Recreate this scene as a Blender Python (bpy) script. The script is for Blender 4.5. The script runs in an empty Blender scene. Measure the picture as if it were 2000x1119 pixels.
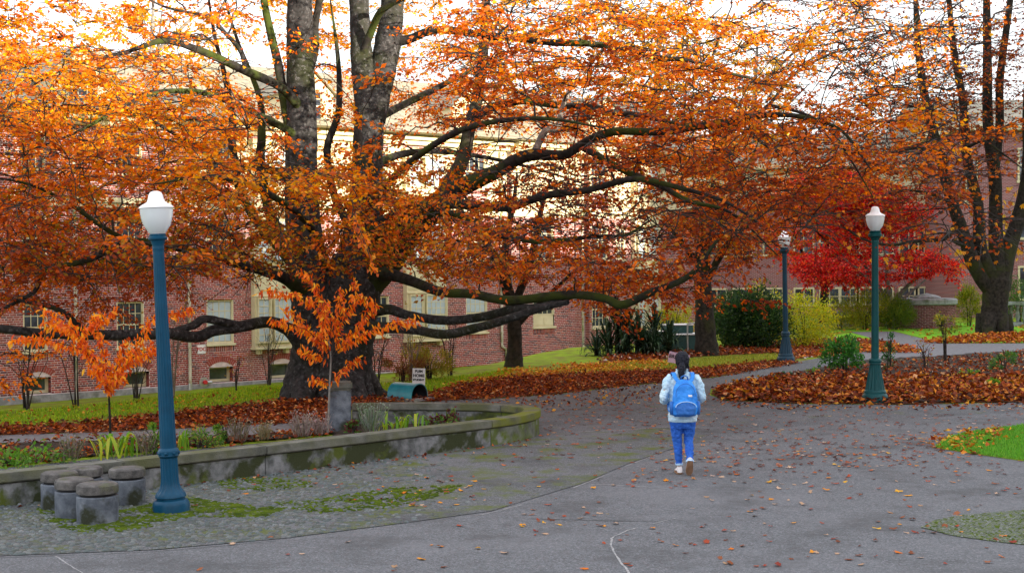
import bpy, bmesh, math, random
import numpy as np
from mathutils import Vector, Matrix

SC = bpy.context.scene
COL = SC.collection
R = math.radians
rng = np.random.default_rng(11)
random.seed(11)

# ---------------------------------------------------------------- camera
FPX = 2667.0                                   # focal length in photo pixels (photo 2000 x 1119)
cam_d = bpy.data.cameras.new('camera')
cam_d.sensor_width = 36.0
cam_d.lens = FPX / 2000.0 * 36.0
cam_d.clip_start = 0.1
cam_d.clip_end = 6000.0
cam = bpy.data.objects.new('camera', cam_d)
COL.objects.link(cam)
CAM_H = 2.7
CAM_M = Matrix.Translation((0, 0, CAM_H)) @ Matrix.Rotation(R(90 - 0.677), 4, 'X') @ Matrix.Rotation(R(-0.5), 4, 'Z')
cam.matrix_world = CAM_M
SC.camera = cam

# ---------------------------------------------------------------- world, sun, exposure
SUN_EL, SUN_ROT = R(7.0), R(137.0)            # low autumn sun behind the viewer's right shoulder
world = bpy.data.worlds.new('World')
SC.world = world
world.use_nodes = True
wn, wl = world.node_tree.nodes, world.node_tree.links
wn.clear()
w_out = wn.new('ShaderNodeOutputWorld')
w_bg = wn.new('ShaderNodeBackground')
w_sky = wn.new('ShaderNodeTexSky')
w_sky.sky_type = 'NISHITA'
w_sky.sun_disc = False
w_sky.sun_elevation = SUN_EL
w_sky.sun_rotation = SUN_ROT
w_sky.air_density = 1.0
w_sky.dust_density = 2.0
w_sky.ozone_density = 1.0
# thin bright high cloud over the whole dome
w_tc = wn.new('ShaderNodeTexCoord')
w_no = wn.new('ShaderNodeTexNoise')
w_no.inputs['Scale'].default_value = 3.0
w_no.inputs['Detail'].default_value = 6.0
w_rm = wn.new('ShaderNodeMapRange')
w_rm.inputs['From Min'].default_value = 0.30
w_rm.inputs['From Max'].default_value = 0.62
w_rm.inputs['To Min'].default_value = 0.35
w_rm.inputs['To Max'].default_value = 0.85
w_mx = wn.new('ShaderNodeMix')
w_mx.data_type = 'RGBA'
w_mx.inputs['B'].default_value = (7.9, 8.0, 8.4, 1)
wl.new(w_tc.outputs['Generated'], w_no.inputs['Vector'])
wl.new(w_no.outputs['Fac'], w_rm.inputs['Value'])
wl.new(w_rm.outputs['Result'], w_mx.inputs['Factor'])
wl.new(w_sky.outputs['Color'], w_mx.inputs['A'])
wl.new(w_mx.outputs['Result'], w_bg.inputs['Color'])
w_bg.inputs['Strength'].default_value = 0.11
wl.new(w_bg.outputs['Background'], w_out.inputs['Surface'])

sun_d = bpy.data.lights.new('sun', 'SUN')
sun_d.energy = 5.0
sun_d.angle = R(0.53)
sun_d.color = (1.0, 0.87, 0.68)
sun = bpy.data.objects.new('sun', sun_d)
COL.objects.link(sun)
SUN_DIR = Vector((math.sin(SUN_ROT) * math.cos(SUN_EL), math.cos(SUN_ROT) * math.cos(SUN_EL), math.sin(SUN_EL)))
sun.rotation_euler = SUN_DIR.to_track_quat('Z', 'Y').to_euler()
sun.location = SUN_DIR * 60

SC.view_settings.view_transform = 'Standard'
SC.view_settings.look = 'None'
SC.view_settings.gamma = 1.0
SC.view_settings.use_curve_mapping = False
SC.view_settings.exposure = 1.52
SC.cycles.use_denoising = True
SC.cycles.max_bounces = 8
SC.cycles.transparent_max_bounces = 8
SC.cycles.sample_clamp_indirect = 6.0

# ---------------------------------------------------------------- where things stand
ROT3 = np.array(CAM_M.to_3x3())
CAMP = np.array((0.0, 0.0, CAM_H))

def ray(px, py):
    return ROT3 @ np.array(((px - 1000) / FPX, -(py - 559.5) / FPX, -1.0))

def P(px, py, d):
    """a point of the place seen at photo position px,py at distance d"""
    return CAMP + ray(px, py) * d

WT = np.array((0.777, 0.629))                  # direction along the long brick hall
WN = np.array((0.629, -0.777))                 # its outward normal
W0 = np.array((-9.2, 47.3))

def sstep(a, b, v):
    t = np.clip((v - a) / (b - a), 0, 1)
    return t * t * (3 - 2 * t)

def H(x, y):
    """height of the ground: flat plaza, lawn falling towards the hall"""
    x = np.asarray(x, float); y = np.asarray(y, float)
    s = (x - W0[0]) * WN[0] + (y - W0[1]) * WN[1]
    u = (x - W0[0]) * WT[0] + (y - W0[1]) * WT[1]
    drop = -1.28 + 0.016 * (u + 6)
    s0 = 15.5 - 8.5 * sstep(-3.0, 2.5, x)                # the slope steepens and narrows towards the right end
    t = np.clip((s0 - s) / (s0 - 1.5), 0, 1)
    fall = t * t * (3 - 2 * t) * (1 - sstep(7.0, 10.5, x))
    return drop * fall

def G(px, py):
    """ground point under a photo position"""
    r = ray(px, py)
    d = 8.0
    for _ in range(4000):
        p = CAMP + r * d
        dz = p[2] - float(H(p[0], p[1]))
        if dz <= 0.002:
            break
        d += max(0.004, dz / max(0.03, abs(r[2])) * 0.5)
        if d > 400:
            break
    return p

def Z(px, py, z):
    """point on the level z"""
    r = ray(px, py)
    return CAMP + r * ((z - CAM_H) / r[2])

def scale_at(d):
    return FPX / d

# ---------------------------------------------------------------- object helpers
def link(o, parent=None):
    COL.objects.link(o)
    if parent is not None:
        o.parent = parent
    return o

def tag(o, label=None, cat=None, group=None, kind=None):
    if label: o['label'] = label
    if cat: o['category'] = cat
    if group: o['group'] = group
    if kind: o['kind'] = kind
    return o

def empty(name, loc=(0, 0, 0), rz=0.0, label=None, cat=None, group=None):
    o = bpy.data.objects.new(name, None)
    o.empty_display_size = 0.2
    o.location = loc
    o.rotation_euler = (0, 0, rz)
    COL.objects.link(o)
    return tag(o, label, cat, group)

def npmesh(name, verts, faces, mat=None, cols=None, smooth=False):
    """mesh from numpy arrays, faces (M,k); cols per vertex rgb"""
    verts = np.ascontiguousarray(verts, np.float32)
    faces = np.ascontiguousarray(faces, np.int32)
    me = bpy.data.meshes.new(name)
    n, m, k = len(verts), len(faces), faces.shape[1]
    me.vertices.add(n)
    me.vertices.foreach_set('co', verts.ravel())
    me.loops.add(m * k)
    me.loops.foreach_set('vertex_index', faces.ravel())
    me.polygons.add(m)
    me.polygons.foreach_set('loop_start', np.arange(0, m * k, k, dtype=np.int32))
    if smooth:
        me.polygons.foreach_set('use_smooth', np.ones(m, bool))
    if cols is not None:
        a = me.color_attributes.new('Col', 'FLOAT_COLOR', 'POINT')
        c4 = np.ones((n, 4), np.float32)
        c4[:, :3] = cols
        a.data.foreach_set('color', c4.ravel())
    me.update(calc_edges=True)
    me.validate()
    if mat: me.materials.append(mat)
    return me

def obj(name, me, parent=None, loc=None):
    o = bpy.data.objects.new(name, me)
    if loc is not None: o.location = loc
    return link(o, parent)

class MB:
    """collects shapes, builds one mesh"""
    def __init__(s):
        s.v, s.f, s.c = [], [], []
    def add(s, vs, fs, col=None):
        b = len(s.v)
        s.v += [tuple(float(q) for q in v) for v in vs]
        s.f += [tuple(i + b for i in f) for f in fs]
        s.c += [col or (1, 1, 1)] * len(vs)
        return s
    def box(s, x0, x1, y0, y1, z0, z1, col=None, M=None):
        vs = [(x, y, z) for z in (z0, z1) for x, y in ((x0, y0), (x1, y0), (x1, y1), (x0, y1))]
        if M is not None: vs = [M @ Vector(v) for v in vs]
        return s.add(vs, [(3, 2, 1, 0), (4, 5, 6, 7), (0, 1, 5, 4), (1, 2, 6, 5), (2, 3, 7, 6), (3, 0, 4, 7)], col)
    def tube(s, pts, rad, n=8, cap=True, col=None):
        v, f = tube_np(np.array(pts, float), np.array(rad, float) if np.ndim(rad) else np.full(len(pts), rad), n)
        s.add(v, [tuple(q) for q in f], col)
        if cap:
            b = len(s.v) - len(v)
            s.f.append(tuple(b + i for i in range(n - 1, -1, -1)))
            s.f.append(tuple(b + len(v) - n + i for i in range(n)))
        return s
    def lathe(s, prof, n=32, flute=None, col=None, cx=0, cy=0):
        """prof: (r,z); flute(i_prof)-> (count, depth)"""
        vs, fs = [], []
        for i, (r, z) in enumerate(prof):
            for k in range(n):
                a = 2 * math.pi * k / n
                rr = r
                if flute and flute[i]:
                    rr = r - flute[i] * (0.5 + 0.5 * math.cos(16 * a)) ** 1.0
                vs.append((cx + rr * math.cos(a), cy + rr * math.sin(a), z))
        for i in range(len(prof) - 1):
            for k in range(n):
                k2 = (k + 1) % n
                fs.append((i * n + k, i * n + k2, (i + 1) * n + k2, (i + 1) * n + k))
        fs.append(tuple(range(n - 1, -1, -1)))
        fs.append(tuple((len(prof) - 1) * n + k for k in range(n)))
        return s.add(vs, fs, col)
    def build(s, name, mat=None, parent=None, smooth=False, bevel=0.0, loc=None, usecol=False, smooth_angle=None):
        me = bpy.data.meshes.new(name)
        me.from_pydata(s.v, [], s.f)
        if usecol:
            a = me.color_attributes.new('Col', 'FLOAT_COLOR', 'POINT')
            a.data.foreach_set('color', np.hstack([np.array(s.c, np.float32), np.ones((len(s.c), 1), np.float32)]).ravel())
        bm = bmesh.new(); bm.from_mesh(me)
        bmesh.ops.recalc_face_normals(bm, faces=bm.faces)
        if bevel:
            es = [e for e in bm.edges if len(e.link_faces) == 2 and e.calc_face_angle(0) > 0.6]
            bmesh.ops.bevel(bm, geom=es, offset=bevel, segments=2, affect='EDGES', clamp_overlap=True)
        if smooth_angle:
            for f in bm.faces: f.smooth = True
            for e in bm.edges:
                e.smooth = not (len(e.link_faces) == 2 and e.calc_face_angle(0) > smooth_angle)
        bm.to_mesh(me); bm.free()
        if smooth:
            for p in me.polygons: p.use_smooth = True
        if mat: me.materials.append(mat)
        return obj(name, me, parent, loc)

def tube_np(pts, rad, n=6):
    m = len(pts)
    tan = np.gradient(pts, axis=0)
    tan /= np.linalg.norm(tan, axis=1)[:, None] + 1e-9
    ref = np.array((0.13, 0.21, 0.97))
    if abs(tan[:, 2]).mean() > 0.8: ref = np.array((0.97, 0.13, 0.21))
    a = np.cross(tan, ref); a /= np.linalg.norm(a, axis=1)[:, None] + 1e-9
    b = np.cross(tan, a)
    th = np.arange(n) * 2 * np.pi / n
    v = pts[:, None, :] + rad[:, None, None] * (np.cos(th)[None, :, None] * a[:, None, :] + np.sin(th)[None, :, None] * b[:, None, :])
    i = np.arange(m - 1)[:, None] * n; k = np.arange(n)[None, :]; k2 = (k + 1) % n
    f = np.stack([i + k, i + k2, i + n + k2, i + n + k], -1).reshape(-1, 4)
    return v.reshape(-1, 3), f

class TubeSet:
    def __init__(s): s.v, s.f, s.n = [], [], 0
    def add(s, pts, rad, n=5):
        v, f = tube_np(np.asarray(pts, float), np.asarray(rad, float), n)
        s.v.append(v); s.f.append(f + s.n); s.n += len(v)
    def mesh(s, name, mat, smooth=True):
        return npmesh(name, np.concatenate(s.v), np.concatenate(s.f), mat, smooth=smooth)

def catmull(pts, sub=5):
    p = np.array(pts, float)
    p = np.vstack([2 * p[0] - p[1], p, 2 * p[-1] - p[-2]])
    out = []
    for i in range(1, len(p) - 2):
        for t in np.linspace(0, 1, sub, endpoint=False):
            a, b, c, d = p[i - 1], p[i], p[i + 1], p[i + 2]
            out.append(0.5 * (2 * b + (c - a) * t + (2 * a - 5 * b + 4 * c - d) * t * t + (3 * b - a - 3 * c + d) * t ** 3))
    out.append(p[-2])
    return np.array(out)

def inpoly(poly, x, y):
    x = np.asarray(x); y = np.asarray(y)
    ins = np.zeros(x.shape, bool)
    n = len(poly)
    for i in range(n):
        x0, y0 = poly[i][0], poly[i][1]; x1, y1 = poly[(i + 1) % n][0], poly[(i + 1) % n][1]
        c = ((y0 > y) != (y1 > y)) & (x < (x1 - x0) * (y - y0) / (y1 - y0 + 1e-12) + x0)
        ins ^= c
    return ins

def flat_sheet(name, poly, z, mat, parent=None, kind='structure'):
    bm = bmesh.new()
    vs = [bm.verts.new((p[0], p[1], z)) for p in poly]
    f = bm.faces.new(vs)
    bmesh.ops.triangulate(bm, faces=[f])
    bmesh.ops.recalc_face_normals(bm, faces=bm.faces)
    for f in bm.faces:
        if f.normal.z < 0: f.normal_flip()
    me = bpy.data.meshes.new(name); bm.to_mesh(me); bm.free()
    me.materials.append(mat)
    o = obj(name, me, parent)
    if parent is None and kind: o['kind'] = kind
    return o

def drape(name, poly, off, mat, res=0.25, kind='structure', bump=0.0):
    xs = [p[0] for p in poly]; ys = [p[1] for p in poly]
    gx = np.arange(min(xs), max(xs) + res, res); gy = np.arange(min(ys), max(ys) + res, res)
    X, Y = np.meshgrid(gx, gy, indexing='ij')
    cx = X[:-1, :-1] + res / 2; cy = Y[:-1, :-1] + res / 2
    ins = inpoly(poly, cx, cy)
    idx = np.arange(X.size).reshape(X.shape)
    q = np.stack([idx[:-1, :-1], idx[1:, :-1], idx[1:, 1:], idx[:-1, 1:]], -1)[ins]
    used, inv = np.unique(q, return_inverse=True)
    x, y = X.ravel()[used], Y.ravel()[used]
    z = H(x, y) + off
    if bump: z = z + bump * rng.random(len(x))
    me = npmesh(name, np.stack([x, y, z], -1), inv.reshape(-1, 4), mat, smooth=True)
    o = obj(name, me); o['kind'] = kind
    return o

# ---------------------------------------------------------------- materials
def new_mat(name):
    m = bpy.data.materials.new(name); m.use_nodes = True
    nt = m.node_tree
    b = nt.nodes['Principled BSDF']
    return m, nt, b

def N(nt, t, **kw):
    n = nt.nodes.new(t)
    for k, v in kw.items():
        if k in n.inputs: n.inputs[k].default_value = v
        else: setattr(n, k, v)
    return n

def mixc(nt, fac, a, b, mode='MIX'):
    m = nt.nodes.new('ShaderNodeMix'); m.data_type = 'RGBA'; m.blend_type = mode
    for s, v in (('Factor', fac), ('A', a), ('B', b)):
        if hasattr(v, 'is_linked') or hasattr(v, 'links'): nt.links.new(v, m.inputs[s])
        elif s == 'Factor': m.inputs[s].default_value = v
        else: m.inputs[s].default_value = (v[0], v[1], v[2], 1)
    return m.outputs['Result']

def noise(nt, vec, scale, detail=4, rough=0.55, lo=0.35, hi=0.65):
    n = N(nt, 'ShaderNodeTexNoise'); n.inputs['Scale'].default_value = scale
    n.inputs['Detail'].default_value = detail; n.inputs['Roughness'].default_value = rough
    nt.links.new(vec, n.inputs['Vector'])
    r = N(nt, 'ShaderNodeMapRange')
    r.inputs['From Min'].default_value = lo; r.inputs['From Max'].default_value = hi
    nt.links.new(n.outputs['Fac'], r.inputs['Value'])
    return r.outputs['Result'], n.outputs['Fac']

def mat_noise(name, c1, c2, scale=4.0, rough=0.8, bump=0.0, bscale=40.0, extra=None, metallic=0.0, spec=0.3, c3=None, scale3=1.0, lo3=0.5, hi3=0.6, lo=0.35, hi=0.65, coat=0.0):
    """two-tone noisy surface, optional third tone in patches, optional fine relief"""
    m, nt, b = new_mat(name)
    tc = N(nt, 'ShaderNodeTexCoord').outputs['Object']
    f, _ = noise(nt, tc, scale, lo=lo, hi=hi)
    c = mixc(nt, f, c1, c2)
    if c3 is not None:
        f3, _ = noise(nt, tc, scale3, lo=lo3, hi=hi3, detail=6)
        c = mixc(nt, f3, c, c3)
    if extra: c = extra(nt, tc, c)
    nt.links.new(c, b.inputs['Base Color'])
    b.inputs['Roughness'].default_value = rough
    b.inputs['Metallic'].default_value = metallic
    b.inputs['Specular IOR Level'].default_value = spec
    if coat: b.inputs['Coat Weight'].default_value = coat
    if bump:
        _, raw = noise(nt, tc, bscale, detail=5)
        bp = N(nt, 'ShaderNodeBump'); bp.inputs['Strength'].default_value = bump; bp.inputs['Distance'].default_value = 0.02
        nt.links.new(raw, bp.inputs['Height']); nt.links.new(bp.outputs['Normal'], b.inputs['Normal'])
    return m

def mat_leaf(name, trans=0.45, rough=0.5, obj_random=False, base=None):
    """thin leaf: colour is set leaf by leaf, light shines through"""
    m, nt, b = new_mat(name)
    nt.nodes.remove(b)
    out = nt.nodes['Material Output']
    if obj_random:
        oi = N(nt, 'ShaderNodeObjectInfo')
        ramp = N(nt, 'ShaderNodeValToRGB')
        els = ramp.color_ramp.elements
        els[0].color = (*base[0], 1); els[1].color = (*base[-1], 1)
        for i, c in enumerate(base[1:-1]):
            e = els.new((i + 1) / (len(base) - 1)); e.color = (*c, 1)
        nt.links.new(oi.outputs['Random'], ramp.inputs['Fac'])
        c = ramp.outputs['Color']
    else:
        at = N(nt, 'ShaderNodeAttribute', attribute_name='Col')
        c = at.outputs['Color']
    d = N(nt, 'ShaderNodeBsdfDiffuse'); t = N(nt, 'ShaderNodeBsdfTranslucent'); g = N(nt, 'ShaderNodeBsdfGlossy')
    g.inputs['Roughness'].default_value = rough
    g.inputs['Color'].default_value = (1, 1, 1, 1)
    nt.links.new(c, d.inputs['Color'])
    hs = N(nt, 'ShaderNodeHueSaturation'); hs.inputs['Saturation'].default_value = 1.1; hs.inputs['Value'].default_value = 1.3
    nt.links.new(c, hs.inputs['Color']); nt.links.new(hs.outputs['Color'], t.inputs['Color'])
    m1 = N(nt, 'ShaderNodeMixShader'); m1.inputs['Fac'].default_value = trans
    nt.links.new(d.outputs[0], m1.inputs[1]); nt.links.new(t.outputs[0], m1.inputs[2])
    m2 = N(nt, 'ShaderNodeMixShader'); m2.inputs['Fac'].default_value = 0.018
    nt.links.new(m1.outputs[0], m2.inputs[1]); nt.links.new(g.outputs[0], m2.inputs[2])
    nt.links.new(m2.outputs[0], out.inputs['Surface'])
    return m

def mat_plain(name, c, rough=0.6, metallic=0.0, spec=0.4):
    return mat_noise(name, tuple(q * 0.88 for q in c), tuple(min(1, q * 1.08) for q in c), 9.0, rough, metallic=metallic, spec=spec)

M = {}
M['leaf'] = mat_leaf('leaf', 0.50)
M['dry_leaf'] = mat_leaf('dry_leaf', 0.15)
M['blade'] = mat_leaf('blade', 0.30)
def bark_extra(c, s, lo, hi):
    return lambda nt, tc, k: mixc(nt, noise(nt, tc, s, lo=lo, hi=hi, detail=9, rough=.7)[0], k, c)
M['bark_beech'] = mat_noise('bark_beech', (0.009, 0.0085, 0.009), (0.040, 0.039, 0.041), 9.0, 0.9, 1.0, 16.0, c3=(0.016, 0.020, 0.006), scale3=0.9, lo3=0.50, hi3=0.66, extra=bark_extra((0.13, 0.13, 0.138), 11.0, .54, .70))
M['bark_moss'] = mat_noise('bark_moss', (0.008, 0.007, 0.006), (0.030, 0.027, 0.025), 9.0, 0.95, 0.8, 18.0, c3=(0.035, 0.05, 0.006), scale3=1.1, lo3=0.47, hi3=0.60)
M['bark_dark'] = mat_noise('bark_dark', (0.008, 0.0065, 0.005), (0.034, 0.028, 0.022), 10.0, 0.95, 0.9, 16.0, c3=(0.028, 0.032, 0.008), scale3=1.3, lo3=0.52, hi3=0.66)
M['bark_grey'] = mat_noise('bark_grey', (0.11, 0.10, 0.095), (0.26, 0.24, 0.22), 8.0, 0.9, 0.5, 30.0)
M['twig'] = mat_noise('twig', (0.016, 0.013, 0.011), (0.05, 0.04, 0.036), 12.0, 0.9)
M['twig_tan'] = mat_noise('twig_tan', (0.13, 0.10, 0.075), (0.26, 0.21, 0.17), 12.0, 0.9)
# ================================================================ SETTING
def grass_extra(nt, tc, c):
    f, _ = noise(nt, tc, 1.7, lo=0.48, hi=0.62, detail=5)
    return mixc(nt, f, c, (0.16, 0.15, 0.035))
M['lawn'] = mat_noise('lawn', (0.14, 0.22, 0.012), (0.22, 0.31, 0.018), 3.0, 0.95, 0.6, 60.0, extra=grass_extra, spec=0.1)
M['lawn_far'] = mat_noise('lawn_far', (0.14, 0.36, 0.02), (0.21, 0.46, 0.03), 2.0, 0.95, 0.5, 60.0, spec=0.1)
M['soil'] = mat_noise('soil', (0.028, 0.022, 0.018), (0.07, 0.055, 0.045), 9.0, 0.97, 0.9, 40.0, spec=0.1)
M['litter_base'] = mat_noise('litter_base', (0.085, 0.03, 0.014), (0.21, 0.075, 0.025), 14.0, 0.95, 0.9, 45.0, c3=(0.05, 0.022, 0.012), scale3=6.0, spec=0.1)

def speckle(scale, lo, hi, col, fac=1.0):
    def fn(nt, tc, c):
        n = N(nt, 'ShaderNodeTexVoronoi'); n.inputs['Scale'].default_value = scale
        nt.links.new(tc, n.inputs['Vector'])
        r = N(nt, 'ShaderNodeMapRange'); r.inputs['From Min'].default_value = lo; r.inputs['From Max'].default_value = hi
        sp = N(nt, 'ShaderNodeSeparateColor'); nt.links.new(n.outputs['Color'], sp.inputs['Color'])
        nt.links.new(sp.outputs['Red'], r.inputs['Value'])
        return mixc(nt, r.outputs['Result'], c, col)
    return fn
def mulv(nt, v, k):
    m = N(nt, 'ShaderNodeMath'); m.operation = 'MULTIPLY'; m.inputs[1].default_value = k; nt.links.new(v, m.inputs[0]); return m.outputs[0]
def paving_extra(moss):
    def fn(nt, tc, c):
        c = speckle(85, 0.66, 1.0, (0.21, 0.21, 0.235))(nt, tc, c)
        c = speckle(60, 0.72, 1.05, (0.06, 0.06, 0.065))(nt, tc, c)
        f, _ = noise(nt, tc, 0.9, lo=0.50, hi=0.72, detail=7, rough=0.65)
        c = mixc(nt, f, c, (0.055, 0.057, 0.060))
        f, _ = noise(nt, tc, 0.35, lo=0.5, hi=0.7, detail=8, rough=0.7)
        c = mixc(nt, mulv(nt, f, .6), c, (0.17, 0.17, 0.185))
        f, _ = noise(nt, tc, 5.5, lo=0.55, hi=0.75, detail=8, rough=0.7)
        c = mixc(nt, mulv(nt, f, .6), c, (0.05, 0.05, 0.052))
        f, _ = noise(nt, tc, 1.6, lo=moss, hi=moss + 0.15, detail=8, rough=0.7)
        return mixc(nt, f, c, (0.085, 0.105, 0.018))
    return fn
M['asphalt'] = mat_noise('asphalt', (0.060, 0.067, 0.074), (0.100, 0.108, 0.117), 30.0, 0.85, 0.5, 90.0, extra=paving_extra(0.57), spec=0.3)
M['slab'] = mat_noise('slab', (0.082, 0.088, 0.095), (0.124, 0.130, 0.139), 22.0, 0.85, 0.35, 90.0, extra=paving_extra(0.72), spec=0.3)
M['walk'] = mat_noise('walk', (0.125, 0.125, 0.135), (0.18, 0.178, 0.19), 8.0, 0.88, 0.3, 70.0)
M['cobble_base'] = mat_noise('cobble_base', (0.064, 0.071, 0.073), (0.112, 0.119, 0.122), 26.0, 0.9, 0.6, 80.0, extra=paving_extra(0.49))
M['seam_white'] = mat_noise('seam_white', (0.20, 0.20, 0.21), (0.36, 0.36, 0.36), 20.0, 0.9)
M['seam_dark'] = mat_noise('seam_dark', (0.03, 0.03, 0.03), (0.06, 0.06, 0.06), 20.0, 0.9)
def moss_extra(nt, tc, c):
    return c
M['moss'] = mat_noise('moss', (0.035, 0.060, 0.006), (0.095, 0.135, 0.010), 5.0, 0.97, 1.0, 70.0, spec=0.1)

# ---- ground: one sheet to the horizon
gx = np.unique(np.concatenate([[-2500, -1200, -600, -300, -150, -90], np.arange(-60, 70, 1.0), [70, 90, 150, 300, 600, 1200, 2500]]))
gy = np.unique(np.concatenate([[-2500, -1200, -600, -300, -150, -90], np.arange(-60, 110, 1.0), [110, 150, 300, 600, 1200, 2500]]))
X, Y = np.meshgrid(gx, gy, indexing='ij')
idx = np.arange(X.size).reshape(X.shape)
q = np.stack([idx[:-1, :-1], idx[1:, :-1], idx[1:, 1:], idx[:-1, 1:]], -1).reshape(-1, 4)
ground = obj('ground', npmesh('ground', np.stack([X, Y, H(X, Y)], -1).reshape(-1, 3), q, M['lawn'], smooth=True))
ground['kind'] = 'structure'

def gp(pts):
    return [tuple(Z(x, y, 0.0)[:2]) for x, y in pts]

plaza_poly = [(-22, -14)] + gp([(-500, 985), (0, 915), (300, 885), (550, 862), (700, 846), (850, 830), (940, 815), (900, 797), (842, 789), (842, 783), (960, 779),
              (1080, 771), (1200, 757), (1290, 748), (1400, 737), (1535, 711), (1640, 692), (1790, 692), (1700, 702), (1560, 725), (1450, 746),
              (1388, 760), (1386, 772), (1420, 783), (1560, 789), (1760, 791), (2000, 786), (2500, 777)]) + [(40, 20), (40, -14)]
plaza = flat_sheet('plaza', plaza_poly, 0.006, M['asphalt'])
slab_poly = [(-9, -12)] + gp([(-300, 1112), (0, 1088), (300, 1076), (560, 1053), (800, 1022), (960, 1000), (1140, 945), (1230, 906), (1330, 873), (1500, 838),
             (1700, 822), (2000, 806), (2500, 790)]) + [(30, 18), (30, -12)]
slab = flat_sheet('concrete_path', slab_poly, 0.010, M['slab'])
walk_poly = gp([(1630, 694), (1735, 671), (1662, 649), (1747, 648), (1838, 671), (2000, 671), (2400, 662), (2400, 676), (2000, 685), (1850, 695), (1800, 700), (1690, 703)])
walkway = flat_sheet('walkway', walk_poly, 0.0115, M['walk'])
lpath = flat_sheet('garden_path', gp([(-300, 866), (0, 851), (200, 845), (350, 838), (520, 829), (660, 824), (660, 838), (560, 845), (450, 853), (250, 860), (0, 866), (-300, 884)]), 0.012, M['walk'])
cob_poly = gp([(-300, 1020), (0, 920), (300, 890), (540, 868), (760, 843), (900, 830), (1060, 858), (1130, 846), (1230, 840), (1310, 836), (1330, 872), (1230, 905), (1140, 944), (960, 999), (800, 1021), (560, 1052), (300, 1075), (0, 1087), (-300, 1111)])
cobble_bed = flat_sheet('cobble_bed', cob_poly, 0.0125, M['cobble_base'])
peb_poly = gp([(1800, 1032), (1825, 1018), (1880, 1008), (2000, 998), (2300, 985), (2300, 1090), (2000, 1066), (1930, 1058), (1860, 1048)])
pebble_bed = flat_sheet('pebble_bed', peb_poly, 0.0165, M['moss'])
bed_l = drape('planting_bed', gp([(-200, 935), (0, 912), (300, 880), (550, 858), (660, 848), (660, 838), (560, 846), (450, 855), (250, 862), (0, 869), (-200, 880)]), 0.010, M['soil'], 0.15, bump=0.03)
bed_r = drape('flower_bed', gp([(1395, 768), (1450, 748), (1560, 727), (1700, 705), (1790, 699), (2000, 687), (2400, 678), (2400, 772), (2000, 783), (1760, 788), (1560, 786), (1420, 780)]), 0.014, M['soil'], 0.2, bump=0.05)
isl = gp([(1828, 876), (1850, 858), (1900, 846), (2000, 833), (2300, 815), (2300, 960), (2000, 902), (1900, 888)])
lawn_patch = flat_sheet('lawn_island', isl, 0.0145, M['lawn'])
far_lawn = flat_sheet('far_lawn', gp([(1590, 662), (1662, 650), (1735, 669), (1640, 680)]), 0.009, M['lawn_far'])
far_lawn2 = flat_sheet('far_lawn', gp([(1590, 650), (1700, 640), (1900, 630), (2400, 615), (2400, 661), (2000, 670), (1838, 670), (1749, 647), (1660, 648)]), 0.008, M['lawn_far'])

def strip(name, pts, w, z, mat, parent, jit=0.0):
    p = catmull([Z(x, y, z) for x, y in pts], 6)
    p[:, :2] += rng.normal(0, jit, (len(p), 2))
    t = np.gradient(p, axis=0); nrm = np.stack([-t[:, 1], t[:, 0]], -1); nrm /= np.linalg.norm(nrm, axis=1)[:, None]
    ww = w * (0.6 + 0.8 * rng.random(len(p)))[:, None] / 2
    a = p.copy(); b = p.copy(); a[:, :2] += nrm * ww; b[:, :2] -= nrm * ww
    a[:, 2] = z; b[:, 2] = z
    n = len(p); i = np.arange(n - 1)
    return obj(name, npmesh(name, np.vstack([a, b]), np.stack([i, i + 1, i + n + 1, i + n], -1), mat), parent)
strip('crack', [(1228, 1119), (1205, 1085), (1193, 1058), (1203, 1045), (1240, 1030)], 0.018, 0.0145, M['seam_white'], slab, 0.006)
strip('crack', [(1275, 1022), (1320, 1011)], 0.014, 0.0145, M['seam_white'], slab, 0.004)
strip('joint', [(1030, 1012), (1150, 1015), (1290, 1018)], 0.014, 0.0145, M['seam_dark'], slab)
strip('joint', [(1155, 945), (1230, 948), (1312, 954)], 0.018, 0.0145, M['seam_white'], slab, 0.004)
strip('joint', [(930, 1006), (965, 999), (1020, 985)], 0.016, 0.0145, M['seam_white'], slab, 0.004)
strip('joint', [(1120, 952), (1150, 940), (1180, 928)], 0.016, 0.0145, M['seam_white'], slab, 0.004)
strip('joint', [(1220, 911), (1290, 884)], 0.016, 0.0145, M['seam_white'], slab, 0.004)
strip('joint', [(0, 1088), (300, 1076), (560, 1053)], 0.008, 0.0145, M['seam_dark'], slab, 0.003)
strip('joint', [(180, 1130), (140, 1105), (108, 1085)], 0.013, 0.0145, M['seam_white'], slab, 0.003)
strip('joint', [(1130, 843), (1230, 838), (1310, 833)], 0.022, 0.0145, M['seam_white'], plaza, 0.004)

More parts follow.
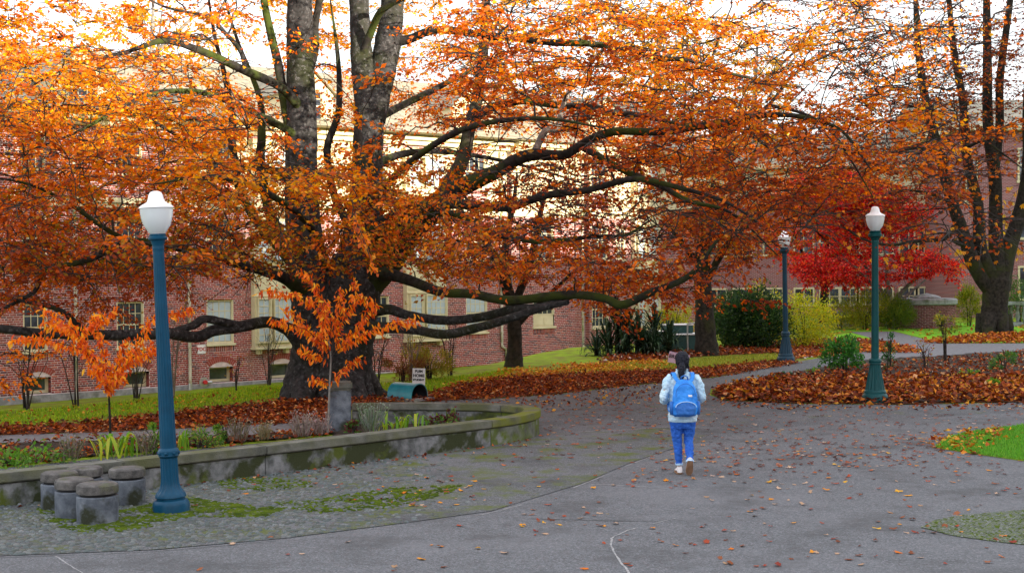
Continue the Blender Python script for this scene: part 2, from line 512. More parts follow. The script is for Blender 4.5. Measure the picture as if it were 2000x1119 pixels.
# ---- cobblestones set in the bed
M['stone'] = mat_leaf('unused', 0)  # placeholder replaced below
def stone_mat():
    m, nt, b = new_mat('cobble_stone')
    tc = N(nt, 'ShaderNodeTexCoord').outputs['Object']
    at = N(nt, 'ShaderNodeAttribute', attribute_name='Col')
    oi = N(nt, 'ShaderNodeObjectInfo')
    f, _ = noise(nt, tc, 60.0)
    c = mixc(nt, f, at.outputs['Color'], (0.06, 0.075, 0.055))
    nt.links.new(c, b.inputs['Base Color']); b.inputs['Roughness'].default_value = 0.6
    return m
M['stone'] = stone_mat()
def dome(seg=8):
    v = [(math.cos(2 * math.pi * k / seg), math.sin(2 * math.pi * k / seg), -0.2) for k in range(seg)]
    v += [(0.72 * math.cos(2 * math.pi * (k + .5) / seg), 0.72 * math.sin(2 * math.pi * (k + .5) / seg), 0.62) for k in range(seg)]
    v += [(0, 0, 0.85)]
    f = []
    for k in range(seg):
        k2 = (k + 1) % seg
        f += [(k, k2, seg + k), (k2, seg + k2, seg + k), (seg + k, seg + k2, 2 * seg)]
    return np.array(v), np.array(f)
DV, DF = dome(7)
def scatter_domes(poly, pitch, size, keep, zz, cols):
    xs = [p[0] for p in poly]; ys = [p[1] for p in poly]
    gx, gy = np.meshgrid(np.arange(min(xs), max(xs), pitch), np.arange(min(ys), max(ys), pitch * 0.8), indexing='ij')
    gx = gx + (np.arange(gx.shape[1]) % 2)[None, :] * pitch / 2
    x = (gx + rng.normal(0, pitch * 0.13, gx.shape)).ravel(); y = (gy + rng.normal(0, pitch * 0.13, gy.shape)).ravel()
    ok = inpoly(poly, x, y)
    x, y = x[ok], y[ok]
    ok = rng.random(len(x)) < keep(x, y)
    x, y = x[ok], y[ok]
    n = len(x)
    sx = size * rng.uniform(0.75, 1.15, n); sy = size * rng.uniform(0.55, 0.95, n); sz = size * rng.uniform(0.25, 0.5, n)
    a = rng.uniform(0, 6.28, n)
    c = np.array(cols)[rng.integers(0, len(cols), n)] * rng.uniform(0.75, 1.25, (n, 1))
    return x, y, sx, sy, sz, a, c
def dome_geo(x, y, sx, sy, sz, a, zz):
    v = DV[None] * np.stack([sx, sy, sz], -1)[:, None, :]
    ca, sa = np.cos(a)[:, None], np.sin(a)[:, None]
    vx = v[..., 0] * ca - v[..., 1] * sa + x[:, None]; vy = v[..., 0] * sa + v[..., 1] * ca + y[:, None]
    return np.stack([vx, vy, v[..., 2] + zz], -1)
STONE_COLS = [(0.065, 0.085, 0.108), (0.10, 0.118, 0.14), (0.036, 0.044, 0.052), (0.075, 0.07, 0.066), (0.155, 0.165, 0.182), (0.05, 0.07, 0.09)]
def cob_keep(x, y):
    px = 1000 + FPX * x / y
    return 0.66 * (1 - sstep(480, 960, px)) + 0.0
x, y, sx, sy, sz, a, c = scatter_domes(cob_poly, 0.073, 0.039, cob_keep, 0.014, STONE_COLS)
vis = (np.abs(x / y * FPX) < 1010) & (y > 12.6)
order = np.argsort(np.where(vis, y, 1e6))
near, rest = order[:295], order[295:]
geo = dome_geo(x, y, sx, sy, sz, a, 0.016)
base_meshes = []
for k in range(6):
    cc = np.tile(np.array(STONE_COLS[k]), (len(DV), 1))
    base_meshes.append(npmesh('cobblestone', DV, DF, M['stone'], cc, smooth=True))
for i in near:
    o = obj('cobblestone', base_meshes[int(rng.integers(0, 6))], cobble_bed, (x[i], y[i], 0.016))
    o.scale = (sx[i], sy[i], sz[i]); o.rotation_euler = (0, 0, a[i])
def join_domes(name, sel, geo, c, parent):
    n = len(sel)
    f = (DF[None] + (np.arange(n) * len(DV))[:, None, None]).reshape(-1, 3)
    o = obj(name, npmesh(name, geo[sel].reshape(-1, 3), f, M['stone'], np.repeat(c[sel], len(DV), 0), smooth=True), parent)
    o['kind'] = 'stuff'
    return o
join_domes('cobblestones', rest, geo, c, cobble_bed)
x, y, sx, sy, sz, a, c = scatter_domes(peb_poly, 0.04, 0.021, lambda x, y: 0.8, 0.017, [(0.10, 0.12, 0.10), (0.14, 0.155, 0.12), (0.085, 0.11, 0.03), (0.17, 0.18, 0.17), (0.10, 0.13, 0.02), (0.07, 0.085, 0.05)])
ok = y < 22
x, y, sx, sy, sz, a, c = [q[ok] for q in (x, y, sx, sy, sz, a, c)]
join_domes('pebbles', np.arange(len(x)), dome_geo(x, y, sx, sy, sz, a, 0.018), c, pebble_bed)

# ================================================================ BRICK HALL
M['brick'] = None
def mulv(nt, v, k):
    m = N(nt, 'ShaderNodeMath'); m.operation = 'MULTIPLY'; m.inputs[1].default_value = k; nt.links.new(v, m.inputs[0]); return m.outputs[0]
def brick_mat(name, use_attr=True):
    m, nt, b = new_mat(name)
    tc = N(nt, 'ShaderNodeTexCoord').outputs['Object']
    at = N(nt, 'ShaderNodeAttribute', attribute_name='Col')
    f, _ = noise(nt, tc, 25.0, detail=6)
    c = mixc(nt, mulv(nt, f, .45), at.outputs['Color'], (0.26, 0.075, 0.06))
    f2, _ = noise(nt, tc, 0.5, lo=0.5, hi=0.75, detail=6)
    c = mixc(nt, mulv(nt, f2, .7), c, (0.27, 0.10, 0.07))
    nt.links.new(c, b.inputs['Base Color']); b.inputs['Roughness'].default_value = 0.9
    b.inputs['Specular IOR Level'].default_value = 0.2
    return m
M['brick'] = brick_mat('brick')
M['mortar'] = mat_noise('mortar', (0.52, 0.42, 0.42), (0.72, 0.61, 0.60), 5.0, 0.95, 0.3, 60.0, spec=0.1)
M['cream'] = mat_noise('cream', (0.60, 0.54, 0.34), (0.70, 0.64, 0.43), 3.0, 0.6)
M['concrete'] = mat_noise('concrete', (0.20, 0.20, 0.21), (0.33, 0.33, 0.34), 6.0, 0.9, 0.5, 50.0, c3=(0.10, 0.11, 0.06), scale3=1.4, lo3=0.55, hi3=0.7)
M['pane_light'] = mat_noise('pane_light', (0.42, 0.52, 0.60), (0.55, 0.63, 0.70), 2.0, 0.12, spec=0.8)  # pale blue base paints in reflected sky, along with white curtains
M['pane_dark'] = mat_noise('pane_dark', (0.02, 0.025, 0.035), (0.10, 0.13, 0.17), 1.2, 0.06, spec=0.9)
M['slate'] = mat_noise('slate', (0.20, 0.18, 0.14), (0.34, 0.30, 0.21), 4.0, 0.7, 0.4, 20.0)  # warm tint paints low sunlight into grey slate
M['pipe'] = mat_noise('pipe', (0.50, 0.46, 0.36), (0.62, 0.58, 0.47), 3.0, 0.6, c3=(0.22, 0.23, 0.10), scale3=1.2)
M['steel'] = mat_noise('steel', (0.45, 0.46, 0.48), (0.62, 0.63, 0.65), 5.0, 0.4, metallic=0.8)
M['red_paint'] = mat_noise('red_paint', (0.45, 0.02, 0.03), (0.55, 0.04, 0.04), 5.0, 0.4)
M['white_paint'] = mat_noise('white_paint', (0.72, 0.72, 0.74), (0.82, 0.82, 0.83), 6.0, 0.5)
M['black'] = mat_noise('black', (0.012, 0.012, 0.014), (0.025, 0.025, 0.03), 6.0, 0.6)

def WP(u, s, z):
    return (W0[0] + WT[0] * u + WN[0] * s, W0[1] + WT[1] * u + WN[1] * s, z)
def W(px, py, s=0.0):
    """(u, z) on the hall's wall plane"""
    r = ray(px, py)
    p0 = np.array((W0[0] + WN[0] * s, W0[1] + WN[1] * s))
    d = ((p0 - CAMP[:2]) @ WN) / (r[:2] @ WN)
    p = CAMP + r * d
    return float((p[:2] - W0) @ WT), float(p[2])
def wbox(mb, u0, u1, s0, s1, z0, z1, col=None):
    vs = [WP(u, s, z) for z in (z0, z1) for u, s in ((u0, s1), (u1, s1), (u1, s0), (u0, s0))]
    return mb.add(vs, [(3, 2, 1, 0), (4, 5, 6, 7), (0, 1, 5, 4), (1, 2, 6, 5), (2, 3, 7, 6), (3, 0, 4, 7)], col)

hall = empty('brick_hall', WP(3, 0, -1.3), 0, 'long red brick hall with cream framed windows behind the spreading beech', 'building')
hall.location = (0, 0, 0)
Z_BOT, Z_TOP = -1.05, 7.6
U_JOG1, U_JOG2 = W(992, 620)[0], W(1133, 620)[0]
SECT = [(-18.0, U_JOG1, 0.0), (U_JOG1, U_JOG2, 0.30), (U_JOG2, 22.5, 0.62)]
def s_of(u):
    for a, b, s in SECT:
        if a <= u < b: return s
    return SECT[-1][2]
WINDOWS = []     # (u0,u1,z0,z1,kind)
def addw(px0, px1, kind, zr):
    u0 = W(px0, 620)[0]; u1 = W(px1, 620)[0]
    s = s_of((u0 + u1) / 2)
    u0 = W(px0, 620, s)[0]; u1 = W(px1, 620, s)[0]
    WINDOWS.append((u0, u1, zr[0], zr[1], kind, s))
GF, F2, F3, BS = (0.30, 1.78), (3.12, 4.55), (5.95, 7.2), (-1.03, -0.52)
for a, b in ((45, 92), (228, 281), (404, 456), (725, 760), (911, 952), (1157, 1189)):
    addw(a, b, 'sash', GF); addw(a, b, 'sash', F2); addw(a, b, 'sash', F3)
addw(-60, -18, 'sash', GF); addw(-60, -18, 'sash', F2)
addw(1042, 1083, 'short', (0.42, 1.5)); addw(1042, 1083, 'sash', F2)
addw(1205, 1222, 'sash', F2)
for a, b in ((46, 98), (240, 290), (408, 454), (527, 572)):
    addw(a, b, 'arch', BS)
BAYS = []
for a, b in ((499, 575), (797, 874), (1243, 1290)):
    u0 = W(a, 620)[0]; u1 = W(b, 620)[0]; s = s_of((u0 + u1) / 2)
    BAYS.append((W(a, 620, s + .3)[0], W(b, 620, s + .3)[0], s))

# -- bricks, laid in courses, cut at the openings
BL, BH, J = 0.212, 0.0705, 0.0155
B_c, B_v = [], []
singles = []
def brick_col():
    t = rng.random()
    if t < 0.16: c = np.array((0.095, 0.042, 0.058))
    elif t < 0.40: c = np.array((0.25, 0.058, 0.058))
    elif t < 0.85: c = np.array((0.38, 0.080, 0.070))
    else: c = np.array((0.46, 0.13, 0.085))
    return c * rng.uniform(0.85, 1.15)
cubef = np.array([(0, 1, 5, 4), (1, 2, 6, 5), (2, 3, 7, 6), (3, 0, 4, 7), (4, 5, 6, 7)])
def lay(u0, u1, z0, z1, s):
    B_v.append((u0, u1, z0, z1, s + rng.uniform(-0.002, 0.002)))
    B_c.append(brick_col())
def openings(z, s):
    """blocked intervals for a course at height z"""
    out = []
    for (a, b, z0, z1, k, ss) in WINDOWS:
        if ss != s: continue
        if k == 'arch':
            if z0 - 0.2 < z < z1 + 0.02: out.append((a, b))
            elif z1 <= z < z1 + 0.36:
                h = (z - z1) / 0.36
                w = (b - a) / 2 * math.sqrt(max(0, 1 - h * h)) + 0.10 * (1 - h)
                out.append(((a + b) / 2 - w, (a + b) / 2 + w))
        elif z0 - 0.30 < z < z1: out.append((a - 0.03 if z < z0 else a, b + 0.03 if z < z0 else b))
    for (a, b, ss) in BAYS:
        if ss == s and 0.05 < z < 7.2: out.append((a + 0.1, b - 0.1))
    return out
row = 0
z = Z_BOT
while z < Z_TOP - BH:
    for (a, b, s) in SECT:
        header = row % 6 == 3
        L = BL / 2 if header else BL
        u = a - (L / 2 if row % 2 else 0)
        blocked = openings(z + BH / 2, s)
        while u < b:
            x0, x1 = max(u, a), min(u + L, b)
            u += L
            parts = [(x0, x1)]
            for (p, q) in blocked:
                nxt = []
                for (m0, m1) in parts:
                    if q <= m0 or p >= m1: nxt.append((m0, m1))
                    else:
                        if p - m0 > 0.03: nxt.append((m0, p))
                        if m1 - q > 0.03: nxt.append((q, m1))
                parts = nxt
            for (m0, m1) in parts:
                if m1 - m0 > 0.03: lay(m0 + J / 2, m1 - J / 2, z + J / 2, z + BH - J / 2, s)
    z += BH; row += 1
# soldier bricks under the sills
for (a, b, z0, z1, k, s) in WINDOWS:
    if k in ('sash', 'short'):
        n = int((b - a + 0.06) / 0.0705)
        for i in range(n):
            w = (b - a + 0.06) / n
            lay(a - 0.03 + i * w + J / 2, a - 0.03 + (i + 1) * w - J / 2, z0 - 0.285, z0 - 0.095, s)
B_v = np.array(B_v); B_c = np.array(B_c)
def brick_geo(bv):
    u0, u1, z0, z1, s = bv.T
    def pt(u, ss, z): return np.stack([W0[0] + WT[0] * u + WN[0] * ss, W0[1] + WT[1] * u + WN[1] * ss, z], -1)
    bk, ft = s - 0.014, s
    e = 0.003
    return np.stack([pt(u0, bk, z0), pt(u1, bk, z0), pt(u1, bk, z1), pt(u0, bk, z1), pt(u0 + e, ft, z0 + e), pt(u1 - e, ft, z0 + e), pt(u1 - e, ft, z1 - e), pt(u0 + e, ft, z1 - e)], 1)
uc = (B_v[:, 0] + B_v[:, 1]) / 2; zc = (B_v[:, 2] + B_v[:, 3]) / 2
full = (B_v[:, 1] - B_v[:, 0]) > 0.18
cand = np.where(full & (uc > W(95, 650)[0]) & (zc > -0.75) & (zc < 0.25) & (uc < W(500, 650)[0]))[0]
cand = cand[np.argsort(uc[cand])][:290]
mask = np.ones(len(B_v), bool); mask[cand] = False
bg = brick_geo(B_v[mask]); nb = len(bg)
o = obj('brickwork', npmesh('brickwork', bg.reshape(-1, 3), (cubef[None] + (np.arange(nb) * 8)[:, None, None]).reshape(-1, 4), M['brick'], np.repeat(B_c[mask], 8, 0)), hall)
o['kind'] = 'stuff'
unit = brick_geo(np.array([[0, BL - J, 0, BH - J, 0.0]]))[0] - np.array((W0[0], W0[1], 0))
brick_mesh = [npmesh('brick', unit, cubef, M['brick'], np.tile(brick_col(), (8, 1))) for _ in range(14)]
for i in cand:
    u0, u1, z0, z1, s = B_v[i]
    obj('brick', brick_mesh[int(rng.integers(0, 14))], hall, WP(u0, s, z0))
# mortar bed behind the bricks: wall body with openings cut out
def wall_body():
    mb = MB()
    for (a, b, s) in SECT:
        us = sorted(set([a, b] + [w[i] for w in WINDOWS if w[5] == s for i in (0, 1)] + [q for w in BAYS if w[2] == s for q in (w[0] + .1, w[1] - .1)]))
        us = [u for u in us if a <= u <= b]
        zs = sorted(set([-2.2, Z_TOP] + [w[i] for w in WINDOWS for i in (2, 3)] + [0.05, 7.2]))
        for u0, u1 in zip(us[:-1], us[1:]):
            for z0, z1 in zip(zs[:-1], zs[1:]):
                um, zm = (u0 + u1) / 2, (z0 + z1) / 2
                if any(w[5] == s and w[0] < um < w[1] and w[2] < zm < w[3] for w in WINDOWS): continue
                if any(w[2] == s and w[0] + .1 < um < w[1] - .1 and .05 < zm < 7.2 for w in BAYS): continue
                mb.add([WP(u0, s - .008, z0), WP(u1, s - .008, z0), WP(u1, s - .008, z1), WP(u0, s - .008, z1)], [(0, 1, 2, 3)])
        # the return at a step in the wall
        mb.add([WP(a, s - 0.34, -2.2), WP(a, s - .008, -2.2), WP(a, s - .008, Z_TOP), WP(a, s - 0.34, Z_TOP)], [(0, 1, 2, 3)])
    mb.build('mortar_bed', M['mortar'], hall)
    # brick on the step returns
    rb = MB()
    for (a, b, s) in SECT[1:]:
        zz = Z_BOT
        k = 0
        while zz < 6.5:
            rb.add([WP(a - .004, s - .30, zz + J / 2), WP(a - .004, s - .012, zz + J / 2), WP(a - .004, s - .012, zz + BH - J / 2), WP(a - .004, s - .30, zz + BH - J / 2)], [(0, 1, 2, 3)], tuple(brick_col()))
            zz += BH; k += 1
    rb.build('return_bricks', M['brick'], hall, usecol=True)['kind'] = 'stuff'
    # body behind, end walls
    mb = MB(); wbox(mb, -18.0, 22.5, -9.0, -0.45, -2.2, Z_TOP); mb.build('inner_wall', M['black'], hall)
    mb = MB(); wbox(mb, 22.42, 22.55, -9.0, 0.60, -2.2, Z_TOP); mb.build('end_wall', M['mortar'], hall)
wall_body()
mb = MB()
for (a, b, s) in SECT:
    uu = a
    while uu < b - 0.01:
        u1 = min(uu + 2.4, b)
        holes = []
        wbox(mb, uu, u1 - .004, s - .3, s + 0.045, -2.4, Z_BOT - 0.02)
        uu = u1
mb.build('plinth', M['concrete'], hall)

pane_unit = {}
def pane(parent, u0, u1, s, z0, z1, mat):
    key = (round(u1 - u0, 3), round(z1 - z0, 3), mat)
    if key not in pane_unit:
        w, h = u1 - u0, z1 - z0
        mb = MB(); d = 0.006
        vs = []
        for zz in (0, h):
            for (uu, ss) in ((0, d), (w, d), (w, -d), (0, -d)):
                vs.append((WT[0] * uu + WN[0] * ss, WT[1] * uu + WN[1] * ss, zz))
        mb.add(vs, [(3, 2, 1, 0), (4, 5, 6, 7), (0, 1, 5, 4), (1, 2, 6, 5), (2, 3, 7, 6), (3, 0, 4, 7)])
        o = mb.build('pane', M[mat], parent)
        pane_unit[key] = o.data
        o.location = WP(u0, s, z0)
        return o
    return obj('pane', pane_unit[key], parent, WP(u0, s, z0))

def window(u0, u1, z0, z1, s, cols, rows, glass, rec=0.10, sill=True, parent=hall, fw=0.055):
    """frame with reveal; children: sash bars, panes, sill"""
    f = MB()
    for (a, b, c, d) in ((u0 + .002, u0 + fw, z0, z1), (u1 - fw, u1 - .002, z0, z1), (u0 + fw, u1 - fw, z1 - fw, z1 - .002), (u0 + fw, u1 - fw, z0, z0 + fw)):
        wbox(f, a, b, s - rec - .10, s - rec + .045, c, d)
    # reveals
    for uu, du in ((u0, .03), (u1, -.03)):
        wbox(f, min(uu, uu + du), max(uu, uu + du), s - rec + .046, s - 0.005, z0, z1 - .004)
    wo = f.build('window', M['cream'], parent)
    a, b, c, d = u0 + fw, u1 - fw, z0 + fw, z1 - fw
    bar = MB(); t = 0.011
    mid = (c + d) / 2
    wbox(bar, a, b, s - rec - .03, s - rec + .028, mid - 0.026, mid + 0.026)
    bt = []
    for i in range(1, cols):
        x = a + (b - a) * i / cols
        wbox(bar, x - t, x + t, s - rec - .02, s - rec + .014, c, mid - .027); wbox(bar, x - t, x + t, s - rec - .02, s - rec + .014, mid + .027, d)
    for half in ((c, mid - .026), (mid + .026, d)):
        for j in range(1, rows):
            zz = half[0] + (half[1] - half[0]) * j / rows
            wbox(bar, a, b, s - rec - .021, s - rec + .0125, zz - t, zz + t)
    bar.build('sash', M['cream'], wo)
    for half in ((c, mid - .026), (mid + .026, d)):
        for i in range(cols):
            for j in range(rows):
                x0 = a + (b - a) * i / cols + t; x1 = a + (b - a) * (i + 1) / cols - t
                y0 = half[0] + (half[1] - half[0]) * j / rows + t; y1 = half[0] + (half[1] - half[0]) * (j + 1) / rows - t
                pane(wo, x0, x1, s - rec - .008, y0, y1, glass)
    if sill:
        sb = MB(); wbox(sb, u0 - .05, u1 + .05, s - rec, s + 0.075, z0 - 0.09, z0 - .003)
        sb.build('sill', M['cream'], wo, bevel=0.008)
    return wo
for k, (a, b, z0, z1, kind, s) in enumerate(WINDOWS):
    if kind == 'sash':
        big = z0 < 2
        window(a, b, z0, z1, s, 4 if b - a > 0.8 else 3, 2 if z0 < 5 else 1, 'pane_light' if (k % 5 in (1, 2) or abs(a - W(404, 620)[0]) < .1) and z0 < 2 else 'pane_dark')
    elif kind == 'short':
        wo = window(a, b, z0 + .45, z1, s, 4, 1, 'pane_dark', sill=False)
        mb = MB()
        wbox(mb, a, b, s - .16, s - .06, z0, z0 + .448)
        for i in range(2):
            w = (b - a) / 2
            wbox(mb, a + i * w + .04, a + (i + 1) * w - .04, s - .06, s - .035, z0 + .06, z0 + .36)
        mb.build('panel', M['cream'], wo, bevel=0.006)
        mb = MB(); wbox(mb, a - .05, b + .05, s - .1, s + .075, z0 - .09, z0 - .003); mb.build('sill', M['cream'], wo, bevel=.008)
    else:
        # basement light under a segmental arch
        f = MB(); rec = 0.28
        zt = z1 + 0.20
        for q in ((a + .002, a + .10, z0, zt), (b - .10, b - .002, z0, zt), (a + .1, b - .1, z1 - .06, zt), (a + .1, b - .1, z0, z0 + .09)):
            wbox(f, q[0], q[1], s - rec - .08, s - rec + .03, q[2], q[3])
        wo = f.build('window', M['cream'], hall)
        pane(wo, a + .1, b - .1, s - rec - .02, z0 + .09, z1 - .06, 'pane_dark')
        rv = MB()
        for uu in (a - .06, b + .001):
            for kz in range(8):
                zz = z0 - .12 + kz * BH
                wbox(rv, uu, uu + .058, s - rec, s - .016, zz + J / 2, zz + BH - J / 2, tuple(brick_col()))
        rv.build('reveal', M['brick'], wo, usecol=True)
        cx, hw, rise = (a + b) / 2, (b - a) / 2, 0.16
        Rr = (hw * hw + rise * rise) / (2 * rise); zc0 = z1 + rise + 0.02 - Rr
        am = math.asin(min(1, hw / Rr)); nA = max(9, int(2 * am * (Rr + .1) / 0.078))
        for i in range(nA):
            t0 = -am + 2 * am * (i + .08) / nA; t1 = -am + 2 * am * (i + .92) / nA
            q = []
            for ss in (s - .20, s + .004):
                for (rr, t) in ((Rr, t0), (Rr, t1), (Rr + .205, t1), (Rr + .205, t0)):
                    q.append(WP(cx + rr * math.sin(t), ss, zc0 + rr * math.cos(t)))
            ab = MB(); ab.add(q, [(3, 2, 1, 0), (4, 5, 6, 7), (0, 1, 5, 4), (1, 2, 6, 5), (2, 3, 7, 6), (3, 0, 4, 7)], tuple(np.array((0.33, 0.075, 0.06)) * rng.uniform(.8, 1.15)))
            ab.build('arch_brick', M['brick'], wo, usecol=True)
        fl = MB()
        q = [WP(cx + Rr * math.sin(-am + 2 * am * i / 12), s - .21, zc0 + (Rr + .21) * math.cos(-am + 2 * am * i / 12)) for i in range(13)]
        q += [WP(b, s - .21, zc0 + Rr * math.cos(am)), WP(a, s - .21, zc0 + Rr * math.cos(am))]
        fl.add(q, [tuple(range(15))]); fl.build('arch_backing', M['mortar'], wo)

for bi, (a, b, s) in enumerate(BAYS):
    p = 0.30
    mb = MB()
    wbox(mb, a, b, s - .3, s + p - .05, 0.12, 7.15)
    bay = mb.build('bay', M['cream'], hall)
    mb = MB(); wbox(mb, a - .05, b + .05, s - .01, s + p + .06, 0.03, 0.115); wbox(mb, a + .15, a + .3, s, s + p - .1, -.14, .029); wbox(mb, b - .3, b - .15, s, s + p - .1, -.14, .029)
    mb.build('sill', M['cream'], bay, bevel=.008)
    mb = MB(); wbox(mb, a - .06, b + .06, s - .01, s + p + .05, 7.151, 7.32); mb.build('cornice', M['cream'], bay, bevel=.01)
    # panels between the storeys
    for (z0, z1) in ((1.95, 2.95), (4.7, 5.75)):
        for i in range(3):
            w = (b - a) / 3
            mb = MB()
            wbox(mb, a + i * w + .05, a + (i + 1) * w - .05, s + p - .049, s + p - .025, z0 + .06, z1 - .06)
            wbox(mb, a + i * w + .11, a + (i + 1) * w - .11, s + p - .024, s + p - .010, z0 + .12, z1 - .12)
            mb.build('panel', M['cream'], bay, bevel=.006)
        mb = MB(); wbox(mb, a - .02, b + .02, s, s + p + .0, z0 - .09, z0 - .02); mb.build('trim', M['cream'], bay, bevel=.006)
    w = b - a
    for (z0, z1) in ((0.25, 1.82), (3.05, 4.55), (5.85, 7.0)):
        window(a + .06, a + .06 + w * .34, z0, z1, s + p + .115, 2, 3 if z1 - z0 > 1.3 else 2, 'pane_light', rec=.10, sill=False, parent=bay)
        window(a + .14 + w * .36, b - .06, z0, z1, s + p + .115, 4, 3 if z1 - z0 > 1.3 else 2, 'pane_light', rec=.10, sill=False, parent=bay)

def gutter_pipe(px, s, ztop, zbot, kick=False, silver=False):
    u = W(px, 640, s)[0]
    pts = [WP(u, s + .09, ztop), WP(u, s + .09, -0.2)]
    if kick: pts += [WP(u, s + .09, -.30), WP(u + .20, s + .09, -.45), WP(u + .22, s + .09, -.9), WP(u + .1, s + .09, zbot), WP(u - .1, s + .12, zbot - .08)]
    else: pts += [WP(u, s + .09, zbot)]
    mb = MB(); mb.tube(catmull(pts, 4) if not kick else pts, 0.052, 10)
    o = mb.build('downpipe', M['pipe'], hall, smooth=True)
    mb = MB()
    for zz in (5.0, 3.3, 1.2, 0.2):
        mb.tube([WP(u, s + .09, zz), WP(u, s + .09, zz + .06)], 0.066, 10)
    mb.build('bracket', M['pipe'], o)
    if silver:
        mb = MB(); mb.tube([WP(u, s + .09, zbot + .5), WP(u, s + .09, zbot - .05)], 0.07, 10); mb.tube([WP(u, s + .09, zbot + .1), WP(u + .12, s + .12, zbot + .16)], .05, 8)
        mb.build('cleanout', M['steel'], o)
gutter_pipe(146, 0, 7.4, -1.55, silver=True)
gutter_pipe(368, 0, 7.4, -1.50, silver=True)
gutter_pipe(978, 0, 7.4, -1.1, kick=True)
gutter_pipe(1136, .62, 7.4, -1.25)
# cornices, eaves, roof
for (a, b, s) in SECT:
    mb = MB(); wbox(mb, a - .02, b - .005, s - .01, s + .13, 4.98, 5.16); wbox(mb, a - .02, b - .005, s - .01, s + .07, 4.84, 4.978)
    mb.build('string_course', M['cream'], hall, bevel=.01)
    ua = max(a, W(385, 620)[0])
    if ua < b:
        holes = sorted([(w[0], w[1]) for w in WINDOWS if w[5] == s and w[2] > 5] + [(w[0], w[1]) for w in BAYS if w[2] == s])
        edges = [ua] + [q for h in holes if h[1] > ua for q in (max(h[0], ua), h[1])] + [b - .01]
        for e0, e1 in zip(edges[0::2], edges[1::2]):
            uu = e0
            while uu < e1 - .05:
                u2 = min(uu + .6, e1)
                pb_ = MB(); wbox(pb_, uu + .006, u2 - .006, s + .002, s + .03, 5.17, 7.44); pb_.build('cladding_board', M['cream'], hall)
                uu = u2
    mb = MB(); wbox(mb, a - .02, b - .005, s - .2, s + .55, 7.62, 7.80); wbox(mb, a - .02, b - .005, s - .2, s + .3, 7.45, 7.618)
    mb.build('eave', M['cream'], hall, bevel=.012)
mb = MB()
vs = [WP(-18.3, 1.25, 7.81), WP(22.9, 1.25, 7.81), WP(22.9, -4.5, 10.6), WP(-18.3, -4.5, 10.6), WP(-18.3, -9.6, 7.81), WP(22.9, -9.6, 7.81)]
mb.add(vs, [(0, 1, 2, 3), (3, 2, 5, 4), (0, 3, 4), (1, 5, 2), (0, 4, 5, 1)])
roof = mb.build('roof', M['slate'], hall)
# courses of slates on the front slope
sl = MB()
nrow = 18
for i in range(nrow):
    t0, t1 = i / nrow, (i + 1) / nrow
    for k in range(60):
        uu = -18.3 + 41.2 * (k + (i % 2) * .5) / 60; u1 = min(uu + 41.2 / 60 - .02, 22.9)
        A = lambda t, up: (1.25 - 5.75 * t, 7.81 + 2.79 * t + up)
        (s0, z0), (s1, z1) = A(t0, .035), A(t1, .012)
        sl.add([WP(uu, s0, z0), WP(u1, s0, z0), WP(u1, s1, z1), WP(uu, s1, z1), WP(uu, s0, z0 - .02), WP(u1, s0, z0 - .02)], [(0, 1, 2, 3), (4, 5, 1, 0)])
sl.build('slates', M['slate'], roof)['kind'] = 'stuff'
for u in (-12.5, -6.0, 2.2, 9.5, 16.5):
    mb = MB()
    vs = [WP(u - 1.0, .62, 7.82), WP(u + 1.0, .62, 7.82), WP(u + 1.0, .62, 9.0), WP(u, .62, 9.9), WP(u - 1.0, .62, 9.0),
          WP(u - 1.0, -3, 7.82), WP(u + 1.0, -3, 7.82), WP(u + 1.0, -3, 9.0), WP(u, -3, 9.9), WP(u - 1.0, -3, 9.0)]
    mb.add(vs, [(0, 1, 2, 3, 4), (1, 6, 7, 2), (5, 0, 4, 9)])
    dm = mb.build('dormer', M['cream'], hall)
    mb = MB(); e = .12
    mb.add([WP(u - 1.15, .75, 8.92), WP(u, .75, 9.96), WP(u, -3.2, 9.96), WP(u - 1.15, -3.2, 8.92)], [(0, 1, 2, 3)])
    mb.add([WP(u + 1.15, .75, 8.92), WP(u, .75, 9.96), WP(u, -3.2, 9.96), WP(u + 1.15, -3.2, 8.92)], [(0, 1, 2, 3)])
    mb.build('dormer_roof', M['slate'], dm)
    window(u - .5, u + .5, 8.0, 9.1, .745, 3, 2, 'pane_dark', rec=.1, sill=False, parent=hall)

# ---- fire department connection and its sign
def text_mesh(txt, size, mat, name='lettering', bold=0.0):
    cu = bpy.data.curves.new(name, 'FONT'); cu.body = txt; cu.size = size; cu.align_x = 'CENTER'; cu.align_y = 'CENTER'
    cu.extrude = 0.002; cu.offset = bold
    t = bpy.data.objects.new(name, cu); COL.objects.link(t)
    bpy.context.view_layer.update()
    me = bpy.data.meshes.new_from_object(t.evaluated_get(bpy.context.evaluated_depsgraph_get()))
    bpy.data.objects.remove(t); me.name = name
    me.materials.clear(); me.materials.append(mat)
    return me
WALL_ROT = Matrix(((WT[0], 0, WN[0]), (WT[1], 0, WN[1]), (0, 1, 0))).to_4x4()
u, z = W(393, 682)
sg = MB(); wbox(sg, u - .15, u + .15, .012, .022, z - .15, z + .15)
fdc = sg.build('wall_sign', M['white_paint']); tag(fdc, 'small square white sign with red letters FDC on the brick wall', 'sign')
t = obj('lettering', text_mesh('FDC', 0.17, M['red_paint'], bold=.004), fdc)
t.matrix_world = Matrix.Translation(WP(u, .026, z)) @ WALL_ROT
u, z = W(397, 746)
fc = empty('fire_connection', (0, 0, 0), 0, 'round steel fire hose connection with red cap low on the brick wall', 'hose connection')
mb = MB(); mb.tube([WP(u, .01, z), WP(u, .06, z)], .17, 20); mb.build('plate', M['steel'], fc, bevel=.01)
mb = MB(); mb.tube([WP(u + .02, .06, z), WP(u + .02, .16, z)], .075, 16); mb.build('cap', M['red_paint'], fc, bevel=.01)
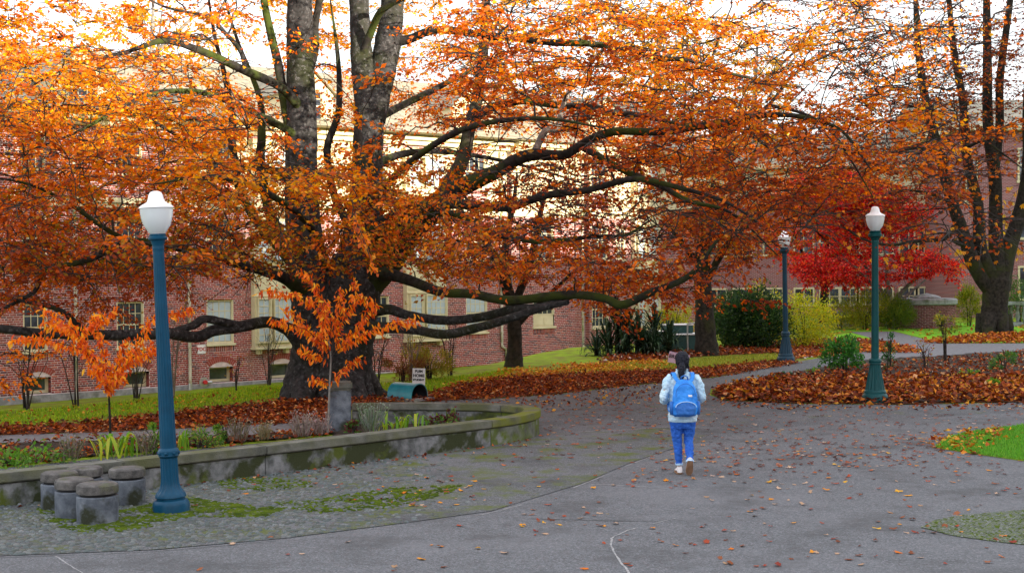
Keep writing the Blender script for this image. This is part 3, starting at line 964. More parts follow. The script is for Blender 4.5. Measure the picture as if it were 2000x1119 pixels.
mb = MB(); mb.tube([WP(u + .1, .09, z), WP(u + .26, .12, z)], .045, 10); mb.build('outlet', M['steel'], fc)
# ================================================================ FAR BUILDINGS ON THE RIGHT
def brick_tex(name, c1, c2, mortar, axis='x', scale=1.0):
    m, nt, b = new_mat(name)
    tc = N(nt, 'ShaderNodeTexCoord').outputs['Object']
    sp = N(nt, 'ShaderNodeSeparateXYZ'); nt.links.new(tc, sp.inputs[0])
    cb = N(nt, 'ShaderNodeCombineXYZ')
    nt.links.new(sp.outputs['X' if axis == 'x' else 'Y'], cb.inputs['X']); nt.links.new(sp.outputs['Z'], cb.inputs['Y'])
    br = N(nt, 'ShaderNodeTexBrick')
    br.inputs['Scale'].default_value = 1.0
    br.inputs['Brick Width'].default_value = 0.215 * scale; br.inputs['Row Height'].default_value = 0.072 * scale
    br.inputs['Mortar Size'].default_value = 0.009 * scale; br.inputs['Bias'].default_value = -0.1
    br.inputs['Color1'].default_value = (*c1, 1); br.inputs['Color2'].default_value = (*c2, 1); br.inputs['Mortar'].default_value = (*mortar, 1)
    nt.links.new(cb.outputs[0], br.inputs['Vector'])
    f, _ = noise(nt, tc, 0.6, detail=6)
    c = mixc(nt, f, br.outputs['Color'], (0.22, 0.09, 0.08))
    c = mixc(nt, 0.65, c, br.outputs['Color'])
    nt.links.new(c, b.inputs['Base Color']); b.inputs['Roughness'].default_value = 0.92
    return m
M['brick_far'] = brick_tex('brick_far', (0.30, 0.085, 0.085), (0.20, 0.07, 0.075), (0.42, 0.34, 0.35))

def far_block(name, label, x0, x1, y0, y1, z1, wins, cream_from=None):
    b = empty(name, (0, 0, 0), 0, label, 'building')
    mb = MB(); mb.box(x0, x1, y0, y1, -.3, cream_from or z1); mb.build('wall', M['brick_far'], b)
    if cream_from:
        mb = MB(); mb.box(x0 - .05, x1 + .05, y0 - .05, y1, cream_from + .002, z1); mb.build('upper_wall', M['cream'], b)
    mb = MB(); mb.box(x0 - .4, x1 + .4, y0 - .4, y1 + .4, z1 + .002, z1 + .3); c = mb.build('cornice', M['cream'], b, bevel=.03)
    mb = MB()
    ym = (y0 + y1) / 2
    mb.add([(x0 - .3, y0 - .3, z1 + .302), (x1 + .3, y0 - .3, z1 + .302), (x1 + .3, ym, z1 + 2.6), (x0 - .3, ym, z1 + 2.6), (x0 - .3, y1 + .3, z1 + .302), (x1 + .3, y1 + .3, z1 + .302)],
           [(0, 1, 2, 3), (3, 2, 5, 4), (0, 3, 4), (1, 5, 2), (0, 4, 5, 1)])
    mb.build('roof', M['slate'], b)
    for (cx, cz, w, h) in wins:
        f = MB()
        for q in ((cx - w / 2 - .09, cx - w / 2, cz - h / 2, cz + h / 2), (cx + w / 2, cx + w / 2 + .09, cz - h / 2, cz + h / 2), (cx - w / 2 - .09, cx + w / 2 + .09, cz + h / 2, cz + h / 2 + .1), (cx - w / 2 - .14, cx + w / 2 + .14, cz - h / 2 - .13, cz - h / 2 - .002),
                  (cx - .02, cx + .02, cz - h / 2, cz + h / 2), (cx - w / 2, cx - .021, cz - .02, cz + .02), (cx + .021, cx + w / 2, cz - .02, cz + .02)):
            f.box(q[0], q[1], y0 - .07, y0 - .004, q[2], q[3])
        wo = f.build('window', M['cream'], b)
        for sx in (-1, 1):
            for sz in (-1, 1):
                g = MB(); xa, xb = sorted((cx + sx * .022, cx + sx * w / 2)); za, zb = sorted((cz + sz * .022, cz + sz * h / 2))
                g.box(xa, xb, y0 - .03, y0 - .008, za, zb); g.build('pane', M['pane_dark'], wo)
    return b
b1w = []
for px in (1400, 1450, 1510, 1570, 1620, 1660, 1690, 1725, 1775, 1805, 1838):
    for pz in (1.05, 4.1): b1w.append(((px - 1000) / FPX * 78, pz, 1.0, 1.25 if pz > 2 else 0.85))
far_block('brick_house', 'distant red brick building with cream upper storey behind the red maple', 8.6, 25.2, 78, 90, 8.3, b1w, 6.2)
b2w = [((px - 1000) / FPX * 72, pz, 1.0, 1.6) for px in (2010, 2070) for pz in (1.8, 5.0, 8.0)] + [((1898 - 1000) / FPX * 72, pz, .5, 2.2) for pz in (7.2,)]
far_block('brick_house', 'tall purplish red brick building behind the thick chestnut trunk', 23.6, 48, 72, 88, 9.8, b2w)

M['grey_stone'] = mat_noise('grey_stone', (0.22, 0.24, 0.25), (0.36, 0.38, 0.39), 5.0, 0.9, 0.4, 40.0, c3=(0.12, 0.14, 0.10), scale3=1.5)
# low stone-capped garden wall
lw = empty('garden_wall', (0, 0, 0), 0, 'low brick garden wall with grey coping behind the lawn shrubs', 'wall')
xa, xb, yw = P(1640, 620, 62)[0], P(1790, 620, 62)[0], 62.0
mb = MB(); mb.box(xa, xb, yw, yw + .3, -.2, .58); mb.build('wall_face', M['brick_far'], lw)
mb = MB(); mb.box(xa - .05, xb + .05, yw - .05, yw + .35, .582, .70); mb.build('coping', M['grey_stone'], lw, bevel=.02)
for px in (1648, 1690, 1738):
    x = P(px, 620, 62)[0]
    mb = MB(); mb.box(x - .24, x + .24, yw - .09, yw - .002, -.2, .578); mb.build('pier', M['grey_stone'], lw, bevel=.02)
# urn on the wall
# round brick planter
dR = 60.0
pc = P(1814, 612, dR); cx, cy, rr = pc[0], dR + .6, 1.30
rp = empty('round_planter', (0, 0, 0), 0, 'round purple brick planter with grey stone coping beyond the lawn', 'planter')
mb = MB(); mb.lathe([(rr - .012, -.2), (rr - .012, 1.02)], 40, cx=cx, cy=cy); mb.build('core', M['mortar'], rp, smooth_angle=.6)
for (prof) in ([(rr + .06, 1.03), (rr + .10, 1.06), (rr + .10, 1.24), (rr + .02, 1.30), (0.3, 1.31)],):
    mb = MB(); mb.lathe(prof, 40, cx=cx, cy=cy); mb.build('coping', M['grey_stone'], rp, smooth_angle=.5)
mb = MB(); mb.lathe([(.62, 1.30), (.6, 1.36), (.4, 1.44), (.12, 1.50), (.02, 1.53)], 24, cx=cx + .1, cy=cy); mb.build('cap_stone', M['grey_stone'], rp, smooth_angle=.5)
nper = 36
arc = 2 * math.pi / nper
vs = []
for ro in (rr - .02, rr + .004):
    for (t, zz) in ((-.46, 0), (.46, 0), (.46, .058), (-.46, .058)):
        vs.append((ro * math.sin(t * arc), -ro * math.cos(t * arc), zz))
bms = [npmesh('brick', np.array(vs), np.array([(3, 2, 1, 0), (4, 5, 6, 7), (0, 1, 5, 4), (1, 2, 6, 5), (2, 3, 7, 6), (3, 0, 4, 7)]), M['brick'], np.tile(np.array((0.18, .075, .10)) * k, (8, 1))) for k in (.7, .9, 1.1, 1.3)]
for i in range(14):
    for k in range(-9, 10):
        o = obj('brick', bms[int(rng.integers(0, 4))], rp, (cx, cy, .02 + i * .0715)); o.rotation_euler = (0, 0, (k + .5 * (i % 2)) * arc)
# balustrade at the right edge
bl = empty('balustrade', (0, 0, 0), 0, 'grey stone balustrade behind the chestnut trunk at the right edge', 'balustrade')
xa, xb, yb = P(1958, 610, 61)[0], P(2120, 610, 61)[0], 61.0
mb = MB(); mb.box(xa, xb, yb, yb + .35, .95, 1.10); mb.build('rail', M['grey_stone'], bl, bevel=.02)
mb = MB(); mb.box(xa, xb, yb, yb + .35, -.2, .18); mb.build('base', M['grey_stone'], bl, bevel=.02)
x = xa + .15
while x < xb:
    mb = MB(); mb.lathe([(.08, .181), (.06, .25), (.10, .42), (.06, .75), (.08, .949)], 10, cx=x, cy=yb + .17); mb.build('baluster', M['grey_stone'], bl, smooth=True)
    x += .30

# ================================================================ UNSEEN BLOCK BEHIND THE VIEWPOINT (added so its roof line shades the plaza)
sa = np.array((math.sin(SUN_ROT), math.cos(SUN_ROT))); sb_ = np.array((-sa[1], sa[0]))
D_OCC, H_OCC = 34.0, 12.3
oc = empty('shade_block', (0, 0, 0), 0, 'unseen brick block added behind the viewpoint to shade the plaza', 'building')
def OP(a, b, z): return (sa[0] * a + sb_[0] * b, sa[1] * a + sb_[1] * b, z)
def obox(mb, a0, a1, b0, b1, z0, z1):
    mb.add([OP(a, b, z) for z in (z0, z1) for a, b in ((a0, b0), (a1, b0), (a1, b1), (a0, b1))], [(3, 2, 1, 0), (4, 5, 6, 7), (0, 1, 5, 4), (1, 2, 6, 5), (2, 3, 7, 6), (3, 0, 4, 7)])
mb = MB(); obox(mb, D_OCC, D_OCC + 14, -62, 43.99, -.3, H_OCC - .6); mb.build('wall', M['brick_far'], oc)
mb = MB(); obox(mb, D_OCC - 1, D_OCC + 16, 44, 110, -.3, 34); mb.build('shade_wing', M['brick_far'], oc)  # taller wing added to keep sun off the chestnut and far right
mb = MB(); obox(mb, D_OCC - .5, D_OCC + 14.5, -62.5, 43.9, H_OCC - .598, H_OCC); mb.build('cornice', M['cream'], oc, bevel=.05)
for fl in range(2):
    for k in range(18):
        b0 = -58 + k * 5.4
        mb = MB(); obox(mb, D_OCC - .06, D_OCC - .004, b0, b0 + 1.6, 2 + fl * 4, 4.2 + fl * 4); mb.build('window', M['pane_dark'], oc)

# ================================================================ PLANTER WALL
M['old_concrete'] = mat_noise('old_concrete', (0.08, 0.085, 0.085), (0.23, 0.235, 0.245), 7.0, 0.92, 0.6, 45.0, c3=(0.035, 0.042, 0.016), scale3=2.4, lo3=0.46, hi3=0.56,
                              extra=lambda nt, tc, c: mixc(nt, noise(nt, tc, 2.6, lo=0.54, hi=0.64, detail=9)[0], c, (0.075, 0.095, 0.014)))
M['cap_concrete'] = mat_noise('cap_concrete', (0.085, 0.088, 0.075), (0.17, 0.17, 0.15), 5.0, 0.93, 0.6, 50.0, c3=(0.10, 0.105, 0.05), scale3=1.6, lo3=0.42, hi3=0.62)
M['stool_body'] = mat_noise('stool_body', (0.07, 0.082, 0.105), (0.17, 0.19, 0.225), 7.0, 0.9, 0.6, 45.0, c3=(0.03, 0.034, 0.02), scale3=3.0, lo3=0.50, hi3=0.62)
M['stool_seat'] = mat_noise('stool_seat', (0.06, 0.057, 0.055), (0.15, 0.14, 0.135), 9.0, 0.9, 0.6, 60.0, c3=(0.08, 0.085, 0.045), scale3=2.5)
ZC = 0.40
M['mossy_concrete'] = mat_noise('mossy_concrete', (0.07, 0.075, 0.06), (0.17, 0.18, 0.15), 5.0, 0.95, 0.8, 45.0, c3=(0.09, 0.125, 0.010), scale3=2.6, lo3=0.42, hi3=0.58, extra=lambda nt, tc, c: mixc(nt, noise(nt, tc, 4.0, lo=.55, hi=.7, detail=8)[0], c, (0.20, 0.21, 0.20)))
M['mossy_cap'] = mat_noise('mossy_cap', (0.085, 0.09, 0.06), (0.15, 0.15, 0.11), 5.0, 0.95, 0.8, 50.0, c3=(0.14, 0.155, 0.015), scale3=2.0, lo3=0.42, hi3=0.60)
front = [(-420, 978), (-200, 948), (0, 925), (200, 905), (400, 884), (550, 868), (700, 851), (830, 836), (930, 825), (1000, 816), (1040, 808), (1056, 801), (1050, 795), (1015, 790), (960, 787), (850, 785), (760, 785), (688, 786)]
pl = catmull([Z(x, y, ZC) for x, y in front], 5)[:, :2]
tn = np.gradient(pl, axis=0); tn /= np.linalg.norm(tn, axis=1)[:, None]
inn = np.stack([-tn[:, 1], tn[:, 0]], -1)       # inside lies to the left of the walk
def ribbon(i0, i1, o_off, i_off, z0, z1, gap=0.006):
    a = pl[i0:i1 + 1] + inn[i0:i1 + 1] * o_off; b = pl[i0:i1 + 1] + inn[i0:i1 + 1] * i_off
    a[0] += tn[i0] * gap; b[0] += tn[i0] * gap; a[-1] -= tn[i1] * gap; b[-1] -= tn[i1] * gap
    mb = MB(); n = len(a)
    vs = [(*p, z) for p, z in [(q, z0) for q in a] + [(q, z1) for q in a] + [(q, z0) for q in b] + [(q, z1) for q in b]]
    fs = []
    for k in range(n - 1):
        fs += [(k, k + 1, n + k + 1, n + k), (n + k, n + k + 1, 3 * n + k + 1, 3 * n + k), (3 * n + k, 3 * n + k + 1, 2 * n + k + 1, 2 * n + k), (2 * n + k, 2 * n + k + 1, k + 1, k)]
    fs += [(0, n, 3 * n, 2 * n), (n - 1, 3 * n - 1, 4 * n - 1, 2 * n - 1)]
    return mb.add(vs, fs)
pw = empty('planter_wall', (0, 0, 0), 0, 'long mossy concrete planter wall with rounded end beside the plaza', 'planter wall')
def near_idx(px, py):
    p = Z(px, py, ZC)[:2]
    return int(np.argmin(((pl - p) ** 2).sum(1)))
cuts = [0, near_idx(0, 925) - 3, near_idx(240, 900), near_idx(518, 871), near_idx(960, 821), near_idx(1000, 789), len(pl) - 1]
for i0, i1 in zip(cuts[:-1], cuts[1:]):
    mossy = i0 >= cuts[3]
    s_ = ribbon(i0, i1, 0.035, 0.255, -0.1, ZC - 0.13).build('wall_segment', M['mossy_concrete' if i0 == cuts[4] else 'old_concrete'], pw, smooth_angle=.5)
    ribbon(i0, i1, 0.06, 0.23, ZC - 0.131, ZC - 0.115, .008).build('shadow_groove', M['cap_concrete'], s_)
    ribbon(i0, i1, 0.0, 0.29, ZC - 0.113, ZC, .003).build('cap', M['mossy_cap' if i0 == cuts[4] else 'cap_concrete'], s_, bevel=.012)
# pier at the end of the back wall
pb = Z(665, 842, 0.0); px_, py_ = pb[0], pb[1]
pier = empty('concrete_pier', (px_, py_, 0), R(6), 'square pale concrete pier at the inner end of the planter wall', 'pier')
mb = MB(); mb.box(-.185, .185, -.185, .185, -.1, .70); mb.build('shaft', M['stool_body'], pier, bevel=.012)
mb = MB(); mb.box(-.17, .17, -.17, .17, .702, .72); mb.build('groove', M['cap_concrete'], pier)
mb = MB(); mb.box(-.205, .205, -.205, .205, .722, .84); mb.build('cap', M['cap_concrete'], pier, bevel=.025)
tip = [tuple(p) for p in (pl + inn * .2)[near_idx(560, 867):]]
tip_bed = flat_sheet('planter_soil', tip, 0.05, M['soil'])

# ================================================================ STOOLS
SEATS = [(191, 1021, 'concrete stool in front of the other four, nearest the path', .222), (146, 1010, 'concrete stool directly behind the front one, to its left', .212), (117, 994, 'leftmost of the five concrete stools beside the planter wall', .208),
         (166, 983, 'rearmost of the five concrete stools, against the planter wall', .208), (249, 985, 'concrete stool standing apart on the right, nearest the teal lamp post', .210)]
for (px, py, lab, r0) in SEATS:
    p = Z(px, py, 0.0)
    t = empty('concrete_stool', (p[0], p[1], 0.01), rng.uniform(0, 6), lab, 'stool', 'concrete stools by the planter wall')
    mb = MB(); mb.lathe([(r0 * .985, -.05), (r0 * .985, .05), (r0, .27), (r0, .285), (r0 - .012, .295)], 36); mb.build('base', M['stool_body'], t, smooth_angle=.5)
    mb = MB(); mb.lathe([(r0 - .035, .2951), (r0 - .035, .319)], 36); mb.build('groove', M['black'], t, smooth_angle=.5)
    mb = MB(); mb.lathe([(r0 - .006, .320), (r0 + .001, .327), (r0 + .001, .385), (r0 - .006, .410), (r0 - .03, .424), (.05, .430)], 36); mb.build('seat', M['stool_seat'], t, smooth_angle=.7)

# ================================================================ LAMP POSTS
def lamp_mat(name, c):
    return mat_noise(name, tuple(q * .8 for q in c), c, 5.0, 0.42, 0.1, 60.0, spec=0.22, c3=tuple(q * .55 for q in c), scale3=3.0, lo3=.55, hi3=.75)
M['lamp_blue'] = lamp_mat('lamp_blue', (0.002, 0.060, 0.125))
M['lamp_teal'] = lamp_mat('lamp_teal', (0.002, 0.066, 0.074))
M['lamp_navy'] = lamp_mat('lamp_navy', (0.008, 0.042, 0.075))
m, nt, b = new_mat('lamp_glass')
b.inputs['Base Color'].default_value = (0.86, 0.92, 0.97, 1); b.inputs['Roughness'].default_value = 0.18
b.inputs['Transmission Weight'].default_value = 0.3; b.inputs['Subsurface Weight'].default_value = 0.0; b.inputs['IOR'].default_value = 1.3
wv = N(nt, 'ShaderNodeTexWave'); wv.inputs['Scale'].default_value = 22; wv.bands_direction = 'Z'
bp = N(nt, 'ShaderNodeBump'); bp.inputs['Strength'].default_value = .15
nt.links.new(N(nt, 'ShaderNodeTexCoord').outputs['Object'], wv.inputs['Vector']); nt.links.new(wv.outputs['Fac'], bp.inputs['Height']); nt.links.new(bp.outputs['Normal'], b.inputs['Normal'])
M['lamp_glass'] = m
M['lamp_cap'] = mat_noise('lamp_cap', (0.84, 0.85, 0.88), (0.92, 0.92, 0.94), 4.0, 0.25, spec=0.6)

def lamp(px, py, lab, mat, style, Hs=1.0, lean=0.0, sh=3.05):
    p = G(px, py)
    t = empty('street_lamp', (p[0], p[1], p[2]), 0, lab, 'street lamp', 'globe lamp posts along the paths')
    t.rotation_euler = (0, lean, 0); t.scale = (Hs, Hs, Hs)
    if style == 0:
        base = [(.205, -.05), (.205, .09), (.195, .125), (.178, .145), (.158, .150), (.158, .170), (.172, .178), (.168, .21), (.150, .235), (.120, .275), (.104, .33), (.098, .40), (.097, .62), (.104, .63)]
        fl = [0, 0, 0, 0, 0, 0, 0, .004, .012, .012, .010, .008, .008, 0]
        col = [(.104, .631), (.116, .645), (.112, .665), (.118, .69), (.110, .715), (.094, .73)]
        shaft = [(.090, .731), (.091, .80), (.084, 1.3), (.074, 2.0), (.062, 2.9), (.061, 2.96)]; sf = [0, .007, .007, .007, .006, 0]
        cap = [(.064, 2.961), (.068, 2.98), (.064, 3.0), (.066, 3.02), (.080, 3.07), (.104, 3.085), (.106, 3.105), (.092, 3.115), (.094, 3.14), (.088, 3.145)]
        gz = 3.146
    else:
        base = [(.255, -.05), (.255, .10), (.245, .15), (.225, .18), (.215, .19), (.218, .22), (.205, .25), (.195, .26), (.172, .38), (.145, .52), (.122, .64), (.108, .74), (.104, .77)]
        fl = [0, 0, 0, 0, 0, 0, 0, .012, .016, .016, .014, .010, 0]
        col = [(.104, .771), (.125, .78), (.118, .80), (.130, .83), (.118, .87), (.088, .89)]
        shaft = [(.076, .891), (.074, 1.2), (.070, 2.2), (.066, sh + .05)]; sf = [0, .004, .004, 0]
        cap = [(.072, sh + .051), (.078, sh + .08), (.072, sh + .11), (.10, sh + .17), (.134, sh + .19), (.136, sh + .235), (.11, sh + .25), (.12, sh + .29), (.10, sh + .30)]
        gz = sh + .301
    mb = MB(); mb.lathe(base, 64, fl); bo = mb.build('base', mat, t, smooth_angle=.6)
    mb = MB(); mb.lathe(col, 48); mb.build('collar', mat, bo, smooth_angle=.6)
    if style == 0:
        mb = MB()
        for k in range(8):
            a = 2 * math.pi * k / 8
            mb.lathe([(.018, .66), (.018, .69)], 8, cx=.113 * math.cos(a), cy=.113 * math.sin(a))
        mb.build('rosette', mat, bo, smooth=True)
    mb = MB(); mb.lathe(shaft, 64, sf); so = mb.build('shaft', mat, t, smooth_angle=.6)
    mb = MB(); mb.lathe(cap, 40); mb.build('capital', mat, so, smooth_angle=.6)
    g = [(.083, 0), (.11, .035), (.142, .085), (.166, .15), (.180, .22), (.184, .285)]
    mb = MB(); mb.lathe([(r, gz + z) for r, z in g], 40); go = mb.build('globe', M['lamp_glass'], t, smooth_angle=.8)
    mb = MB(); mb.lathe([(.05, gz + .03), (.085, gz + .10), (.10, gz + .18), (.09, gz + .27)], 24); mb.build('refractor', M['lamp_cap'], go, smooth=True)
    c = [(.178, .286), (.194, .290), (.193, .302), (.165, .325), (.125, .345), (.098, .365), (.088, .395), (.080, .435), (.062, .468), (.03, .482)]
    mb = MB(); mb.lathe([(r, gz + z) for r, z in c], 40); mb.build('lamp_cap', M['lamp_cap'], t, smooth_angle=.8)
    return t
lamp(335, 1000, 'blue lamp post with white globe beside the concrete stools', M['lamp_blue'], 0, 1.0, R(-2.2))
lamp(1709, 786, 'dark teal lamp post with bell base at the edge of the leafy bed', M['lamp_teal'], 1, 1.0, R(.35), sh=3.12)
lamp(1535, 708, 'farther navy lamp post standing in leaves by the yellow bush', M['lamp_navy'], 1, 1.0, R(-.4), sh=2.98)

# ================================================================ SMALL THINGS ON THE LAWN
M['teal'] = mat_noise('teal', (0.006, 0.15, 0.20), (0.012, 0.22, 0.27), 4.0, 0.35, spec=.5)
p = G(797, 783)
hood = empty('utility_hood', (p[0], p[1] + .25, p[2]), R(-38), 'teal rounded hood open at its right end on a concrete pad', 'utility hood')
n = 14
prof = [(.26 * math.cos(math.pi * k / n) * 1.0, .06 + .30 * math.sin(math.pi * k / n) ** .8) for k in range(n + 1)]
mb = MB(); vs = []
for xx in (-.38, .30):
    for (yy, zz) in prof: vs.append((xx, yy, zz))
for xx in (.30, -.36):
    for (yy, zz) in prof: vs.append((xx, yy * .93, .06 + (zz - .06) * .93))
m1 = n + 1
fs = []
for a, b_ in ((0, 1), (1, 2)):
    for k in range(n): fs.append((a * m1 + k, a * m1 + k + 1, b_ * m1 + k + 1, b_ * m1 + k))
mb.add(vs, fs); mb.add([vs[k] for k in range(m1)], [tuple(range(m1))])
mb.build('shell', M['teal'], hood, smooth_angle=.7)
mb = MB(); mb.add(vs[2 * m1:4 * m1], [(k, k + 1, m1 + k + 1, m1 + k) for k in range(n)] + [tuple(range(m1, 2 * m1))]); mb.add([(.29, -.235, .0575), (.29, .235, .0575), (-.36, .235, .0575), (-.36, -.235, .0575)], [(0, 1, 2, 3)]); mb.build('black_inside', M['black'], hood)  # inner faces of the hood coloured black instead of teal
mb = MB(); mb.box(-.46, .46, -.33, .33, -.2, .055); mb.build('pad', M['concrete'], hood, bevel=.015)

def sign(px, py, w, h, zc, yaw, tilt, lines, bg, ink, lab, post='black'):
    p = G(px, py)
    t = empty('yard_sign', tuple(p), yaw, lab, 'sign')
    t.rotation_euler = (0, tilt, yaw)
    mb = MB(); mb.box(-w / 2, w / 2, -.006, .006, zc - h / 2, zc + h / 2); pn = mb.build('panel', bg, t)
    mb = MB()
    mb.tube([(-w * .38, .012, -.15), (-w * .38, .012, zc + h * .45)], .006, 6); mb.tube([(w * .38, .012, -.15), (w * .38, .012, zc + h * .45)], .006, 6)
    mb.build('stake', M['black'], t)
    for (txt, sz, dz) in lines:
        o = obj('lettering', text_mesh(txt, sz, ink, bold=.0035), pn, (0, -.0095, zc + dz)); o.rotation_euler = (R(90), 0, 0)
M['pink_board'] = mat_noise('pink_board', (0.50, 0.36, 0.52), (0.60, 0.44, 0.62), 6.0, 0.6)
sign(817, 771, .28, .36, .40, R(-4), R(2), [('PUIM', .075, .115), ('HOME', .088, .02), ('STUDENT', .055, -.07)], M['white_paint'], M['black'], 'white yard sign with black lettering behind the teal hood')
sign(1322, 719, .58, .30, .27, R(6), R(12), [('BREATHE', .135, .02)], M['pink_board'], M['black'], 'small pink yard sign tilted behind the walking person')

M['cabinet'] = mat_noise('cabinet', (0.012, 0.05, 0.05), (0.02, 0.075, 0.075), 3.0, 0.45)
p = G(1345, 690)
cab = empty('utility_cabinet', (p[0], p[1] + .8, p[2]), R(14), 'dark green utility cabinets with pale lid edges beside the yucca', 'cabinet')
mb = MB(); mb.box(-.55, .75, -.35, .5, -.1, .56); mb.build('body', M['cabinet'], cab, bevel=.02)
mb = MB(); mb.box(-.58, .78, -.38, .53, .562, .60); mb.build('lid', M['white_paint'], cab, bevel=.01)
mb = MB(); mb.box(-.62, .28, .0, .62, .602, .86); mb.build('upper_box', M['cabinet'], cab, bevel=.02)
mb = MB(); mb.box(-.64, .30, -.02, .64, .862, .90); mb.build('upper_lid', M['white_paint'], cab, bevel=.01)
mb = MB(); mb.box(-1.15, -.65, .0, .6, -.1, .66); mb.build('side_box', M['cabinet'], cab, bevel=.02)
mb = MB(); mb.box(-1.17, -.645, -.02, .62, .662, .69); mb.build('side_lid', M['white_paint'], cab, bevel=.01)
p = G(1343, 691)
rl = empty('handrail', tuple(p), R(10), 'pale metal handrail post in front of the green cabinets', 'handrail')
mb = MB(); mb.tube([(0, 0, -.1), (0, 0, .96)], .026, 8); mb.build('post', M['steel'], rl)
mb = MB(); mb.tube([(0, 0, .94), (.25, .02, .985), (.9, .1, 1.02)], .022, 8); mb.build('rail', M['steel'], rl)
mb = MB(); mb.tube([(.9, .1, -.1), (.9, .1, 1.01)], .024, 8); mb.build('post', M['steel'], rl)

# ================================================================ PERSON
M['skin'] = mat_noise('skin', (0.50, 0.32, 0.24), (0.58, 0.38, 0.29), 8.0, 0.55)
M['hair'] = mat_noise('hair', (0.003, 0.0035, 0.009), (0.009, 0.010, 0.022), 30.0, 0.55, 0.6, 50.0, spec=.25)
M['jacket'] = mat_noise('jacket', (0.40, 0.60, 0.76), (0.52, 0.72, 0.86), 7.0, 0.85, 0.8, 22.0, c3=(0.62, 0.76, 0.84), scale3=4.0)
M['jeans'] = mat_noise('jeans', (0.014, 0.085, 0.44), (0.028, 0.13, 0.55), 30.0, 0.85, 0.5, 35.0, c3=(0.05, 0.20, 0.66), scale3=2.0, lo3=.45, hi3=.75)
M['shoe'] = mat_noise('shoe', (0.62, 0.58, 0.58), (0.78, 0.74, 0.74), 9.0, 0.6)
M['sole'] = mat_noise('sole', (0.22, 0.12, 0.07), (0.34, 0.20, 0.12), 9.0, 0.7)
M['pack'] = mat_noise('pack', (0.020, 0.19, 0.66), (0.035, 0.28, 0.82), 6.0, 0.6, 0.4, 18.0)
M['pack_dark'] = mat_noise('pack_dark', (0.02, 0.11, 0.42), (0.035, 0.17, 0.52), 6.0, 0.6)
M['zip'] = mat_noise('zip', (0.35, 0.55, 0.80), (0.5, 0.68, 0.88), 8.0, 0.5)

def loft(mb, rings, n=14):
    """rings: (centre xyz, rx, ry, tilt about x) stacked ellipses"""
    vs, fs = [], []
    for (c, rx, ry, tl) in rings:
        for k in range(n):
            a = 2 * math.pi * k / n
            x, y = rx * math.cos(a), ry * math.sin(a)
            vs.append((c[0] + x, c[1] + y * math.cos(tl), c[2] + y * math.sin(tl)))
    for i in range(len(rings) - 1):
        for k in range(n):
            k2 = (k + 1) % n; fs.append((i * n + k, i * n + k2, (i + 1) * n + k2, (i + 1) * n + k))
    fs.append(tuple(range(n - 1, -1, -1))); fs.append(tuple((len(rings) - 1) * n + k for k in range(n)))
    mb.add(vs, fs)
def limb(mb, pts, rad, n=12, sub=4):
    p = catmull(pts, sub); r = np.interp(np.linspace(0, 1, len(p)), np.linspace(0, 1, len(rad)), rad)
    mb.tube(p, r, n)
def fused(mb, name, mat, parent, voxel=.012, smooth=4, wrinkle=0.0, wscale=.08):
    o = mb.build(name + '_raw')
    md = o.modifiers.new('r', 'REMESH'); md.mode = 'VOXEL'; md.voxel_size = voxel; md.use_smooth_shade = True
    sm = o.modifiers.new('s', 'SMOOTH'); sm.iterations = smooth; sm.factor = .6
    if wrinkle:
        tx = bpy.data.textures.new(name, 'CLOUDS'); tx.noise_scale = wscale
        dp = o.modifiers.new('d', 'DISPLACE'); dp.texture = tx; dp.strength = wrinkle; dp.mid_level = .5
    bpy.context.view_layer.update()
    me = bpy.data.meshes.new_from_object(o.evaluated_get(bpy.context.evaluated_depsgraph_get()))
    bpy.data.objects.remove(o)
    me.name = name; me.materials.clear(); me.materials.append(mat)
    for q in me.polygons: q.use_smooth = True
    return obj(name, me, parent)

pp = Z(1334, 927, 0.0)
# body: head, neck, torso, arms with hands, legs, feet as one surface
bd = MB()
loft(bd, [((0, .0, 1.30), .055, .055, 0), ((0, .01, 1.38), .052, .055, 0), ((0, .02, 1.43), .058, .075, 0), ((0, .022, 1.48), .072, .092, 0), ((0, .02, 1.53), .074, .095, 0), ((0, .012, 1.57), .060, .078, 0), ((0, .01, 1.592), .028, .035, 0)])
loft(bd, [((0, 0, .74), .135, .095, 0), ((0, 0, .90), .115, .085, 0), ((0, 0, 1.10), .130, .09, 0), ((0, 0, 1.25), .155, .085, 0), ((0, 0, 1.32), .09, .06, 0)])
for s in (-1, 1):
    limb(bd, [(s * .15, 0, 1.26), (s * .225, -.03, 1.13), (s * .255, -.03, 1.01), (s * .20, .14, .97), (s * .12, .25, .99)], [.05, .043, .038, .032, .026])
    # hand curled on the strap / phone in front
    limb(bd, [(s * .125, .245, .99), (s * .09, .29, 1.0), (s * .065, .305, 1.015)], [.026, .036, .03])
    for k in range(4):
        limb(bd, [(s * .075, .305, 1.03 - .017 * k), (s * .045, .325 - .002 * k, 1.035 - .017 * k), (s * .02, .31, 1.032 - .016 * k), (s * .022, .292, 1.03 - .016 * k)], [.0095, .009, .0085, .007], n=8, sub=3)
    limb(bd, [(s * .095, .28, 1.02), (s * .07, .285, 1.05), (s * .045, .295, 1.062)], [.012, .011, .009], n=8, sub=3)
    bd.tube([(s * .072, .02, 1.47), (s * .086, .012, 1.485), (s * .084, .0, 1.51)], [.012, .016, .01], 8)
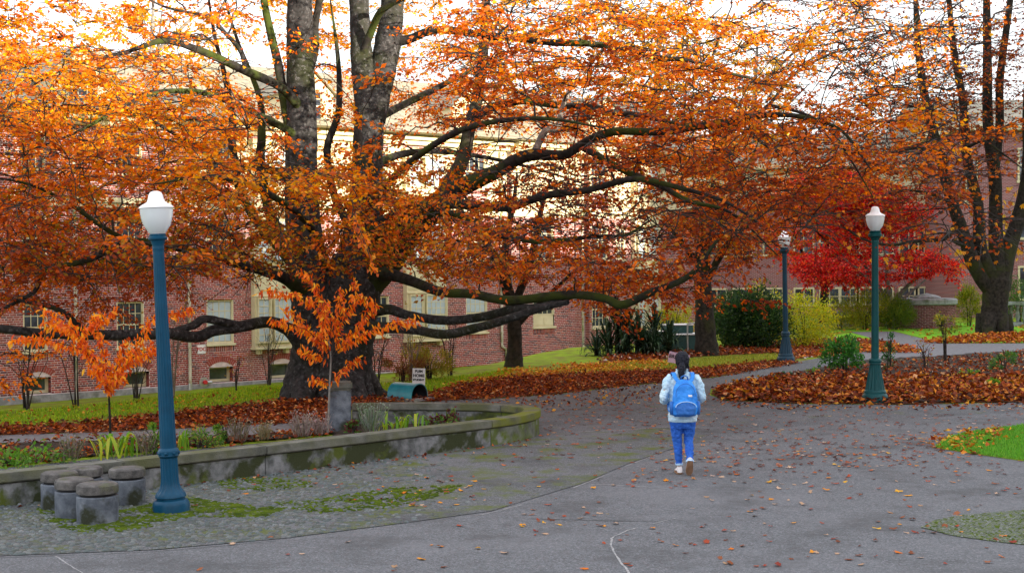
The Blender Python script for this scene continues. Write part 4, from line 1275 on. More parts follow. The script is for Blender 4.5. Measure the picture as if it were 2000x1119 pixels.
# left leg (planted) and right leg (pushing off behind)
LL = [(-.075, .0, .74), (-.078, .012, .56), (-.066, .035, .42), (-.056, .028, .30), (-.044, .038, .10)]
RL = [(.075, .0, .74), (.084, .01, .57), (.082, .012, .45), (.074, -.07, .335), (.062, -.195, .165)]
limb(bd, LL, [.055, .036, .030]); limb(bd, RL, [.055, .036, .030])
bd.tube([(.0, .10, 1.475), (.0, .128, 1.46), (.0, .112, 1.447)], [.008, .014, .012], 8)   # nose
for s in (-1, 1): bd.tube([(s * .03, .098, 1.492), (s * .031, .112, 1.492)], [.012, .010], 8)
bd.tube([(-.022, .108, 1.424), (.022, .108, 1.424)], [.007, .007], 6)
person = fused(bd, 'person', M['skin'], None, .009, 3)
person.location = (pp[0], pp[1], 0.012)
person.rotation_euler = (0, 0, R(2))
tag(person, 'person seen from behind walking away in pale blue jacket and blue jeans', 'person')
# jacket
jk = MB()
loft(jk, [((0, -.005, .70), .182, .138, 0), ((0, -.005, .73), .190, .145, 0), ((0, -.005, .80), .186, .140, 0), ((0, 0, .95), .172, .128, 0), ((0, 0, 1.10), .178, .125, 0), ((0, 0, 1.20), .188, .118, 0), ((0, 0, 1.265), .170, .105, 0), ((0, .004, 1.315), .105, .085, 0), ((0, .006, 1.345), .075, .072, 0)], 20)
for s in (-1, 1):
    limb(jk, [(s * .135, 0, 1.262), (s * .198, -.012, 1.21), (s * .228, -.035, 1.10), (s * .252, -.04, 1.01), (s * .225, .07, .965), (s * .15, .2, .975)], [.066, .066, .055, .056, .050, .044], 14, 5)
fused(jk, 'jacket', M['jacket'], person, .008, 2, .045, .055)
# jacket collar and waistband
mb = MB(); loft(mb, [((0, .006, 1.325), .088, .082, .1), ((0, .004, 1.36), .082, .078, .1), ((0, .0, 1.375), .086, .08, .1)], 24); mb.build('collar', M['jacket'], person, smooth=True)
mb = MB(); mb.lathe([(.001, .688), (.184, .690), (.190, .705), (.188, .735), (.18, .74)], 28)
wb = mb.build('waistband', M['jacket'], person, smooth=True); wb.scale = (1.0, .77, 1)
# jeans
jn = MB()
loft(jn, [((0, 0, .60), .150, .105, 0), ((0, -.006, .68), .176, .126, 0), ((0, 0, .78), .160, .112, 0)], 18)
limb(jn, [(-.082, 0, .70), (-.078, .012, .56), (-.066, .035, .42), (-.056, .028, .30), (-.044, .038, .125)], [.092, .078, .058, .053, .042], 14, 5)
limb(jn, [(.082, 0, .70), (.084, .01, .57), (.082, .012, .45), (.074, -.07, .335), (.062, -.185, .185)], [.092, .078, .059, .055, .043], 14, 5)
fused(jn, 'jeans', M['jeans'], person, .008, 2, .030, .045)
mb = MB(); mb.tube([(-.044, .038, .118), (-.0445, .037, .142)], .052, 16); mb.tube([(.061, -.192, .178), (.0625, -.178, .198)], .053, 16); mb.build('cuff', M['zip'], person)
# shoes
def shoe(mat_u, loc, pitch):
    u = MB(); loft(u, [((0, -.075, .02), .034, .035, 0), ((0, -.06, .055), .036, .042, .2), ((0, -.045, .095), .034, .042, .3)], 14)
    v = [(-.085, .026), (-.06, .034), (0, .037), (.06, .042), (.11, .042), (.15, .030), (.165, .012)]
    vs, fs, n = [], [], 12
    for (yy, hw) in v:
        hh = .05 if yy < .03 else .04 - .012 * (yy - .03) / .13
        for k in range(n):
            a = 2 * math.pi * k / n
            vs.append((hw * math.cos(a), yy, .018 + hh * .5 + hh * .5 * math.sin(a)))
    for i in range(len(v) - 1):
        for k in range(n):
            k2 = (k + 1) % n; fs.append((i * n + k, i * n + k2, (i + 1) * n + k2, (i + 1) * n + k))
    fs += [tuple(range(n)), tuple((len(v) - 1) * n + k for k in range(n))]
    u.add(vs, fs)
    o = fused(u, 'shoe', M['shoe'], person, .007, 3)
    sl_ = MB(); pr = [(hw * 1.08 * sx, yy) for sx, seq in ((1, v), (-1, v[::-1])) for (yy, hw) in seq]
    m2 = len(pr)
    sl_.add([(a, b_, 0) for a, b_ in pr] + [(a, b_, .022) for a, b_ in pr], [tuple(range(m2 - 1, -1, -1)), tuple(range(m2, 2 * m2))] + [(k, (k + 1) % m2, m2 + (k + 1) % m2, m2 + k) for k in range(m2)])
    so = sl_.build('sole', M['sole'], o)
    o.location = loc; o.rotation_euler = (pitch, 0, 0)
    return o
shoe(0, (-.045, .055, .002), 0)
shoe(0, (.062, -.185, .135), R(-58))
# hair
hr = MB()
loft(hr, [((0, -.02, 1.372), .045, .04, 0), ((0, -.018, 1.41), .070, .078, 0), ((0, -.008, 1.46), .088, .098, 0), ((0, -.002, 1.52), .091, .104, 0), ((0, .0, 1.57), .078, .092, 0), ((0, .0, 1.603), .045, .052, 0), ((0, 0, 1.612), .015, .02, 0)], 20)
limb(hr, [(-.015, -.075, 1.44), (-.025, -.115, 1.40), (-.032, -.125, 1.34), (-.03, -.128, 1.28), (-.028, -.13, 1.235)], [.04, .05, .046, .036, .010], 12, 5)
limb(hr, [(.075, .02, 1.44), (.086, .02, 1.38), (.088, .015, 1.33)], [.014, .010, .003], 8, 4)
fused(hr, 'hair', M['hair'], person, .007, 1, .022, .022)
mb = MB()
for k in range(26):
    a = rng.uniform(-2.6, -.5); r_ = .088
    x0, y0 = r_ * math.cos(a), r_ * math.sin(a) * 1.1; z0 = rng.uniform(1.40, 1.5)
    mb.tube([(x0, y0, z0), (x0 * 1.12, y0 * 1.12, z0 - .05), (x0 * rng.uniform(.8, 1.25), y0 * 1.15, z0 - rng.uniform(.07, .13))], [.003, .0025, .001], 4)
mb.build('hair_strands', M['hair'], person)
# ---- backpack
bp_ = empty('backpack', (pp[0], pp[1], 0.012), R(2), 'bright blue backpack worn by the walking person', 'backpack')
pk = MB()
loft(pk, [((0, -.185, .775), .125, .045, 0), ((0, -.20, .80), .165, .075, 0), ((0, -.205, .92), .172, .080, 0), ((0, -.195, 1.05), .160, .072, 0), ((0, -.18, 1.17), .135, .058, 0), ((0, -.165, 1.225), .105, .042, 0), ((0, -.155, 1.25), .06, .022, 0)], 22)
fused(pk, 'bag', M['pack'], bp_, .009, 2, .030, .08)
pk = MB()
loft(pk, [((0, -.255, .785), .105, .025, 0), ((0, -.268, .81), .125, .036, 0), ((0, -.272, .88), .130, .036, 0), ((0, -.265, .945), .118, .028, 0), ((0, -.258, .965), .09, .015, 0)], 20)
fp = fused(pk, 'front_pocket', M['pack_dark'], bp_, .008, 2, .020, .05)
za = [(.135 * math.cos(t) , -.291 - .004 * math.sin(t), .90 + .075 * math.sin(t)) for t in np.linspace(.05, math.pi - .05, 18)]
mb = MB(); mb.tube(za, .0055, 6); mb.build('zipper', M['zip'], fp)
zb = [(.125 * math.cos(t), -.262 - .010 * math.sin(t) + .022 * math.sin(t), 1.06 + .145 * math.sin(t)) for t in np.linspace(-.15, math.pi + .15, 22)]
mb = MB(); mb.tube(zb, .005, 6); mb.build('zipper', M['pack_dark'], bp_)
mb = MB(); mb.box(.03, .085, -.2725, -.262, 1.035, 1.06); mb.build('logo_patch', M['white_paint'], bp_, bevel=.003)
mb = MB(); mb.tube([(-.045, -.16, 1.245), (-.04, -.165, 1.285), (0, -.168, 1.305), (.04, -.165, 1.285), (.045, -.16, 1.245)], .010, 8); mb.build('handle', M['pack_dark'], bp_, smooth=True)
for s in (-1, 1):
    mb = MB(); pts = catmull([(s * .085, -.165, 1.225), (s * .115, -.128, 1.275), (s * .122, -.06, 1.318), (s * .12, .03, 1.315), (s * .13, .105, 1.23), (s * .145, .13, 1.05), (s * .165, .06, .86), (s * .165, -.12, .82)], 5)
    tg = np.gradient(pts, axis=0); vs = []
    for q in pts: vs += [(q[0] - .026, q[1], q[2]), (q[0] + .026, q[1], q[2]), (q[0] + .026, q[1] + .004, q[2] + .012), (q[0] - .026, q[1] + .004, q[2] + .012)]
    fs = []
    for i in range(len(pts) - 1):
        for k in range(4): fs.append((4 * i + k, 4 * i + (k + 1) % 4, 4 * i + 4 + (k + 1) % 4, 4 * i + 4 + k))
    mb.add(vs, fs); mb.build('strap', M['pack'], bp_)
    mb = MB(); loft(mb, [((s * .172, -.19, .80), .022, .05, 0), ((s * .178, -.19, .9), .026, .055, 0), ((s * .172, -.19, .97), .02, .05, 0)], 12); mb.build('side_pocket', M['pack_dark'], bp_, smooth=True)
# ================================================================ VEGETATION
def unit(v): return v / (np.linalg.norm(v, axis=-1, keepdims=True) + 1e-9)
def leaf_geo(pos, ax, nr, L, Wd, fold=0.25):
    """kite shaped folded leaves: 4 verts, 2 tris each"""
    ax = unit(ax); side = unit(np.cross(ax, nr)); up = np.cross(side, ax)
    L = np.asarray(L)[:, None]; Wd = np.asarray(Wd)[:, None]
    base = pos; tip = pos + ax * L - up * L * 0.08
    mid = pos + ax * L * 0.45 + up * Wd * fold
    a = mid + side * Wd * .5; b = mid - side * Wd * .5
    v = np.stack([base, a, tip, b], 1)
    n = len(pos); i = (np.arange(n) * 4)[:, None]
    f = np.concatenate([i + np.array([[0, 1, 2]]), i + np.array([[0, 2, 3]])], 1).reshape(-1, 3)
    return v.reshape(-1, 3), f
def pick_cols(n, pal, wts, jit=.18, bias=None):
    pal = np.array(pal); w = np.array(wts, float)
    k = rng.choice(len(pal), n, p=w / w.sum())
    return np.clip(pal[k] * rng.uniform(1 - jit, 1 + jit, (n, 1)) * rng.uniform(.93, 1.07, (n, 3)), 0, 1)
def leaf_obj(name, pos, ax, nr, L, Wd, cols, mat, parent=None, kind=None):
    v, f = leaf_geo(pos, ax, nr, L, Wd)
    o = obj(name, npmesh(name, v, f, mat, np.repeat(cols, 4, 0)), parent)
    if kind: o['kind'] = kind
    return o
def wob(p, s=1.0, k=0):
    return np.sin(p[..., 0] * .9 * s + 1.3 + k) * np.sin(p[..., 1] * .8 * s + .4 + 2 * k) + np.sin(p[..., 2] * 1.3 * s + p[..., 0] * .5 * s + k * 1.7) * .8

class Tree:
    def __init__(s, name, label, cat, bark, group=None, twig='twig'):
        s.root = empty(name, (0, 0, 0), 0, label, cat, group)
        s.bark, s.twig = bark, twig
        s.np, s.nr = [], []
        s.br = TubeSet()
        s.lv = []
    def limb(s, pts, rad, name='limb', n=10, sub=6, node=True, mat=None, wig=.03, parent=None):
        pts = np.array(pts, float)
        if wig and len(pts) > 2:
            pts[1:-1] += rng.normal(0, wig * .7, (len(pts) - 2, 3)) * np.array((.4, 1, .4))
        p = catmull(pts, sub)
        r = np.interp(np.linspace(0, 1, len(p)), np.linspace(0, 1, len(rad)), rad)
        if False:
            p[1:-1] += rng.normal(0, wig, (len(p) - 2, 3)) * np.minimum(.6, r[1:-1, None] * 5) * np.where(r[1:-1, None] > .2, .4, 1)
        r = r * (1 + rng.normal(0, .025, len(r)))
        ts = TubeSet(); ts.add(p, r, n)
        o = obj(name, ts.mesh(name, M[mat or s.bark]), parent or s.root)
        if node:
            s.np += list(p); s.nr += list(r)
        return o
    def grow(s, cen, rmax=.05, sag=.12, wig=.10, minr=.008, order=True, n=4, maxlen=99):
        """join every centre to the nearest wood already grown; returns outward directions"""
        P0 = np.array(s.np); Rr = np.array(s.nr)
        cap = len(P0) + len(cen) * 8
        A = np.zeros((cap, 3)); B = np.zeros(cap); A[:len(P0)] = P0; B[:len(P0)] = Rr; m = len(P0)
        d0 = np.array([((A[:m] - c) ** 2).sum(1).min() for c in cen])
        dirs = np.zeros((len(cen), 3))
        for i in np.argsort(d0):
            c = cen[i]
            dv = A[:m] - c
            dd = (dv ** 2).sum(1) * np.where(dv[:, 2] > .3, 1.5, 1.0)
            j = int(np.argmin(dd)); st = A[j]
            L = np.linalg.norm(c - st)
            k = 6
            t = np.linspace(0, 1, k)[:, None]
            up = np.array((0, 0, 1.0))
            path = st + (c - st) * t + up * (np.sin(t * np.pi) * sag * L * rng.uniform(.2, 1.2))
            path[1:-1] += rng.normal(0, wig * L / 3, (k - 2, 3))
            r0 = min(B[j] * .7, rmax, .010 + .014 * L)
            r = np.linspace(max(r0, minr), minr, k)
            s.br.add(path, r, n if r0 < .03 else 6)
            A[m:m + k - 1] = path[1:]; B[m:m + k - 1] = r[1:]; m += k - 1
            dirs[i] = path[-1] - path[-3]
        s.np = list(A[:m]); s.nr = list(B[:m])
        return unit(dirs)
    def spray(s, cen, dirs, twigs=7, nl=14, tl=(.4, .8), L=(.075, .11), ratio=.62, pal=None, wts=None, flat=.35, ndisp=.75, cfun=None, droop=.12, twr=.006):
        N_ = len(cen)
        h = dirs.copy(); h[:, 2] *= .4; h = unit(h + rng.normal(0, .25, h.shape) * np.array((1, 1, .3)))
        sd = unit(np.cross(h, np.array((0, 0, 1.0)) + rng.normal(0, .15, h.shape)))
        ang = np.linspace(-1.5, 1.5, twigs)[None, :] + rng.normal(0, .25, (N_, twigs))
        td = h[:, None] * np.cos(ang)[..., None] + sd[:, None] * np.sin(ang)[..., None] + rng.normal(0, flat * .5, (N_, twigs, 3)) * np.array((.3, .3, 1))
        td = unit(td)
        ln = rng.uniform(tl[0], tl[1], (N_, twigs))
        end = cen[:, None] + td * ln[..., None]; end[..., 2] -= droop * ln
        mid = cen[:, None] + td * ln[..., None] * .5 + rng.normal(0, .03, (N_, twigs, 3))
        # thin twigs, three sided
        pts = np.stack([np.broadcast_to(cen[:, None], end.shape), mid, end], 2).reshape(-1, 3, 3)
        th = np.arange(3) * 2.094
        off = np.stack([np.cos(th), np.sin(th) * .5, np.sin(th)], -1)[None, None] * np.array((1.3, 1.0, .5))[None, :, None, None] * twr
        v = (pts[:, :, None] + off).reshape(-1, 3)
        b = (np.arange(len(pts)) * 9)[:, None, None]
        q = []
        for a in (0, 3):
            for k in range(3): q.append((a + k, a + (k + 1) % 3, a + 3 + (k + 1) % 3, a + 3 + k))
        f = (b + np.array(q)[None]).reshape(-1, 4)
        s.br.v.append(v); s.br.f.append(f + s.br.n); s.br.n += len(v)
        t = rng.uniform(.12, 1.05, (N_, twigs, nl))[..., None]
        a_, m_, e_ = cen[:, None, None], mid[:, :, None], end[:, :, None]
        pos = (1 - t) ** 2 * a_ + 2 * t * (1 - t) * m_ + t * t * e_
        pos = pos + rng.normal(0, .035, pos.shape)
        side = np.where(rng.random(pos.shape[:3]) < .5, -1.0, 1.0)[..., None]
        perp = np.cross(td, np.array((0, 0, 1.0)))[:, :, None]
        ax = td[:, :, None] * .8 + perp * side * .8 + rng.normal(0, .35, pos.shape); ax[..., 2] -= .25
        nr = np.array((0, 0, 1.0)) * .7 + rng.normal(0, ndisp, pos.shape)
        pos, ax, nr = pos.reshape(-1, 3), ax.reshape(-1, 3), nr.reshape(-1, 3)
        n = len(pos)
        if cfun is not None: cols = cfun(pos)
        else: cols = pick_cols(n, pal, wts)
        ll = rng.uniform(L[0], L[1], n)
        s.lv.append((pos, ax, nr, ll, ll * ratio, cols))
    def finish(s, mat='leaf', crown='crown', branches='branches'):
        if s.br.v:
            o = obj(branches, s.br.mesh(branches, M[s.twig]), s.root); o['kind'] = 'stuff'
        if s.lv:
            a = [np.concatenate(q) for q in zip(*s.lv)]
            leaf_obj(crown, *a[:5], a[5], M[mat], s.root, 'stuff')
        return s.root

def fallen(pts, d0):
    return [P(x, y, d0 + o) for x, y, o in pts]

# ---------------------------------------------------------------- the great beech
D0 = 29.5
beech = Tree('beech_tree', 'huge spreading beech with rust orange leaves in front of the brick hall', 'tree', 'bark_beech')
gz = float(H(*P(640, 790, D0)[:2]))
def F(*pts): return fallen(pts, D0)
beech.limb(F((592, 815, 0), (602, 760, 0), (612, 700, 0), (618, 640, 0), (608, 560, 0), (596, 480, .1), (590, 400, .1), (588, 300, .2), (588, 200, .2), (587, 100, .2), (586, 0, .2), (584, -150, .2), (580, -350, .2), (575, -600, 0)),
           [.66, .56, .50, .50, .47, .42, .37, .355, .33, .30, .27, .24, .18, .10], 'trunk', 18, 6, wig=.025)
beech.limb(F((690, 815, .1), (684, 760, .1), (680, 700, .1), (686, 640, .1), (696, 560, .1), (706, 480, .2), (714, 400, .2), (718, 300, .2), (722, 215, .2)),
           [.62, .54, .52, .54, .54, .46, .38, .34, .33], 'trunk', 18, 6, wig=.025)
beech.limb(F((642, 815, -.15), (640, 740, -.2), (645, 660, -.15), (655, 580, -.1), (668, 500, .1)), [.45, .34, .30, .30, .2], 'trunk', 14, 6)
for (ex, ey, eo, sx, sy) in ((545, 800, -.5, 588, 735), (580, 812, -1.2, 600, 745), (655, 815, -1.3, 645, 750), (735, 790, -.3, 690, 730), (715, 800, -1.0, 680, 740), (560, 785, .6, 600, 735), (760, 775, .5, 700, 730)):
    g = P(ex, ey, D0 + eo); g[2] = H(g[0], g[1]) - .03
    st = P(sx, sy, D0 + eo * .2); md = (st + g) / 2; md[2] -= .16
    beech.limb([st, md, g], [.34, .24, .06], 'root', 10, 6, node=False)
beech.limb(F((719, 230, .2), (708, 140, .2), (703, 60, .3), (701, -40, .3), (698, -200, .3), (690, -450, .3)), [.27, .25, .23, .21, .17, .08], 'limb', 14)
beech.limb(F((726, 235, .2), (744, 150, .4), (758, 80, .5), (766, 0, .6), (775, -180, .9), (790, -420, 1.2)), [.30, .30, .29, .25, .18, .08], 'limb', 14)
LIMBS = [
 # right side, big leaning limb and its forks
 ([(706, 560, .1), (752, 505, .0), (798, 455, -.2), (865, 388, -.5), (918, 357, -.8), (972, 332, -1.1), (1010, 314, -1.3), (1045, 303, -1.5), (1100, 300, -1.7), (1145, 278, -1.9), (1200, 262, -2.2), (1300, 254, -2.4), (1432, 238, -2.7), (1530, 225, -3.0), (1640, 245, -3.2), (1700, 330, -3.4)], [.46, .42, .36, .27, .22, .19, .18, .17, .13, .12, .11, .10, .085, .065, .045, .02], 'bark_moss'),
 ([(1043, 302, -1.5), (1048, 278, -1.4), (1073, 257, -1.3), (1092, 243, -1.2), (1104, 202, -1.0), (1130, 150, -.6), (1190, 80, 0)], [.12, .10, .095, .085, .07, .05, .02], 'bark_grey'),
 ([(865, 388, -.5), (900, 310, .4), (918, 255, 1.0), (932, 190, 1.6), (943, 110, 2.0), (950, 20, 2.4), (955, -120, 2.6)], [.22, .20, .19, .18, .16, .14, .08], 'bark_dark'),
 ([(915, 232, 1.2), (954, 214, 1.0), (980, 201, .8), (1022, 197, .6), (1079, 205, .4), (1150, 207, .2), (1208, 218, 0), (1258, 229, -.2), (1340, 246, -.4), (1440, 236, -.6), (1500, 196, -.8), (1552, 150, -1.0), (1625, 106, -1.2), (1700, 90, -1.4)], [.15, .12, .115, .11, .10, .09, .085, .075, .07, .06, .05, .045, .035, .015], 'bark_moss'),
 ([(1500, 205, -.8), (1580, 228, -1.0), (1630, 262, -1.2), (1675, 325, -1.4), (1705, 385, -1.6)], [.045, .04, .035, .028, .012], 'bark_moss'),
 ([(1497, 200, -.8), (1540, 130, -.4), (1600, 60, 0), (1640, -20, .3)], [.045, .035, .028, .012], 'bark_grey'),
 ([(760, 85, .5), (800, 72, .3), (842, 61, .1), (882, 59, -.2), (954, 68, -.6), (1007, 73, -1.0), (1079, 84, -1.4), (1150, 86, -1.8), (1229, 93, -2.2), (1286, 114, -2.5), (1347, 118, -2.8), (1450, 150, -3.0), (1560, 170, -3.2)], [.16, .13, .12, .115, .105, .10, .09, .085, .075, .065, .055, .035, .015], 'bark_moss'),
 ([(700, 130, .2), (725, 60, -.3), (752, 18, -.7), (805, -10, -1.2), (880, -40, -1.8), (980, -60, -2.4)], [.12, .11, .10, .09, .06, .02], 'bark_moss'),
 ([(720, 470, .1), (770, 428, -.7), (830, 402, -1.4), (905, 398, -2.0), (985, 404, -2.6), (1060, 386, -3.0), (1145, 371, -3.4), (1238, 353, -3.8), (1330, 372, -4.2), (1420, 400, -4.6), (1500, 450, -5.0)], [.22, .18, .15, .125, .115, .10, .09, .08, .06, .04, .015], 'bark_moss'),
 ([(1130, 285, -1.8), (1175, 310, -2.0), (1222, 334, -2.2), (1290, 362, -2.5), (1350, 388, -2.8), (1430, 420, -3.2), (1520, 500, -3.6)], [.10, .09, .085, .075, .06, .04, .015], 'bark_moss'),
 ([(850, 408, -1.6), (885, 418, -1.8), (930, 431, -2.1), (964, 454, -2.4), (1005, 466, -2.7), (1060, 466, -3.0), (1165, 468, -3.5), (1222, 454, -3.9), (1270, 430, -4.2)], [.09, .085, .08, .075, .07, .065, .05, .04, .015], 'bark_moss'),
 ([(725, 525, .0), (800, 548, -1.0), (862, 566, -1.8), (926, 576, -2.5), (990, 583, -3.0), (1105, 577, -3.6), (1173, 582, -4.0), (1214, 590, -4.3), (1275, 566, -4.7), (1345, 534, -5.0), (1400, 470, -5.3)], [.20, .15, .135, .125, .12, .115, .11, .105, .09, .075, .03], 'bark_moss'),
 ([(715, 610, -.1), (760, 608, -.6), (800, 616, -1.0), (868, 630, -1.7), (930, 620, -2.3), (1000, 606, -2.8), (1060, 596, -3.2), (1120, 580, -3.6), (1200, 586, -4.0)], [.20, .15, .13, .125, .12, .115, .105, .10, .08], 'bark_beech'),
 ([(712, 640, -.2), (760, 640, -1.0), (812, 647, -1.6), (870, 652, -2.2), (930, 641, -2.8), (985, 622, -3.3), (1050, 604, -3.8), (1110, 590, -4.2)], [.20, .15, .13, .125, .12, .11, .095, .06], 'bark_beech'),
 # left side
 ([(612, 700, -.3), (585, 660, -.6), (560, 642, -.9), (520, 633, -1.3), (470, 637, -1.8), (420, 648, -2.2), (380, 656, -2.6), (330, 652, -3.0), (280, 651, -3.3), (200, 655, -3.8), (100, 650, -4.3), (0, 645, -4.7), (-120, 640, -5.1), (-260, 610, -5.4)], [.32, .24, .19, .165, .16, .155, .15, .145, .14, .13, .12, .105, .07, .03], 'bark_beech'),
 ([(475, 637, -1.9), (432, 627, -2.1), (398, 625, -2.3), (372, 638, -2.6), (335, 648, -3.0)], [.11, .11, .11, .11, .08], 'bark_beech'),
 ([(200, 655, -3.8), (160, 640, -4.0), (120, 610, -4.3), (60, 590, -4.6), (-30, 580, -5.0)], [.08, .075, .07, .05, .02], 'bark_moss'),
 ([(600, 570, -.2), (560, 545, -.8), (500, 528, -1.5), (420, 508, -2.2), (330, 485, -2.8), (255, 475, -3.3), (178, 503, -3.7), (137, 518, -3.9), (94, 541, -4.2), (70, 570, -4.4), (5, 601, -4.8), (-80, 640, -5.2)], [.22, .17, .13, .115, .10, .09, .08, .075, .065, .055, .04, .015], 'bark_moss'),
 ([(255, 475, -3.3), (200, 440, -3.7), (140, 400, -4.2), (60, 360, -4.8), (-60, 340, -5.4)], [.07, .06, .05, .035, .012], 'bark_moss'),
 ([(603, 540, .2), (545, 490, .6), (500, 425, 1.0), (473, 368, 1.3), (462, 322, 1.5), (451, 268, 1.7), (455, 228, 1.8), (440, 150, 2.2), (420, 60, 2.6), (400, -60, 3)], [.22, .17, .14, .12, .12, .115, .11, .08, .05, .02], 'bark_moss'),
 ([(473, 368, 1.3), (430, 340, 1.0), (395, 300, .8), (340, 262, .4), (270, 225, 0), (190, 200, -.6), (90, 215, -1.2)], [.09, .075, .065, .055, .045, .03, .012], 'bark_moss'),
 ([(598, 520, .3), (560, 475, .7), (530, 430, 1.0), (519, 393, 1.2), (511, 322, 1.4), (516, 268, 1.5), (505, 190, 1.8), (470, 90, 2.2), (430, -30, 2.6)], [.20, .17, .155, .15, .145, .13, .09, .06, .02], 'bark_moss'),
 ([(590, 330, .2), (560, 240, .2), (542, 130, .2), (533, 72, .2), (518, 0, .2), (500, -120, .2)], [.16, .14, .13, .12, .105, .05], 'bark_moss'),
 ([(590, 215, .1), (545, 170, -.6), (480, 136, -1.3), (430, 115, -1.9), (375, 93, -2.5), (322, 82, -3.0), (250, 95, -3.6), (150, 130, -4.2), (40, 180, -4.8)], [.15, .13, .115, .105, .095, .085, .05, .03, .012], 'bark_moss'),
 ([(480, 136, -1.3), (465, 100, -1.6), (440, 60, -2.0), (415, 35, -2.4), (330, 10, -3.0), (240, -30, -3.6)], [.07, .06, .055, .045, .03, .012], 'bark_beech'),
 ([(588, 270, .1), (540, 240, -.7), (480, 215, -1.5), (420, 190, -2.2), (350, 180, -2.9), (280, 195, -3.5), (150, 260, -4.2), (40, 300, -4.8)], [.12, .105, .09, .08, .07, .055, .035, .012], 'bark_moss'),
 ([(592, 180, .2), (612, 100, .4), (618, 50, .6), (624, 0, .8), (640, -120, 1.1)], [.13, .12, .115, .10, .05], 'bark_moss'),
 ([(690, 450, .3), (655, 390, .6), (643, 300, .8), (662, 225, 1.0), (662, 160, 1.2), (650, 90, 1.4), (645, 0, 1.6)], [.14, .12, .115, .10, .085, .06, .02], 'bark_moss'),
 # towards the viewer and towards the hall
 ([(640, 520, -.2), (600, 440, -2.0), (520, 380, -4.0), (420, 350, -5.6), (300, 360, -7.0)], [.14, .10, .08, .055, .015], 'bark_moss'),
 ([(700, 430, -.2), (780, 340, -2.2), (900, 260, -4.2), (1040, 230, -6.0), (1180, 250, -7.4)], [.13, .10, .08, .05, .015], 'bark_moss'),
 ([(715, 330, .3), (800, 300, 2.5), (900, 300, 4.5), (1050, 330, 6.5), (1200, 380, 8.0)], [.15, .11, .08, .05, .015], 'bark_moss'),
 ([(590, 360, .3), (500, 330, 2.5), (380, 330, 4.6), (250, 350, 6.5), (120, 390, 8.0)], [.15, .11, .08, .05, .015], 'bark_moss'),
 ([(720, 240, .3), (830, 180, 2.5), (950, 130, 4.5), (1100, 120, 6.5)], [.13, .10, .06, .015], 'bark_moss'),
]
for pts, rad, mt in LIMBS:
    beech.limb(F(*pts), [q * .76 if q < .21 else q * .92 for q in rad], 'limb', 9, 5, mat=mt, wig=.12)

# leafy sprays fill the dome of the crown
BC = np.array((-3.2, 29.5, 3.3)); BR = np.array((13.6, 9.6, 9.5))
def crown_pts(n, zlo, zhi):
    out = np.zeros((0, 3))
    while len(out) < n:
        p = np.stack([rng.uniform(-16.8, 10.2, 4000), rng.uniform(20, 39.5, 4000), rng.uniform(zlo, zhi, 4000)], -1)
        rel = (p - BC) / BR
        rho = np.sqrt((rel ** 2).sum(1)); hr_ = np.sqrt((rel[:, :2] ** 2).sum(1))
        ok = rho < 1 + .08 * wob(p, .7)
        zmin = 2.1 + .35 * wob(p, .8, 1) + .75 * np.exp(-((p[:, 0] + 3.6) / 3.2) ** 2)
        zmin = np.where((p[:, 0] > -1.6) & (p[:, 0] < 1.4), 3.0 + .5 * wob(p, .8, 1), zmin)
        zmin = np.where(p[:, 0] > 3.2, 2.35 + .6 * wob(p, .8, 1) + np.maximum(0, p[:, 0] - 5.0) * .75, zmin)
        ok &= p[:, 2] > zmin
        pr = np.clip((hr_ - .10) / .35, .18, 1)
        pr *= np.clip(.58 + .62 * wob(p, 1.15, 2), .06, 1)                   # gaps and clumps
        # fewer leaves between the viewer and the trunks
        fr = (p[:, 1] < 29.5) & (np.abs(p[:, 0] * 29.5 / p[:, 1] + 3.6) < 2.0)
        pr = np.where(fr, pr * np.where((p[:, 2] > 2.7) & (p[:, 2] < 4.3), .85, .34), pr)
        pr = np.where((p[:, 0] > 4.5) & (p[:, 2] > 5.2), pr * .85, pr)      # thinner at the right top
        pr = np.where((p[:, 2] > 7.2), pr * .75, pr)
        pr = np.where((p[:, 0] > -1) & (p[:, 0] < 5.5) & (p[:, 2] < 4.6), pr * .68, pr)
        pr = np.where((np.abs(p[:, 0] / p[:, 1] * FPX - 706) < 75) & (p[:, 1] < 27.5) & (p[:, 2] < 4.9), 0, pr)   # the lamp stands clear of the crown
        ok &= rng.random(len(p)) < pr
        out = np.concatenate([out, p[ok]])
    return out[:n]
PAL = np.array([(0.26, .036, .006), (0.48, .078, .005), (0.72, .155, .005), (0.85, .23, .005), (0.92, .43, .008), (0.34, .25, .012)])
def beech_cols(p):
    t = np.clip(.23 + .118 * (p[:, 2] - 3.2) - .012 * np.maximum(-4, p[:, 0] + 2.5) + .20 * wob(p, .8, 3) + rng.normal(0, .23, len(p)), 0, .999)  # leaf hues, with backlight painted in as gold towards the top
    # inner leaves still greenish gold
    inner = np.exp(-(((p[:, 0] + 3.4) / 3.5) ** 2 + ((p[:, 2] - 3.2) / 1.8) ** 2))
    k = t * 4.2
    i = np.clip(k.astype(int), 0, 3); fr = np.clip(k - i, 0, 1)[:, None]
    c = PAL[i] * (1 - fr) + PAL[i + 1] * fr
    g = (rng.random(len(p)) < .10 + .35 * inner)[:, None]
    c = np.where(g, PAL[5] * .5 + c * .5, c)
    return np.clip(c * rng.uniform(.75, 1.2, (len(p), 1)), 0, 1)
cen = crown_pts(1340, 1.7, 9.6)
dirs = beech.grow(cen, rmax=.045)
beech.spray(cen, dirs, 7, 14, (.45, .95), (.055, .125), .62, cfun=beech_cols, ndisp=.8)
cen = np.stack([rng.uniform(-9.5, -1.6, 110), rng.uniform(24.6, 28.6, 110), rng.uniform(2.75, 4.7, 110)], -1)
